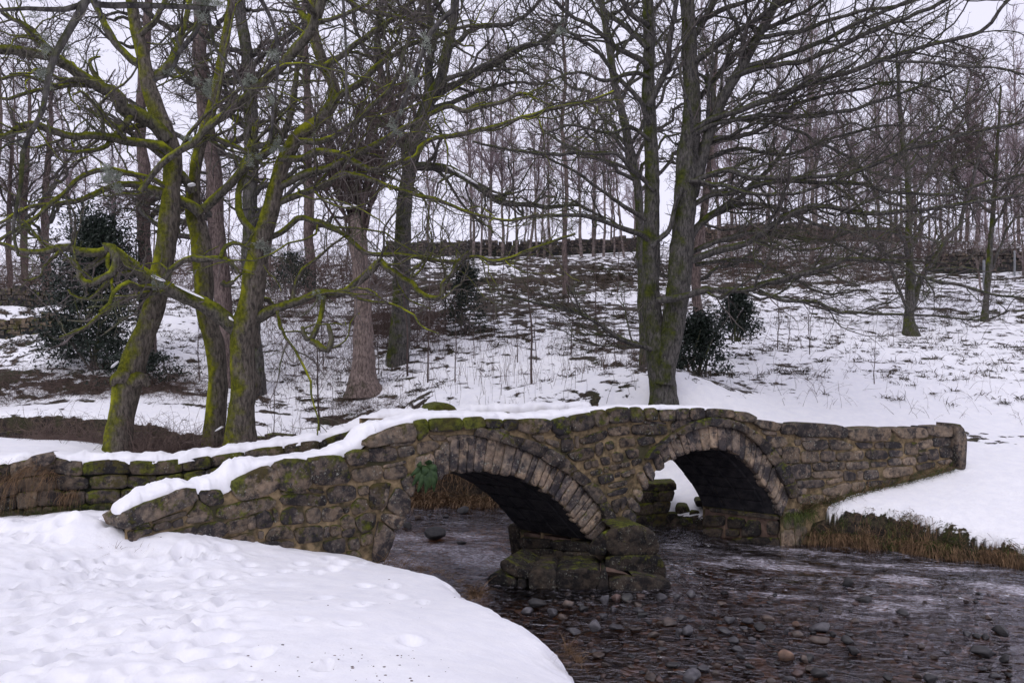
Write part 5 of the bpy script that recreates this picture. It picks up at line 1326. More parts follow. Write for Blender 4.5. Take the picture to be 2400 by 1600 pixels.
plain("grey_tree", "slim grey trunk on the upper slope left of the pollard", [(728, 690, 34), (727, 620, 28), (723, 540, 26), (722, 400, 24), (722, 268, 22), (716, 120, 18), (712, -40, 14)], 33, 44, MB_, nl=14, spread=110)
plain("pale_tree", "pale forked tree with a mossy foot on the right slope", [(2136, 800, 62), (2134, 775, 46), (2131, 740, 28), (2134, 690, 25), (2134, 640, 27), (2131, 576, 21), (2131, 500, 19), (2125, 390, 17), (2112, 300, 13), (2105, 180, 9), (2100, 80, 5)], 27, 45, (M['bark2'], M['limb2'], M['shoot']), nl=16, spread=150, up=0.9, maxn=(150, 1000, 2400), dens=(3.2, 4, 5),
      extra=[limb([(2140, 720), (2160, 650), (2189, 607), (2220, 560), (2250, 523), (2280, 420), (2300, 320)], 27.2, 27.5, 16, 6, wig=0.05), limb([(2130, 730), (2116, 699), (2100, 660), (2090, 634), (2060, 560)], 26.9, 26.5, 9, 4, wig=0.04)])
plain("slim_tree", "slim dark tree standing alone near the right edge of the slope", [(2308, 745, 22), (2312, 700, 15), (2318, 640, 17), (2322, 560, 14), (2330, 450, 12), (2338, 340, 9), (2345, 200, 5)], 29, 46, (M['bark2'], M['limb2'], M['shoot']), nl=16, spread=130, up=0.9, maxn=(150, 1000, 2400), dens=(3.2, 4, 5))
plain("orange_tree", "reddish-barked trunk showing just behind the tall forked tree", [(1642, 780, 40), (1636, 740, 30), (1632, 690, 26), (1634, 600, 26), (1650, 500, 22), (1665, 380, 18), (1672, 240, 13), (1680, 100, 8)], 24, 47, MB_, nl=14, spread=150, maxn=(200, 2000, 4000))
for k, (x, y, w, sd_k, lab) in enumerate([(-6, 700, 20, 51, "leftmost of four background trunks on the snowy rise"), (26, 700, 16, 52, "slender background trunk second from the left on the snowy rise"), (62, 694, 22, 53, "background trunk third from the left on the snowy rise"), (112, 694, 26, 54, "thickest of four background trunks on the snowy rise, beside the holly")]):
    plain("crest_tree", lab, [(x, y, w * 1.5), (x - 2, y - 30, w), (x - 6, y - 120, w * .9), (x - 4, y - 260, w * .7), (x + 8, y - 420, w * .45), (x + 4, y - 560, w * .2)], 35.0 + 0.6 * k, sd_k, MB_, nl=12, spread=110, up=0.8, maxn=(90, 550, 1200), group="trunks on the left rise")

# --- birches and thin wood on the crest: a few patterns, each tree its own object
def bg_pattern(seed, h, r, nb, straight):
    rng = np.random.default_rng(seed)
    K = 26
    z = np.linspace(-0.4, h, K)
    P = np.stack([0.10 * h / 10 * fbm(z * 0.5 + seed, 0 * z, 0, 3) * (2.2 - straight), 0.10 * fbm(z * 0.5, 0 * z + seed, 3, 3), z], -1)
    R = r * (1 - 0.93 * np.clip(z, 0, None) / h) + 0.004
    v, q = tubes(P[None], R[None], 7, 0.08, seed)
    tm = (v, q)
    b1 = spawn(P[None], R[None], nb / h, 42, 0.30, 0.6, 0.022, 9, 0.14, (0, 0, 0.06), rng, 0.30, None, 4.2, 0.6)
    b2 = spawn(b1[0], b1[1], 5.5, 38, 0.42, 0.62, 0.011, 6, 0.18, (0, 0, 0.02), rng, 0.1, 900, 1.8, 0.3)
    b3 = spawn(b2[0], b2[1], 7.5, 36, 0.55, 0.75, 0.0080, 4, 0.2, (0, 0, -0.01), rng, 0.1, 2600, 1.0, 0.2)
    V, Q, b = [], [], 0
    for (PP, RR), s in ((b1, 4), (b2, 3), (b3, 3)):
        vv, qq = tubes(PP, RR, s); V.append(vv); Q.append(qq + b); b += len(vv)
    return tm, (np.concatenate(V), np.concatenate(Q))
pats = [bg_pattern(61, 11.0, 0.075, 36, 0.2), bg_pattern(62, 12.5, 0.085, 40, 0.0), bg_pattern(63, 9.5, 0.055, 36, -1.0), bg_pattern(64, 13.5, 0.105, 44, 0.2), bg_pattern(65, 8.0, 0.05, 36, -2.0)]
protos = []
def bg_tree(pi, px, d, sc, rot, name, label, group, bark, twig):
    x, y = (px - 1200) * d / FP, d
    zg = float(Hfar(np.array([x]), np.array([y]))[0]) - 0.1
    e = empty(name, (x, y, zg), label, "tree", group)
    e.rotation_euler = (rng.normal(0, 0.035), rng.normal(0, 0.05), rot); e.scale = (sc * rng.uniform(0.85, 1.1), sc * rng.uniform(0.85, 1.1), sc)
    key = (pi, bark, twig)
    if key not in bgm:
        tm, cm = pats[pi]
        a = mk("trunk", tm[0], quads=tm[1], mat=M[bark]); c = mk("crown", cm[0], quads=cm[1], mat=M[twig], kind="stuff")
        bgm[key] = (a, c); ob = (a, c)
    else:
        ob = []
        for s in bgm[key]:
            c = s.copy(); COL.objects.link(c); ob.append(c)
    for o_ in ob:
        o_.parent = e
    return e
bgm = {}
rng = np.random.default_rng(77)
for k, (px, w) in enumerate([(1112, 1), (1128, 0), (1146, 3), (1181, 3), (1213, 1), (1240, 1), (1257, 0), (1290, 1), (1322, 2), (1360, 3), (1392, 0), (1415, 1), (1440, 2), (1462, 0)]):
    bg_tree(w, px, rng.uniform(45.0, 46.3), rng.uniform(0.85, 1.1), rng.uniform(0, 6), "birch_tree", "slender upright birch in the row before the crest wall left of the forked tree", "birches before the crest wall", 'birch', 'twig_pink')
for k in range(12):
    bg_tree(int(rng.integers(0, 5)), rng.uniform(980, 1500), rng.uniform(52, 62), rng.uniform(0.8, 1.2), rng.uniform(0, 6), "bare_tree", "thin bare tree rising beyond the drystone wall in mid picture", "wood beyond the crest wall", 'birch', 'twig_pink')
for k in range(62):
    bg_tree(int(rng.integers(0, 5)), 1660 + k * 12.8 + rng.uniform(-12, 12), rng.uniform(39, 58), rng.uniform(0.75, 1.15), rng.uniform(0, 6), "bare_tree", "thin bare tree in the pinkish wood along the top of the right slope", "wood on the right crest", 'birch', 'twig_pink')
for k in range(26):
    bg_tree(int(rng.integers(0, 5)), -120 + k * 40 + rng.uniform(-16, 16), rng.uniform(37, 55), rng.uniform(0.6, 1.0), rng.uniform(0, 6), "bare_tree", "thin bare tree in the wood behind the mossy trees", "wood behind the mossy trees", 'birch', 'twig_pink')
for k in range(9):
    bg_tree(int(rng.integers(0, 5)), rng.uniform(2180, 2480), rng.uniform(30, 38), rng.uniform(0.5, 0.75), rng.uniform(0, 6), "bare_tree", "young bare tree on the upper right slope below the wood", "young trees on the right slope", 'birch', 'twig_pink')
# saplings on the slope
def sapling_pattern(seed, h, r):
    rng = np.random.default_rng(seed)
    K = 12
    z = np.linspace(-0.1, h, K)
    P = np.stack([0.10 * fbm(z * 0.9 + seed, 0 * z, 0, 3), 0.08 * fbm(z, 0 * z + seed, 3, 3), z], -1)
    R = r * (1 - 0.8 * np.clip(z, 0, None) / h)
    v, q = tubes(P[None], R[None], 6)
    b1 = spawn(P[None], R[None], 13 / h, 40, 0.28, 0.5, 0.005, 6, 0.16, (0, 0, 0.05), rng, 0.25, None, 1.0, 0.2)
    b2 = spawn(b1[0], b1[1], 3.5, 38, 0.45, 0.6, 0.0035, 4, 0.2, (0, 0, 0.02), rng, 0.1, 200, 0.5, 0.1)
    V, Q, b = [], [], 0
    for (PP, RR), s in ((b1, 4), (b2, 3)):
        vv, qq = tubes(PP, RR, s); V.append(vv); Q.append(qq + b); b += len(vv)
    return (v, q), (np.concatenate(V), np.concatenate(Q))
spat = [sapling_pattern(81, 3.0, 0.022), sapling_pattern(82, 2.2, 0.018), sapling_pattern(83, 4.2, 0.030), sapling_pattern(84, 1.5, 0.014)]
sdone = {}
def sapling(pi, px, d, sc, label, group=None, z=None):
    x, y = (px - 1200) * d / FP, d
    e = empty("sapling", (x, y, ground_z(x, y) - 0.03 if z is None else z), label, "sapling", group)
    e.rotation_euler = (0, 0, rng.uniform(0, 6)); e.scale = (sc, sc, sc)
    if pi not in sdone:
        sdone[pi] = (mk("stem", spat[pi][0][0], quads=spat[pi][0][1], mat=M['shoot']), mk("twigs", spat[pi][1][0], quads=spat[pi][1][1], mat=M['shoot'], kind="stuff"))
        ob = sdone[pi]
    else:
        ob = []
        for s in sdone[pi]:
            c = s.copy(); COL.objects.link(c); ob.append(c)
    for o_ in ob: o_.parent = e
for px, d, pi in [(1005, 21.5, 2), (1240, 20.0, 2), (1342, 24.5, 1), (1395, 24.5, 1), (1395, 29, 2), (1210, 23.5, 1), (1258, 23.8, 1), (950, 22.5, 2), (890, 23, 1), (1070, 21, 1), (1110, 24, 3), (1160, 27, 1), (1330, 30, 2), (1420, 31, 1), (1300, 27.5, 3), (980, 26, 1), (1040, 28, 2), (1440, 22.5, 3), (1180, 31, 2), (760, 24, 1), (930, 28, 2), (1450, 34, 2), (1210, 35, 1), (1290, 36, 1)]:
    sapling(pi, px, d, rng.uniform(0.8, 1.15), "thin bare sapling on the snowy slope between the pollard and the forked tree", "saplings on the middle slope")
for px, d, pi in [(640, 17.0, 1), (655, 17.2, 3), (745, 17.4, 2), (785, 17.8, 1), (690, 17.4, 3)]:
    x, y = (px - 1200) * d / FP, d
    sapling(pi, px, d, 1.0, "thin bare sapling rising behind the snow-topped wing wall right of the mossy trees", "saplings behind the wing wall", z=0.5)
for px, d, pi, lab in [(1895, 23.4, 1, "bushy bare shrub with arching stems on the right slope"), (1820, 24.2, 1, "many-stemmed bare shrub left of the arching one on the right slope"), (1850, 23.6, 3, "small bare sapling between the two shrubs on the right slope"), (470, 22, 1, "bare shrub beside the dark holly on the left bank"), (2050, 20.5, 3, "low dead stalk plant on the right snow field")]:
    sapling(pi, px, d, 0.95, lab)

# ------------------------------------------------------------------ drystone walls, road wall
def drystone(name, label, knots, hgt, seed, rows=6, wst=(0.18, 0.5), green=0.4, base_fun=None, dark=(0.12, 0.3), ztop=None):
    """knots: (px, d) along the wall; stones joined as one part, too small to pick apart"""
    rng = np.random.default_rng(seed)
    P = np.array([((p - 1200) * d / FP, d) for p, d in knots], float)
    Q = crom(np.concatenate([P, np.zeros((len(P), 1))], 1), max(60, int(np.linalg.norm(P[-1] - P[0]) / 0.1)))[:, :2]
    s = np.concatenate([[0], np.cumsum(np.linalg.norm(np.diff(Q, axis=0), axis=1))])
    zg = (Hfar(Q[:, 0], Q[:, 1]) if base_fun is None else base_fun(Q[:, 0], Q[:, 1])) - 0.15
    zg = np.convolve(np.pad(zg, 8, mode='edge'), np.ones(17) / 17, 'valid')
    e = empty(name, (Q[len(Q) // 2, 0], Q[len(Q) // 2, 1], zg[len(Q) // 2]), label, "wall")
    T = np.gradient(Q, axis=0); T /= np.linalg.norm(T, axis=1, keepdims=True)
    N = np.stack([T[:, 1], -T[:, 0]], -1)
    N *= np.where((N * Q).sum(1) > 0, -1, 1)[:, None]
    h = hgt + 0.0 * s
    A = np.concatenate([Q + N * 0.10, zg[:, None]], 1); B = np.concatenate([Q + N * 0.06, (zg + h * 0.92)[:, None]], 1)
    C = np.concatenate([Q - N * 0.25, (zg + h * 0.92)[:, None]], 1); D = np.concatenate([Q - N * 0.3, zg[:, None]], 1)
    V = np.concatenate([A, B, C, D]); n = len(Q)
    mk("core", V, quads=grid_quads(n, 4), mat=M['dark_stone'], parent=e)
    VV, QQ, b = [], [], 0
    cube_q = np.array([(0, 1, 3, 2), (4, 6, 7, 5), (0, 4, 5, 1), (2, 3, 7, 6), (0, 2, 6, 4), (1, 5, 7, 3)])
    rh = (hgt + 0.12) / rows
    for r in range(rows):
        x = rng.uniform(0, 0.3)
        while x < s[-1]:
            w = rng.uniform(*wst)
            hh = rh * rng.uniform(0.8, 1.15) * (rng.uniform(0.7, 2.0) if r == rows - 1 else 1)
            xm = min(x + w / 2, s[-1])
            qx, qy = np.interp(xm, s, Q[:, 0]), np.interp(xm, s, Q[:, 1])
            tx, ty = np.interp(xm, s, T[:, 0]), np.interp(xm, s, T[:, 1])
            nx, ny = np.interp(xm, s, N[:, 0]), np.interp(xm, s, N[:, 1])
            z0 = np.interp(xm, s, zg) + rh * r + rng.uniform(-0.02, 0.02)
            c = []
            for i in (-1, 1):
                for j in (-1, 1):
                    for k in (-1, 1):
                        u = i * (w * 0.47) * rng.uniform(0.85, 1.05); v = (0.05 + rng.uniform(0, 0.09)) if j > 0 else -0.32
                        c.append((qx + tx * u + nx * v, qy + ty * u + ny * v, z0 + hh / 2 + k * hh * 0.47 * rng.uniform(0.8, 1.05)))
            VV.append(np.array(c)[[0, 1, 2, 3, 4, 5, 6, 7]]); QQ.append(cube_q + b); b += 8
            x += w
    o = mk("stones", np.concatenate(VV), quads=np.concatenate(QQ), mat=M['stone'], parent=e, smooth=False, kind="stuff", color=(dark[1] * 1.7, green, 0.7, 1))
    return e
drystone("drystone_wall", "dark drystone wall along the hill crest left of the forked tree", [(900, 47.2), (1100, 47.0), (1300, 47.0), (1520, 47.6)], 0.85, 1, dark=(0.12, 0.42))
drystone("drystone_wall", "dark drystone wall along the hill crest right of the forked tree", [(1640, 47.8), (1800, 47.8), (1950, 48.0), (2120, 48.2)], 0.9, 2, dark=(0.12, 0.42))
drystone("drystone_wall", "short mossy stone wall high on the right slope", [(2170, 38.5), (2260, 38.0), (2420, 38.5)], 1.0, 3)
drystone("drystone_wall", "upper mossy terrace wall left of the dark holly", [(-260, 28.2), (0, 28.0), (170, 28.3)], 0.55, 4, rows=4, green=0.55)
drystone("drystone_wall", "lower mossy terrace wall left of the dark holly", [(-260, 25.4), (0, 25.2), (165, 25.6)], 0.50, 5, rows=4, green=0.55)
drystone("road_wall", "dark retaining wall of the lane beside the stream on the far left", [(-420, 18.75), (0, 18.72), (300, 18.68), (520, 18.5), (760, 18.1)], 1.30, 6, rows=7, green=0.5, base_fun=lambda x, y: 0.2 + 0 * x)

# ------------------------------------------------------------------ leaves, grass, stems
def blades(S, D, L, droop, w, seg=4, flat=None):
    n = len(S)
    t = np.linspace(0, 1, seg + 1)
    P = [S]; d = D.copy()
    for k in range(seg):
        d = nrmz(d + np.array([0, 0, -1.0]) * droop[:, None] / seg)
        P.append(P[-1] + d * (L / seg)[:, None])
    P = np.stack(P, 1)
    side = nrmz(np.cross(D, np.array([[0.3, 1.0, 0.2]])) + 1e-3)
    W = (w[:, None] * (1 - t[None] * 0.85))[..., None] * side[:, None, :]
    V = np.stack([P - W, P + W], 2).reshape(-1, 3)
    q = []
    for k in range(seg):
        q.append([2 * k, 2 * k + 1, 2 * k + 3, 2 * k + 2])
    q = (np.array(q)[None] + (np.arange(n) * 2 * (seg + 1))[:, None, None]).reshape(-1, 4)
    return V, q

def rdir(n, rng, up=0.5, sp=1.0):
    return nrmz(np.stack([rng.normal(0, sp, n), rng.normal(0, sp, n), np.abs(rng.normal(0, 0.4, n)) + up], -1))

def thicket(name, label, px0, px1, d0, d1, n, h, mat, seed, zf=None, lean=0.9, r=0.004, droop=-0.16, kind="stuff", wig=0.22, up=0.9):
    rng = np.random.default_rng(seed)
    px = rng.uniform(px0, px1, n); d = rng.uniform(d0, d1, n)
    x, y = (px - 1200) * d / FP, d
    z = (ground_far(x, y) if zf is None else zf(x, y)) - 0.03
    L = h * rng.uniform(0.4, 1.5, n)
    P, R = grow(np.stack([x, y, z], -1), rdir(n, rng, up, lean), L, np.full(n, r) * rng.uniform(0.6, 1.3, n), 5, wig * 1.2, (0, 0, droop * 1.3), rng, 0.5)
    P2, R2 = spawn(P, R, 1.6 / max(h, 0.2), 50, 0.45, 0.7, r * 0.6, 3, 0.25, (0, 0, droop * 0.5), rng, 0.2, int(n * 1.3), 0.6, 0.08)
    V1, Q1 = tubes(P, R, 3); V2, Q2 = tubes(P2, R2, 3)
    return mk(name, np.concatenate([V1, V2]), quads=np.concatenate([Q1, Q2 + len(V1)]), mat=M[mat], label=label, cat="undergrowth", kind=kind)
gn = lambda x, y: ground_near(x, y)
thicket("bramble_thicket", "tangled brown brambles between the two mossy trees behind the wing wall", 300, 500, 12.4, 14.4, 1300, 0.7, 'bramble', 201, gn)
thicket("bramble_thicket", "dead brambles left of the leaning tree behind the wing wall", 60, 260, 12.8, 15.0, 700, 0.6, 'bramble', 202, gn)
thicket("bramble_thicket", "twiggy growth right of the mossy trees behind the wing wall", 590, 740, 12.6, 13.6, 150, 0.7, 'bramble', 203, gn)
thicket("bramble_thicket", "dark undergrowth along the bank above the lane", -80, 480, 20.2, 21.6, 1500, 0.75, 'bramble', 204)
thicket("bramble_thicket", "brown thicket behind the pollard on the slope", 860, 1030, 25.5, 30, 700, 1.6, 'bramble', 205, r=0.007, droop=-0.05)
thicket("bramble_thicket", "reddish brambles round the flared foot of the pollard", 770, 940, 19.2, 20.8, 420, 0.7, 'bramble', 206)
thicket("bramble_thicket", "scrub of thin stems on the slope behind the twin mossy tree", 600, 860, 22.0, 30, 520, 1.5, 'bramble', 207, r=0.006, droop=0.0, wig=0.12)
thicket("bramble_thicket", "brown scrub high on the slope between the mossy trees and the pollard", 560, 900, 31, 42, 900, 2.4, 'bramble', 208, r=0.011, droop=-0.02)
thicket("bramble_thicket", "thin scrub in front of the right crest wood", 1660, 2420, 38.5, 46, 1500, 1.9, 'bramble', 209, r=0.011, droop=-0.02)
thicket("bramble_thicket", "dark scrub below the right crest wall", 1650, 2100, 35.5, 39.5, 700, 0.9, 'bramble', 210, r=0.010, droop=-0.06)
thicket("bramble_thicket", "brown scrub at the foot of the wood on the far left", -150, 480, 31.5, 40, 900, 2.2, 'bramble', 211, r=0.010, droop=-0.02)
thicket("bramble_thicket", "dark overhanging growth along the lane retaining wall", -150, 560, 17.6, 18.5, 450, 0.8, 'bramble', 215, lambda x, y: 0.75 + 0.5 * np.random.default_rng(3).random(len(x)), r=0.006)
thicket("dead_stalks", "dry stalks standing out of the snowy slope", 620, 1520, 18.0, 26, 720, 0.55, 'bramble', 212, r=0.0045, droop=0.0, wig=0.08, lean=0.25, up=1.4)
thicket("dead_stalks", "sparse bent stalks in the right snow field", 1600, 2400, 18.2, 23, 230, 0.42, 'bramble', 213, r=0.0042, droop=-0.10, wig=0.12, lean=0.5)
thicket("dead_stalks", "scattered stalks on the upper slope", 700, 2300, 24, 36, 700, 0.6, 'bramble', 214, r=0.0065, droop=-0.03, wig=0.1, lean=0.4)

# tussocks of dark grass where the snow has slipped
def tussocks(name, label, n, xr, yr, seed, mat, L=0.22, per=16, w=0.010, cond=None):
    rng = np.random.default_rng(seed)
    x = rng.uniform(*xr, n * 4); y = rng.uniform(*yr, n * 4)
    v = fbm(x * 0.45, y * 1.5, 3.0, 4) + rng.normal(0, 0.10, n * 4)
    k = v < -0.02
    if cond is not None: k &= cond(x, y)
    x, y = x[k][:n], y[k][:n]
    m = len(x)
    z = ground_far(x, y)
    S = np.repeat(np.stack([x, y, z], -1), per, 0) + rng.normal(0, 0.07, (m * per, 3)) * np.array([1.3, 1, 0.1])
    D = rdir(m * per, rng, 0.5, 0.6); D[:, 1] -= 0.3; D = nrmz(D)
    V, Q = blades(S, D, L * rng.uniform(0.5, 1.4, m * per), rng.uniform(0.8, 2.4, m * per), w * rng.uniform(0.6, 1.3, m * per), 3)
    mk(name, V, quads=Q, mat=M[mat], label=label, cat="grass", kind="stuff")
inslope = lambda x, y: (np.abs(x / y) < 0.70)
M['darkgrass'] = mat_simple("wet_dead_grass", (0.022, 0.018, 0.012), (0.075, 0.058, 0.036), 3, 0.9, 0.0)
tussocks("slope_grass", "dark tufts of dead grass poking through the snow on the slope", 1500, (-16, 8), (20.5, 42), 301, 'darkgrass', L=0.26, cond=lambda x, y: inslope(x, y))
tussocks("slope_grass", "scattered dark tufts on the right snow slope", 900, (4, 26), (19, 42), 302, 'darkgrass', L=0.20, cond=lambda x, y: inslope(x, y))

# grass overhanging the right bank
def bank_grass(seed=5):
    rng = np.random.default_rng(seed)
    E = np.array([(8.9, 9.0), (8.6, 10.0), (7.75, 12.0), (7.07, 12.75), (6.04, 13.4), (5.0, 13.8), (4.62, 13.70)])
    s = np.concatenate([[0], np.cumsum(np.linalg.norm(np.diff(E, axis=0), axis=1))])
    for nm, lab, mat, nc, per, o0, o1, Lr, up, dr, w in (
            ("bank_grass", "long dead brown grass hanging from the right bank over the water", 'deadgrass', 170, 55, -0.04, 0.20, (0.14, 0.42), 0.30, (1.2, 3.4), 0.0035),
            ("bank_grass", "short green grass along the lip of the right bank", 'greengrass', 120, 55, 0.0, 0.22, (0.07, 0.20), 0.35, (0.8, 2.6), 0.0042),
            ("bank_moss", "dark wet plants at the foot of the right bank", 'mossplant', 150, 26, -0.06, 0.10, (0.06, 0.18), 0.2, (0.5, 2.0), 0.008)):
        qc = rng.uniform(0, s[-1], nc); oc = rng.uniform(o0, o1, nc)
        dc = np.stack([rng.normal(-0.5, 0.55, nc), rng.normal(-0.55, 0.35, nc), rng.normal(up, 0.30, nc)], -1)
        Lc = rng.uniform(*Lr, nc)
        k = np.repeat(np.arange(nc), per); n = len(k)
        q = np.clip(qc[k] + rng.normal(0, 0.07, n), 0, s[-1]); off = oc[k] + rng.normal(0, 0.05, n)
        x = np.interp(q, s, E[:, 0]) + 0.62 * off; y = np.interp(q, s, E[:, 1]) + 0.78 * off
        z = ground_far(x, y)
        z = np.maximum(z, 0.02) if nm == "bank_moss" else np.maximum(z, 0.10 + 0.22 * rng.random(n))
        D = nrmz(dc[k] + rng.normal(0, 0.28, (n, 3)))
        V, Q = blades(np.stack([x, y, z], -1), D, Lc[k] * rng.uniform(0.5, 1.25, n), rng.uniform(*dr, n), w * rng.uniform(0.6, 1.5, n), 5)
        mk(nm, V, quads=Q, mat=M[mat], label=lab, cat="grass", kind="stuff")
bank_grass()

def tuft(name, label, px0, px1, py, d, n, L, mat, seed, down=True, dfun=None, w=0.0035, push=0.08):
    rng = np.random.default_rng(seed)
    px = rng.uniform(px0, px1, n)
    yy = np.interp(px, [q[0] for q in py], [q[1] for q in py]) + rng.normal(0, 5, n)
    dd = dfun(px) if dfun is not None else d
    S = Ua(px, yy, dd)
    S[:, 1] -= push
    D = nrmz(np.stack([rng.normal(0, 0.5, n), rng.normal(-0.6, 0.25, n), rng.normal(0.1 if down else 0.8, 0.35, n)], -1))
    V, Q = blades(S, D, L * rng.uniform(0.4, 1.4, n), rng.uniform(1.5, 4.0, n) if down else rng.uniform(0.3, 1.6, n), w * rng.uniform(0.6, 1.4, n), 5)
    mk(name, V, quads=Q, mat=M[mat], label=label, cat="grass", kind="stuff")
tuft("hanging_grass", "dry brown grass hanging over the left end of the far wing wall", -60, 140, [(-60, 1095), (40, 1120), (90, 1085), (140, 1110)], None, 380, 0.60, 'deadgrass', 401, dfun=lambda p: dfarw(p) - 0.05, w=0.003)
tuft("hanging_grass", "small clump of dry grass on the face of the far wing wall", 150, 195, [(150, 1160), (195, 1150)], None, 110, 0.22, 'deadgrass', 402, dfun=dfarw)
tuft("wall_grass", "green and brown grass at the foot of the far wing wall", -60, 260, [(-60, 1225), (0, 1212), (260, 1190)], None, 500, 0.20, 'greengrass', 403, False, dfun=dfarw)
tuft("wall_grass", "dry grass at the foot of the left end of the near parapet", 268, 420, [(268, 1298), (300, 1310), (420, 1305)], None, 190, 0.24, 'deadgrass', 404, False, dfun=dface)
tuft("wall_grass", "grass along the foot of the right wing of the bridge", 1870, 2230, [(1870, 1195), (2000, 1160), (2230, 1098)], None, 900, 0.16, 'greengrass', 405, False, dfun=dface)
tuft("wall_grass", "dead stems along the foot of the right wing of the bridge", 1870, 2230, [(1870, 1192), (2000, 1158), (2230, 1096)], None, 400, 0.22, 'deadgrass', 406, False, dfun=dface)
tuft("bank_tuft", "dry grass tuft at the edge of the near snow bank by the pier", 1098, 1128, [(1098, 1385), (1128, 1392)], 8.55, 130, 0.26, 'deadgrass', 407, False)
tuft("bank_tuft", "dry twiggy tuft at the edge of the near snow bank at the bottom", 1322, 1365, [(1322, 1512), (1365, 1545)], 6.4, 120, 0.22, 'deadgrass', 408, False, w=0.002)
tuft("hanging_grass", "clump of grass over the right foot of the right arch", 1832, 1905, [(1832, 1205), (1905, 1195)], None, 300, 0.26, 'greengrass', 410, True, dfun=dface, w=0.004, push=0.06)
tuft("bank_tuft", "sparse grass tips along the lip of the near snow bank", 900, 1110, [(900, 1316), (985, 1330), (1060, 1352), (1110, 1388)], None, 130, 0.16, 'deadgrass', 411, False, dfun=lambda p: np.interp(p, [890, 985, 1060, 1110], [10.6, 9.8, 9.2, 8.55]), w=0.0025, push=0.0)
tuft("bank_tuft", "thin dead stalks in front of the left arch at the snow edge", 880, 1010, [(880, 1312), (1010, 1335)], 10.1, 60, 0.5, 'deadgrass', 409, False, w=0.0025, push=0.1)
# dead bracken on the stream bank seen through the left arch
rng = np.random.default_rng(9)
n = 2600
px = rng.uniform(880, 1220, n); d = rng.uniform(16.9, 18.4, n)
x, y = (px - 1200) * d / FP, d
z = np.maximum(ground_far(x, y), 0.15) + rng.uniform(0, 0.15, n)
D = nrmz(np.stack([rng.normal(0, 0.6, n), rng.normal(-0.5, 0.4, n), rng.normal(0.5, 0.4, n)], -1))
V, Q = blades(np.stack([x, y, z], -1), D, rng.uniform(0.25, 0.8, n), rng.uniform(1.0, 3.0, n), rng.uniform(0.005, 0.014, n), 4)
mk("dead_bracken", V, quads=Q, mat=M['deadgrass'], label="dead brown bracken on the stream bank seen through the left arch", cat="bracken", kind="stuff")
n = 2200
px = rng.uniform(1490, 1690, n); d = rng.uniform(14.8, 16.6, n)
x, y = (px - 1200) * d / FP, d
z = np.maximum(ground_far(x, y), 0.05)
k = z < 0.32
D = rdir(n, rng, 0.2, 0.8)
V, Q = blades(np.stack([x, y, z], -1)[k], D[k], rng.uniform(0.06, 0.16, k.sum()), rng.uniform(0.5, 2.0, k.sum()), rng.uniform(0.006, 0.014, k.sum()), 2)
mk("bank_moss", V, quads=Q, mat=M['mossplant'], label="dark moss and weeds on the bank seen through the right arch", cat="moss", kind="stuff")

# fern-like plant with broad fronds at the left haunch of the arch
plant = empty("broad_leaved_plant", face_pt(np.array([985.0]), np.array([1110.0]), dface, 0.03)[0], "broad green strap-leaved plant growing from the left side of the left arch", "plant")
for k, (x0, y0, x1, y1, w) in enumerate([(988, 1090, 960, 1135, 15), (990, 1090, 972, 1150, 15), (992, 1090, 990, 1152, 16), (994, 1092, 1010, 1148, 15), (994, 1090, 1016, 1130, 14), (985, 1092, 955, 1112, 13), (990, 1088, 984, 1118, 17), (994, 1088, 1016, 1104, 14), (990, 1092, 1000, 1140, 14), (984, 1086, 968, 1088, 13), (992, 1086, 1002, 1076, 12)]):
    t_ = np.linspace(0, 1, 9)
    X_ = x0 + (x1 - x0) * t_; Y_ = y0 + (y1 - y0) * (t_ ** 1.3) - 10 * np.sin(math.pi * t_) * 0.4
    pu = 0.03 + 0.14 * np.sin(math.pi * np.minimum(t_ * 0.8, 1)) + 0.02 * k / 10
    wd = w / 2 * np.sin(math.pi * np.clip(0.12 + t_ * 0.85, 0, 1)) ** 0.7
    dx, dy = (x1 - x0), (y1 - y0); ln = math.hypot(dx, dy); sx_, sy_ = -dy / ln, dx / ln
    rows = [face_pt(X_ + sx_ * wd * o, Y_ + sy_ * wd * o, dface, pu + 0.015 * (1 - abs(o))) for o in (-1, -0.5, 0, 0.5, 1)]
    mk("frond", np.concatenate(rows), quads=grid_quads(9, 5), mat=M['leaf'], parent=plant)

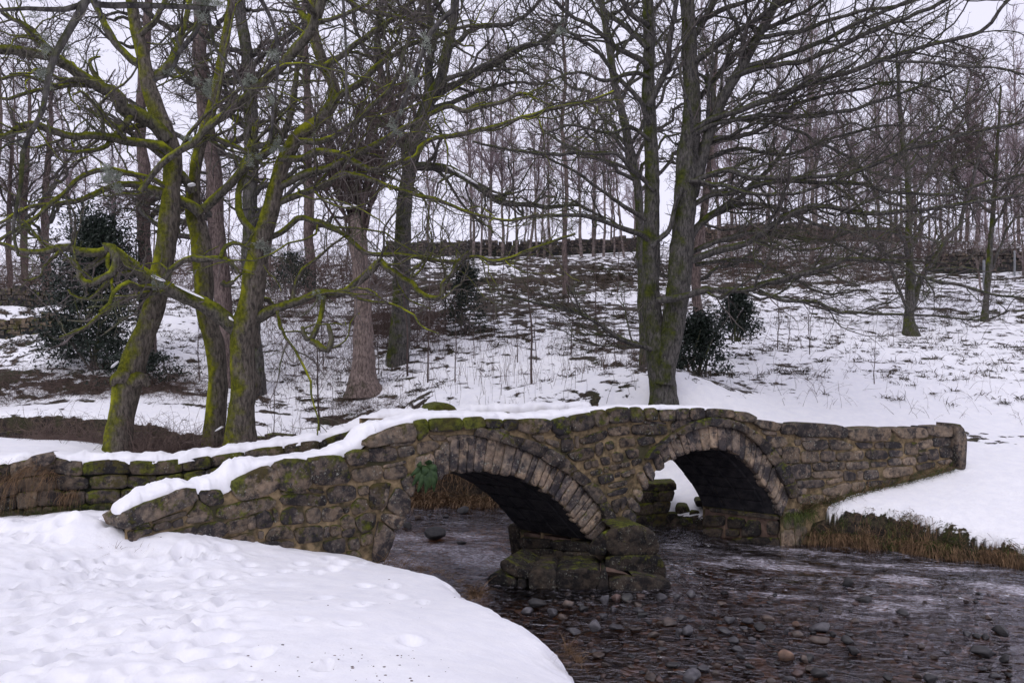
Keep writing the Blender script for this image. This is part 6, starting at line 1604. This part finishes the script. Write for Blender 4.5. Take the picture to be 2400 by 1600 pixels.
# holly
def holly(label, px, d, wid, hgt, n, seed, ybase, shape=1.0, name="holly_bush"):
    rng = np.random.default_rng(seed)
    base = U(px, ybase, d)
    e = empty(name, base, label, "bush")
    nc = 110
    t = rng.random(nc) ** 0.8
    rad = wid / 2 * (np.clip(1.15 - t, 0.12, 1) ** 0.7) * (1 if shape else 1)
    ang = rng.uniform(0, 2 * math.pi, nc); rr = rad * np.sqrt(rng.random(nc)) * 1.05
    C = base + np.stack([rr * np.cos(ang), rr * np.sin(ang) * 0.8, 0.10 * hgt + t * hgt * 0.9], -1)
    k = rng.integers(0, nc, n)
    S = C[k] + rng.normal(0, 1, (n, 3)) * np.array([wid * 0.10, wid * 0.10, hgt * 0.06]) * rng.uniform(0.5, 1.5, nc)[k][:, None]
    S[:, 2] = np.maximum(S[:, 2], base[2] + 0.03)
    u = nrmz(rng.normal(0, 1, (n, 3))); v = nrmz(np.cross(u, nrmz(rng.normal(0, 1, (n, 3)))))
    nn = np.cross(u, v)
    L = rng.uniform(0.03, 0.065, n)[:, None]
    W = L * 0.45
    V = np.stack([S - u * L, S + v * W + nn * L * 0.15, S + u * L, S - v * W + nn * L * 0.15, ], 1).reshape(-1, 3)
    i = np.arange(n)[:, None] * 4
    mk("foliage", V, tris=np.concatenate([i + np.array([[0, 1, 2]]), i + np.array([[0, 2, 3]])]), mat=M['holly'], parent=e, smooth=False, kind="stuff")
    m = 9
    P, R = grow(np.repeat(base[None], m, 0) + rng.normal(0, 0.1, (m, 3)) * np.array([1, 1, 0]), rdir(m, rng, 1.2, 0.5), np.full(m, hgt * 0.8), np.full(m, 0.03), 8, 0.12, (0, 0, 0.05), rng)
    V, Q = tubes(P, R, 5)
    mk("stems", V, quads=Q, mat=M['twig'], parent=e, kind="stuff")
holly("big dark conical holly behind the leaning tree", 228, 22.3, 2.9, 4.4, 24000, 501, 885)
holly("mid-slope holly with thin foliage under the drooping bough", 1090, 27.5, 1.5, 2.6, 4200, 502, 800)
holly("dark holly bush hard against the forked tree", 1638, 20.0, 1.35, 1.55, 5200, 503, 885)
holly("smaller dark bush right of the forked tree", 1728, 22.5, 1.25, 1.35, 3800, 504, 800)
holly("dark evergreen scrub on the bank under the big holly", 330, 21.5, 2.4, 0.9, 3500, 505, 905)
holly("dim evergreen bush low behind the twin mossy tree", 690, 30, 1.8, 1.5, 2000, 506, 690)

# ------------------------------------------------------------------ stones in the stream
def ico(sub=2):
    t = (1 + 5 ** 0.5) / 2
    v = [(-1, t, 0), (1, t, 0), (-1, -t, 0), (1, -t, 0), (0, -1, t), (0, 1, t), (0, -1, -t), (0, 1, -t), (t, 0, -1), (t, 0, 1), (-t, 0, -1), (-t, 0, 1)]
    f = [(0, 11, 5), (0, 5, 1), (0, 1, 7), (0, 7, 10), (0, 10, 11), (1, 5, 9), (5, 11, 4), (11, 10, 2), (10, 7, 6), (7, 1, 8), (3, 9, 4), (3, 4, 2), (3, 2, 6), (3, 6, 8), (3, 8, 9), (4, 9, 5), (2, 4, 11), (6, 2, 10), (8, 6, 7), (9, 8, 1)]
    v = [np.array(p) / np.linalg.norm(p) for p in v]
    for _ in range(sub):
        c, nf = {}, []
        def mid(a, b):
            k = (min(a, b), max(a, b))
            if k not in c:
                m = v[a] + v[b]; v.append(m / np.linalg.norm(m)); c[k] = len(v) - 1
            return c[k]
        for a, b, d in f:
            x, y, z = mid(a, b), mid(b, d), mid(d, a)
            nf += [(a, x, z), (b, y, x), (d, z, y), (x, y, z)]
        f = nf
    return np.array(v), np.array(f)
ICV, ICF = ico(2)
ICV1, ICF1 = ico(1)
def mat_river(name, c1, c2):
    t = NT(name)
    col = t.mix(t.ramp(t.noise(9, 5, 0.65), 0.3, 0.7), c1, c2)
    col = t.mix(t.ramp(t.oi.outputs['Random'], 0, 1, 0, 0.35), col, (0.03, 0.028, 0.03))
    wet = t.ramp(t.sep(t.pos)['Z'], 0.03, 0.10, 0.0, 1.0)     # waterline: the wet foot of a stone is darker and glossier
    col = t.mix(wet, t.mulc(col, (0.45, 0.45, 0.45)), col)
    t.bsdf(col, t.math('ADD', t.math('MULTIPLY', wet, 0.45), 0.25), t.bump(t.noise(45, 4, 0.7), 0.6, 0.01), 0.4)
    return t.m
RM = {'g': mat_river("grey_cobble", (0.055, 0.052, 0.060), (0.17, 0.16, 0.17)), 'd': mat_river("dark_cobble", (0.018, 0.018, 0.020), (0.065, 0.06, 0.058)), 'b': mat_river("brown_cobble", (0.07, 0.052, 0.045), (0.22, 0.165, 0.135)),
      'o': mat_river("orange_cobble", (0.11, 0.065, 0.045), (0.28, 0.175, 0.12)), 'r': mat_river("red_cobble", (0.10, 0.06, 0.052), (0.22, 0.14, 0.115))}
def cobble(px, py, w, h, kind, label, group=None, seed=None):
    s_ = RNG.uniform(0, 90)
    yb_ = py + h * 0.42
    d = CZ * FP / (yb_ - HY)
    x = (px - 1200) * d / FP
    rx = w * d / FP / 2; rz = max(h * d / FP * 0.56, rx * 0.35); ry = rx * RNG.uniform(0.75, 1.05)
    v = ICV.copy()
    n1 = fbm(v[:, 0] * 1.2 + s_, v[:, 1] * 1.2, v[:, 2] * 1.2 + s_, 3)
    v = v * (1 + 0.42 * n1)[:, None]
    # flattened facets
    for _ in range(16):
        dirn = nrmz(RNG.normal(0, 1, 3)); k = RNG.uniform(0.42, 0.74)
        pr = v @ dirn
        v = v - np.where(pr > k, (pr - k) * 0.85, 0)[:, None] * dirn
    a = RNG.uniform(-0.5, 0.5)
    v = v * np.array([rx, ry, rz])
    v = np.stack([v[:, 0] * math.cos(a) - v[:, 1] * math.sin(a), v[:, 0] * math.sin(a) + v[:, 1] * math.cos(a), v[:, 2]], -1)
    c = np.array([x, d + ry * 0.7, rz * 0.50 + float(water_z(x, d))])
    mk("river_stone", v + c, tris=ICF, mat=RM[kind], label=label, cat="stone", group=group, origin=c)
names = {'g': 'grey', 'd': 'dark', 'b': 'brown', 'o': 'orange-brown', 'r': 'reddish'}
c2 = [(1145, 1125, 105, 75, 'g', "blue-grey rounded stone by the near snow bank, left of the cobbles"), (1205, 1080, 130, 75, 'd', "dark mossy-topped stone behind the blue-grey stone by the bank"), (1388, 1090, 110, 62, 'b', "mottled brown stone in the row below the pier"), (1290, 1130, 90, 70, 'g', None), (1350, 1160, 85, 55, 'b', None), (1480, 1110, 80, 50, 'd', None), (1310, 1070, 50, 30, 'b', None), (1615, 1050, 70, 80, 'g', None), (1690, 1045, 75, 80, 'r', "reddish slab leaning in the clump just below the pier footing"), (1765, 1045, 110, 70, 'd', "dark flat-topped stone in the clump just below the pier footing"), (1830, 1035, 70, 50, 'r', None), (1670, 1115, 60, 40, 'g', None),
      (1600, 1155, 80, 50, 'g', None), (1555, 1220, 125, 85, 'g', "large angular grey stone in the middle of the shallows"), (1690, 1230, 120, 50, 'g', None), (1820, 1090, 70, 40, 'b', None), (1820, 1125, 90, 45, 'g', None), (1815, 1240, 70, 35, 'b', None), (1970, 1040, 110, 55, 'g', None), (2060, 1040, 60, 40, 'g', None), (2015, 1200, 130, 65, 'b', "broad brown stone right of the angular grey one"), (1890, 1195, 80, 45, 'g', None), (1915, 1270, 90, 65, 'b', None), (2075, 1250, 60, 80, 'g', None), (1430, 1255, 110, 60, 'g', None), (1960, 1325, 60, 45, 'b', None), (2030, 1460, 130, 60, 'd', None),
      (560, 700, 200, 100, 'd', "big dark boulder in the white water under the left arch"), (730, 750, 80, 40, 'd', None), (400, 640, 90, 40, 'd', None), (745, 550, 90, 60, 'd', "squarish dark stone at the far edge of the stream under the left arch"), (1850, 1150, 100, 40, 'd', None), (470, 590, 60, 30, 'b', None), (540, 580, 50, 30, 'g', None), (640, 590, 60, 24, 'd', None)]
c3 = [(55, 1025, 75, 55, 'g', None), (135, 1025, 60, 25, 'b', None), (290, 1185, 100, 50, 'g', None), (410, 1195, 100, 50, 'g', None), (525, 1170, 100, 60, 'b', None), (590, 1215, 60, 30, 'g', None), (480, 1230, 110, 50, 'd', None), (260, 1250, 120, 45, 'g', None), (380, 1235, 80, 35, 'g', None), (30, 1255, 100, 80, 'g', None), (705, 1215, 90, 50, 'o', "rounded orange-brown stone behind a brown one in mid stream"), (705, 1270, 95, 60, 'b', "brown stone in front of the rounded orange-brown one"), (865, 1235, 145, 80, 'g', "large grey stone beside the orange-brown pair in mid stream"), (860, 1315, 150, 55, 'b', None), (1020, 1310, 105, 60, 'd', None),
      (650, 1400, 150, 100, 'o', "big smooth orange-brown boulder alone in the lower stream"), (755, 1425, 60, 60, 'b', None), (1065, 1375, 100, 60, 'd', None), (845, 1510, 130, 90, 'd', "dark boulder near the bottom edge, below the orange-brown boulder"), (1030, 960, 110, 85, 'd', "dark stone standing in the rapids right of the pier"), (1130, 1060, 140, 55, 'd', "long dark stone just below the one standing in the rapids"), (850, 1110, 40, 60, 'd', None), (1975, 1250, 140, 75, 'd', "rounded dark stone near the right edge of the picture"), (1870, 1380, 170, 80, 'd', "long dark mossy stone near the lower right corner"), (1990, 1420, 80, 65, 'd', "small dark stone right of the long mossy one"), (60, 1530, 160, 90, 'g', "big pale grey stone at the bottom edge of the picture"), (1540, 1545, 100, 80, 'd', "dark stone at the bottom edge towards the right"), (1270, 1540, 90, 50, 'd', None), (500, 1310, 50, 35, 'g', None), (325, 1295, 60, 35, 'g', None), (430, 1300, 70, 30, 'g', None), (180, 1300, 60, 40, 'b', None), (340, 1360, 90, 40, 'g', None), (370, 1410, 80, 45, 'g', None), (205, 1510, 70, 40, 'b', None), (620, 1140, 60, 30, 'b', None), (2010, 1520, 60, 50, 'd', None), (640, 1255, 50, 50, 'g', None), (1370, 1140, 110, 50, 'd', None), (265, 1020, 70, 30, 'd', None), (930, 1270, 70, 50, 'd', None)]
def shared(kind, px):
    where = "in the shallows below the pier" if px < 1620 else ("in the middle of the shallow stream" if px < 2000 else "in the faster water on the right")
    if px < 1100: where = "in the stream under the left arch"
    return f"small {names[kind]} stone breaking the surface {where}"
for lst, ox in ((c2, 800), (c3, 1600)):
    for cx, cy, w, h, kd, lab in lst:
        px, py = ox + cx * .3826, 1000 + cy * .3826
        if lab: cobble(px, py, w * .3826, h * .3826, kd, lab)
        else:
            lb = shared(kd, px); cobble(px, py, w * .3826, h * .3826, kd, lb, group=lb.replace("small ", "").replace(" stone", " stones"))
rng = np.random.default_rng(15)
for k in range(270):
    px = rng.uniform(1230, 1900) if k < 190 else rng.uniform(1700, 2380); py = 1392 + 208 * rng.random() ** 0.9
    if px < 1250 + (py - 1390) * 0.75: continue
    kd = rng.choice(list('ggbdbr'))
    w = rng.uniform(8, 34) * (rng.random() * 0.6 + 0.4) * (py - 1000) / 440
    lb = shared(kd, px); cobble(px, py, w, w * rng.uniform(0.35, 0.6), kd, lb, group=lb.replace("small ", "").replace(" stone", " stones"))
# drowned pebbles on the bed
n = 1500
x = rng.uniform(-1.0, 8.5, n); y = rng.uniform(5.2, 13, n)
k = in_poly(x, y, R_POLY) & ~in_poly(x, y, L_POLY)
x, y = x[k], y[k]; n = len(x)
r = rng.uniform(0.03, 0.10, n)
v = ICV1[None] * (r[:, None, None] * np.stack([rng.uniform(0.8, 1.5, n), rng.uniform(0.7, 1.2, n), rng.uniform(0.45, 0.8, n)], -1)[:, None, :])
zz = -0.24 + 0.10 * fbm(x * 0.8, y * 0.8, 1, 3) + 0.16 * np.exp(-(((x - 2.2) / 1.6) ** 2) - (((y - 9.3) / 1.6) ** 2))
v = v * (1 + 0.25 * fbm(v[..., 0] * 20 + x[:, None], v[..., 1] * 20 + y[:, None], v[..., 2] * 20, 2))[..., None] + np.stack([x, y, zz], -1)[:, None, :]
f = (ICF1[None] + (np.arange(n) * len(ICV1))[:, None, None]).reshape(-1, 3)
mk("bed_pebbles", v.reshape(-1, 3), tris=f, mat=RM['o'], label="brown drowned pebbles on the bed of the shallow stream", cat="pebbles", kind="stuff")

# ------------------------------------------------------------------ branches of a tree standing beside the camera, hanging into the top of the picture
dO = 5.2
_o = crom(np.array([(-6.2, 3.0, 1.2, 0.34), (-6.0, 3.2, 3.0, 0.27), (-5.4, 3.8, 4.8, 0.22), (-4.4, 4.4, 5.6, 0.15), (-3.0, 5.0, 5.9, 0.085), (-1.0, 5.3, 6.05, 0.055), (1.0, 5.5, 6.2, 0.035), (2.4, 5.6, 6.3, 0.02), (3.2, 5.7, 6.6, 0.006)]), 90)
for j_ in range(3):
    _o[:, j_] += 0.16 * fbm(np.linspace(0, 9, 90) + 7 * j_, 0, 0, 3) * np.linspace(0, 1, 90) ** 0.5
ov_tr = [(_o[:, :3], _o[:, 3])]
f1 = lambda pts: [(x * .3826, y * .3826) for x, y in pts]
liO = [
    limb([(225, -120)] + f1([(530, 0), (440, 170), (350, 330), (300, 500), (260, 690), (180, 830), (140, 930), (130, 1100), (100, 1250), (80, 1400), (120, 1568)]), dO - 0.1, dO - 0.5, 22, 8, wig=0.02),
    limb([(250, -90)] + f1([(550, 0), (800, 30), (1000, 40), (1180, 50), (1330, 60)]), dO, dO + 0.4, 18, 12, wig=0.02),
    limb(f1([(1250, 60), (1200, 200), (1100, 320), (1040, 450), (930, 490)]), dO + 0.4, dO + 0.3, 15, 9, wig=0.02),
    limb(f1([(1270, 60), (1280, 150), (1320, 300), (1440, 430), (1500, 560)]), dO + 0.4, dO + 0.6, 11, 5, wig=0.02),
    limb(f1([(560, -20), (430, 60), (150, 60), (0, 70), (-200, 80)]), dO - 0.1, dO - 0.6, 14, 7, wig=0.02),
    limb([(1085, -130)] + g2([(700, 0), (650, 80), (560, 180), (500, 320), (440, 480), (370, 680), (310, 800)]), dO + 0.15, dO + 0.5, 15, 10, wig=0.02),
    limb([(1330, -130)] + g2([(1380, 0), (1370, 170), (1300, 240), (1240, 330)]), dO + 0.35, dO + 0.6, 14, 9, wig=0.02),
    limb([(560, -110), (600, -20), (640, 60), (650, 150), (640, 250), (632, 330)], dO + 0.1, dO + 0.6, 13, 6, wig=0.03),
    limb([(800, -110), (805, 0), (812, 120), (815, 260)], dO + 0.2, dO + 0.5, 9, 5, wig=0.02),
]
ov = hero("overhanging_tree", "lichen-hung tree beside the viewer with branches dangling into the top of the picture", (-6.2, 3.0, 1.3), ov_tr, liO, (M['bark'], M['limb2'], M['twig']), seed=91, dens=(1.8, 3.0, 3.0), maxn=(60, 260, 500), tipr=0.0022, lmax=(0.7, 0.4, 0.25), branches_on_trunk=0, wig=0.3, trop=(0, 0, -0.02))
def lichen_tuft(px, py, d, r, n, seed, parent):
    rng = np.random.default_rng(seed)
    c = U(px, py, d)
    lob = rng.normal(0, 0.5, (6, 3)) * r
    S = c + lob[rng.integers(0, 6, n)] + rng.normal(0, 1, (n, 3)) * r * np.array([0.22, 0.2, 0.22])
    P, R = grow(S, nrmz(rng.normal(0, 1, (n, 3))), r * rng.uniform(0.2, 0.5, n), np.full(n, 0.0017 * d / 5), 4, 0.6, (0, 0, -0.05), rng, 0.6)
    V, Q = tubes(P, R, 3)
    mk("lichen_tuft", V, quads=Q, mat=M['lichen'], parent=parent, kind="stuff")
for k, (px, py, d, r, n) in enumerate([(470, 8, dO + .35, 0.085, 420), (505, 15, dO + .4, 0.06, 200), (125, 105, dO - .2, 0.07, 300), (105, 185, dO - .25, 0.06, 260), (60, 8, dO - .3, 0.09, 300), (48, 335, dO - .3, 0.03, 90), (1000, 95, dO + .25, 0.05, 160), (965, 190, dO + .35, 0.04, 160), (930, 290, dO + .45, 0.05, 200), (1320, 70, dO + .5, 0.05, 150), (645, 120, dO + .3, 0.05, 160), (640, 240, dO + .4, 0.04, 120), (812, 100, dO + .3, 0.03, 90), (398, 170, dO + .3, 0.03, 100), (480, 205, 11.6, 0.12, 420), (585, 190, 11.6, 0.12, 350), (265, 425, 11.5, 0.16, 500), (650, 345, 12.3, 0.11, 300), (440, 325, 11.9, 0.08, 200), (590, 370, 12.2, 0.10, 240), (370, 665, 12.0, 0.09, 200), (620, 580, 12.5, 0.12, 300), (745, 690, 12.4, 0.08, 120)]):
    lichen_tuft(px, py, d, r, n, 700 + k, ov if d < 8 else treeB)

# snow caught on boughs and stones
for k, (x0, y0, x1, y1, d, w, h, lab) in enumerate([(350, 646, 388, 660, 12.05, 0.13, 0.03, "lump of snow in the crook of the low mossy bough"), (410, 668, 478, 700, 12.35, 0.09, 0.025, "strip of snow along the low mossy bough"), (518, 732, 548, 752, 12.72, 0.10, 0.04, "snow where the low bough joins the twin-stemmed tree"),
        (135, 570, 165, 568, 11.45, 0.08, 0.03, "snow on the left end of the low mossy bough"), (440, 436, 458, 432, 13.1, 0.12, 0.022, "snow in the high fork of the rear mossy stem"), (260, 862, 278, 846, 12.55, 0.08, 0.02, "snow on the knob of the leaning tree"), (504, 1010, 524, 1000, 13.0, 0.10, 0.022, "snow on the mossy root between the twin stems"), (800, 487, 838, 484, 21.3, 0.30, 0.06, "snow cap on top of the pollard"), (1046, 390, 1120, 432, 23.2, 0.20, 0.05, "snow along the drooping bough in the middle distance")]):
    C = Ua(np.linspace(x0, x1, 10), np.linspace(y0, y1, 10), d)
    snow_cap("snow_lump", C, np.full(10, w), np.full(10, h), lab, lump=0.9)

# fallen log, broken plank rest, fence posts
def log(name, label, a, b, r0, r1, mat, seed):
    P = np.linspace(a, b, 12); R = np.linspace(r0, r1, 12); R[0] *= 0.7; R[-1] *= 0.7
    V, Q = tubes(P[None], R[None], 10, 0.25, seed)
    mk(name, V, quads=Q, mat=mat, label=label, cat="log", origin=a)
log("fallen_log", "short mossy log lying on the snow left of the forked tree", U(1440, 880, 21.0), U(1470, 896, 20.6), 0.07, 0.06, M['bark'], 3)
bench = empty("broken_bench", U(1455, 935, 19.6), "remains of a small plank bench in the snow left of the forked tree", "bench")
def plank(name, a, b, w, t_):
    a, b = np.array(a), np.array(b); dirn = nrmz(b - a); s_ = nrmz(np.cross(dirn, [0, 0, 1.0])) * w / 2; u = np.cross(s_ / (w / 2), dirn) * t_ / 2
    V = [p + i * s_ + j * u for p in (a, b) for i in (-1, 1) for j in (-1, 1)]
    mk(name, V, quads=[(0, 1, 3, 2), (4, 6, 7, 5), (0, 4, 5, 1), (2, 3, 7, 6), (0, 2, 6, 4), (1, 5, 7, 3)], mat=M['wood'], parent=bench, smooth=False)
plank("seat_plank", U(1440, 915, 19.6), U(1470, 932, 19.4), 0.10, 0.04); plank("seat_plank", U(1438, 908, 19.75), U(1464, 924, 19.6), 0.10, 0.04); plank("rail", U(1442, 935, 19.5), U(1470, 934, 19.5), 0.05, 0.04)
plank("leg", U(1445, 915, 19.6), U(1445, 942, 19.6), 0.05, 0.05); plank("leg", U(1466, 928, 19.5), U(1466, 944, 19.5), 0.05, 0.05)
def post(label, px, y0, y1, d, r, mat):
    base = U(px, y0 + 6, d); top = U(px, y1, d)
    P = np.linspace(base, top, 6); R = np.full(6, r)
    V, Q = tubes(P[None], R[None], 8, 0.06, px)
    n = len(V); V = np.vstack([V, top + np.array([0, 0, r * 0.4])])
    tr_ = [(n - 8 + i, n - 8 + (i + 1) % 8, n) for i in range(8)]
    mk("fence_post", V, quads=Q, tris=tr_, mat=mat, label=label, cat="post", origin=base)
post("wooden fence post in front of the crest wall among the birches", 1276, 612, 548, 44.0, 0.07, M['wood'])
post("pale wooden stump post at the crest right of the forked tree", 1808, 566, 535, 46.5, 0.12, M['wood'])
post("grey metal post on the right slope beside the slim dark tree", 2306, 672, 610, 34.0, 0.05, M['metal'])
post("thin grey metal post near the right edge of the slope", 2378, 640, 588, 37.0, 0.045, M['metal'])

# crumbs of leaf and bark lying on the near snow
rng = np.random.default_rng(33)
n = 70
px = np.where(rng.random(n) < 0.7, rng.normal(880, 110, n), rng.uniform(20, 1150, n)); d = np.where(rng.random(n) < 0.7, rng.uniform(4.75, 5.5, n), rng.uniform(4.6, 9, n))
x, y = (px - 1200) * d / FP, d
z = ground_near(x, y)
r = rng.uniform(0.002, 0.008, n)
v = ICV1[None] * (r[:, None, None] * np.stack([rng.uniform(0.6, 1.8, n), rng.uniform(0.6, 1.3, n), rng.uniform(0.25, 0.6, n)], -1)[:, None, :]) + np.stack([x, y, z + r * 0.2], -1)[:, None, :]
mk("leaf_crumbs", v.reshape(-1, 3), tris=(ICF1[None] + (np.arange(n) * len(ICV1))[:, None, None]).reshape(-1, 3), mat=M['bramble'], label="dark crumbs of leaf and bark scattered on the near snow", cat="debris", kind="stuff")
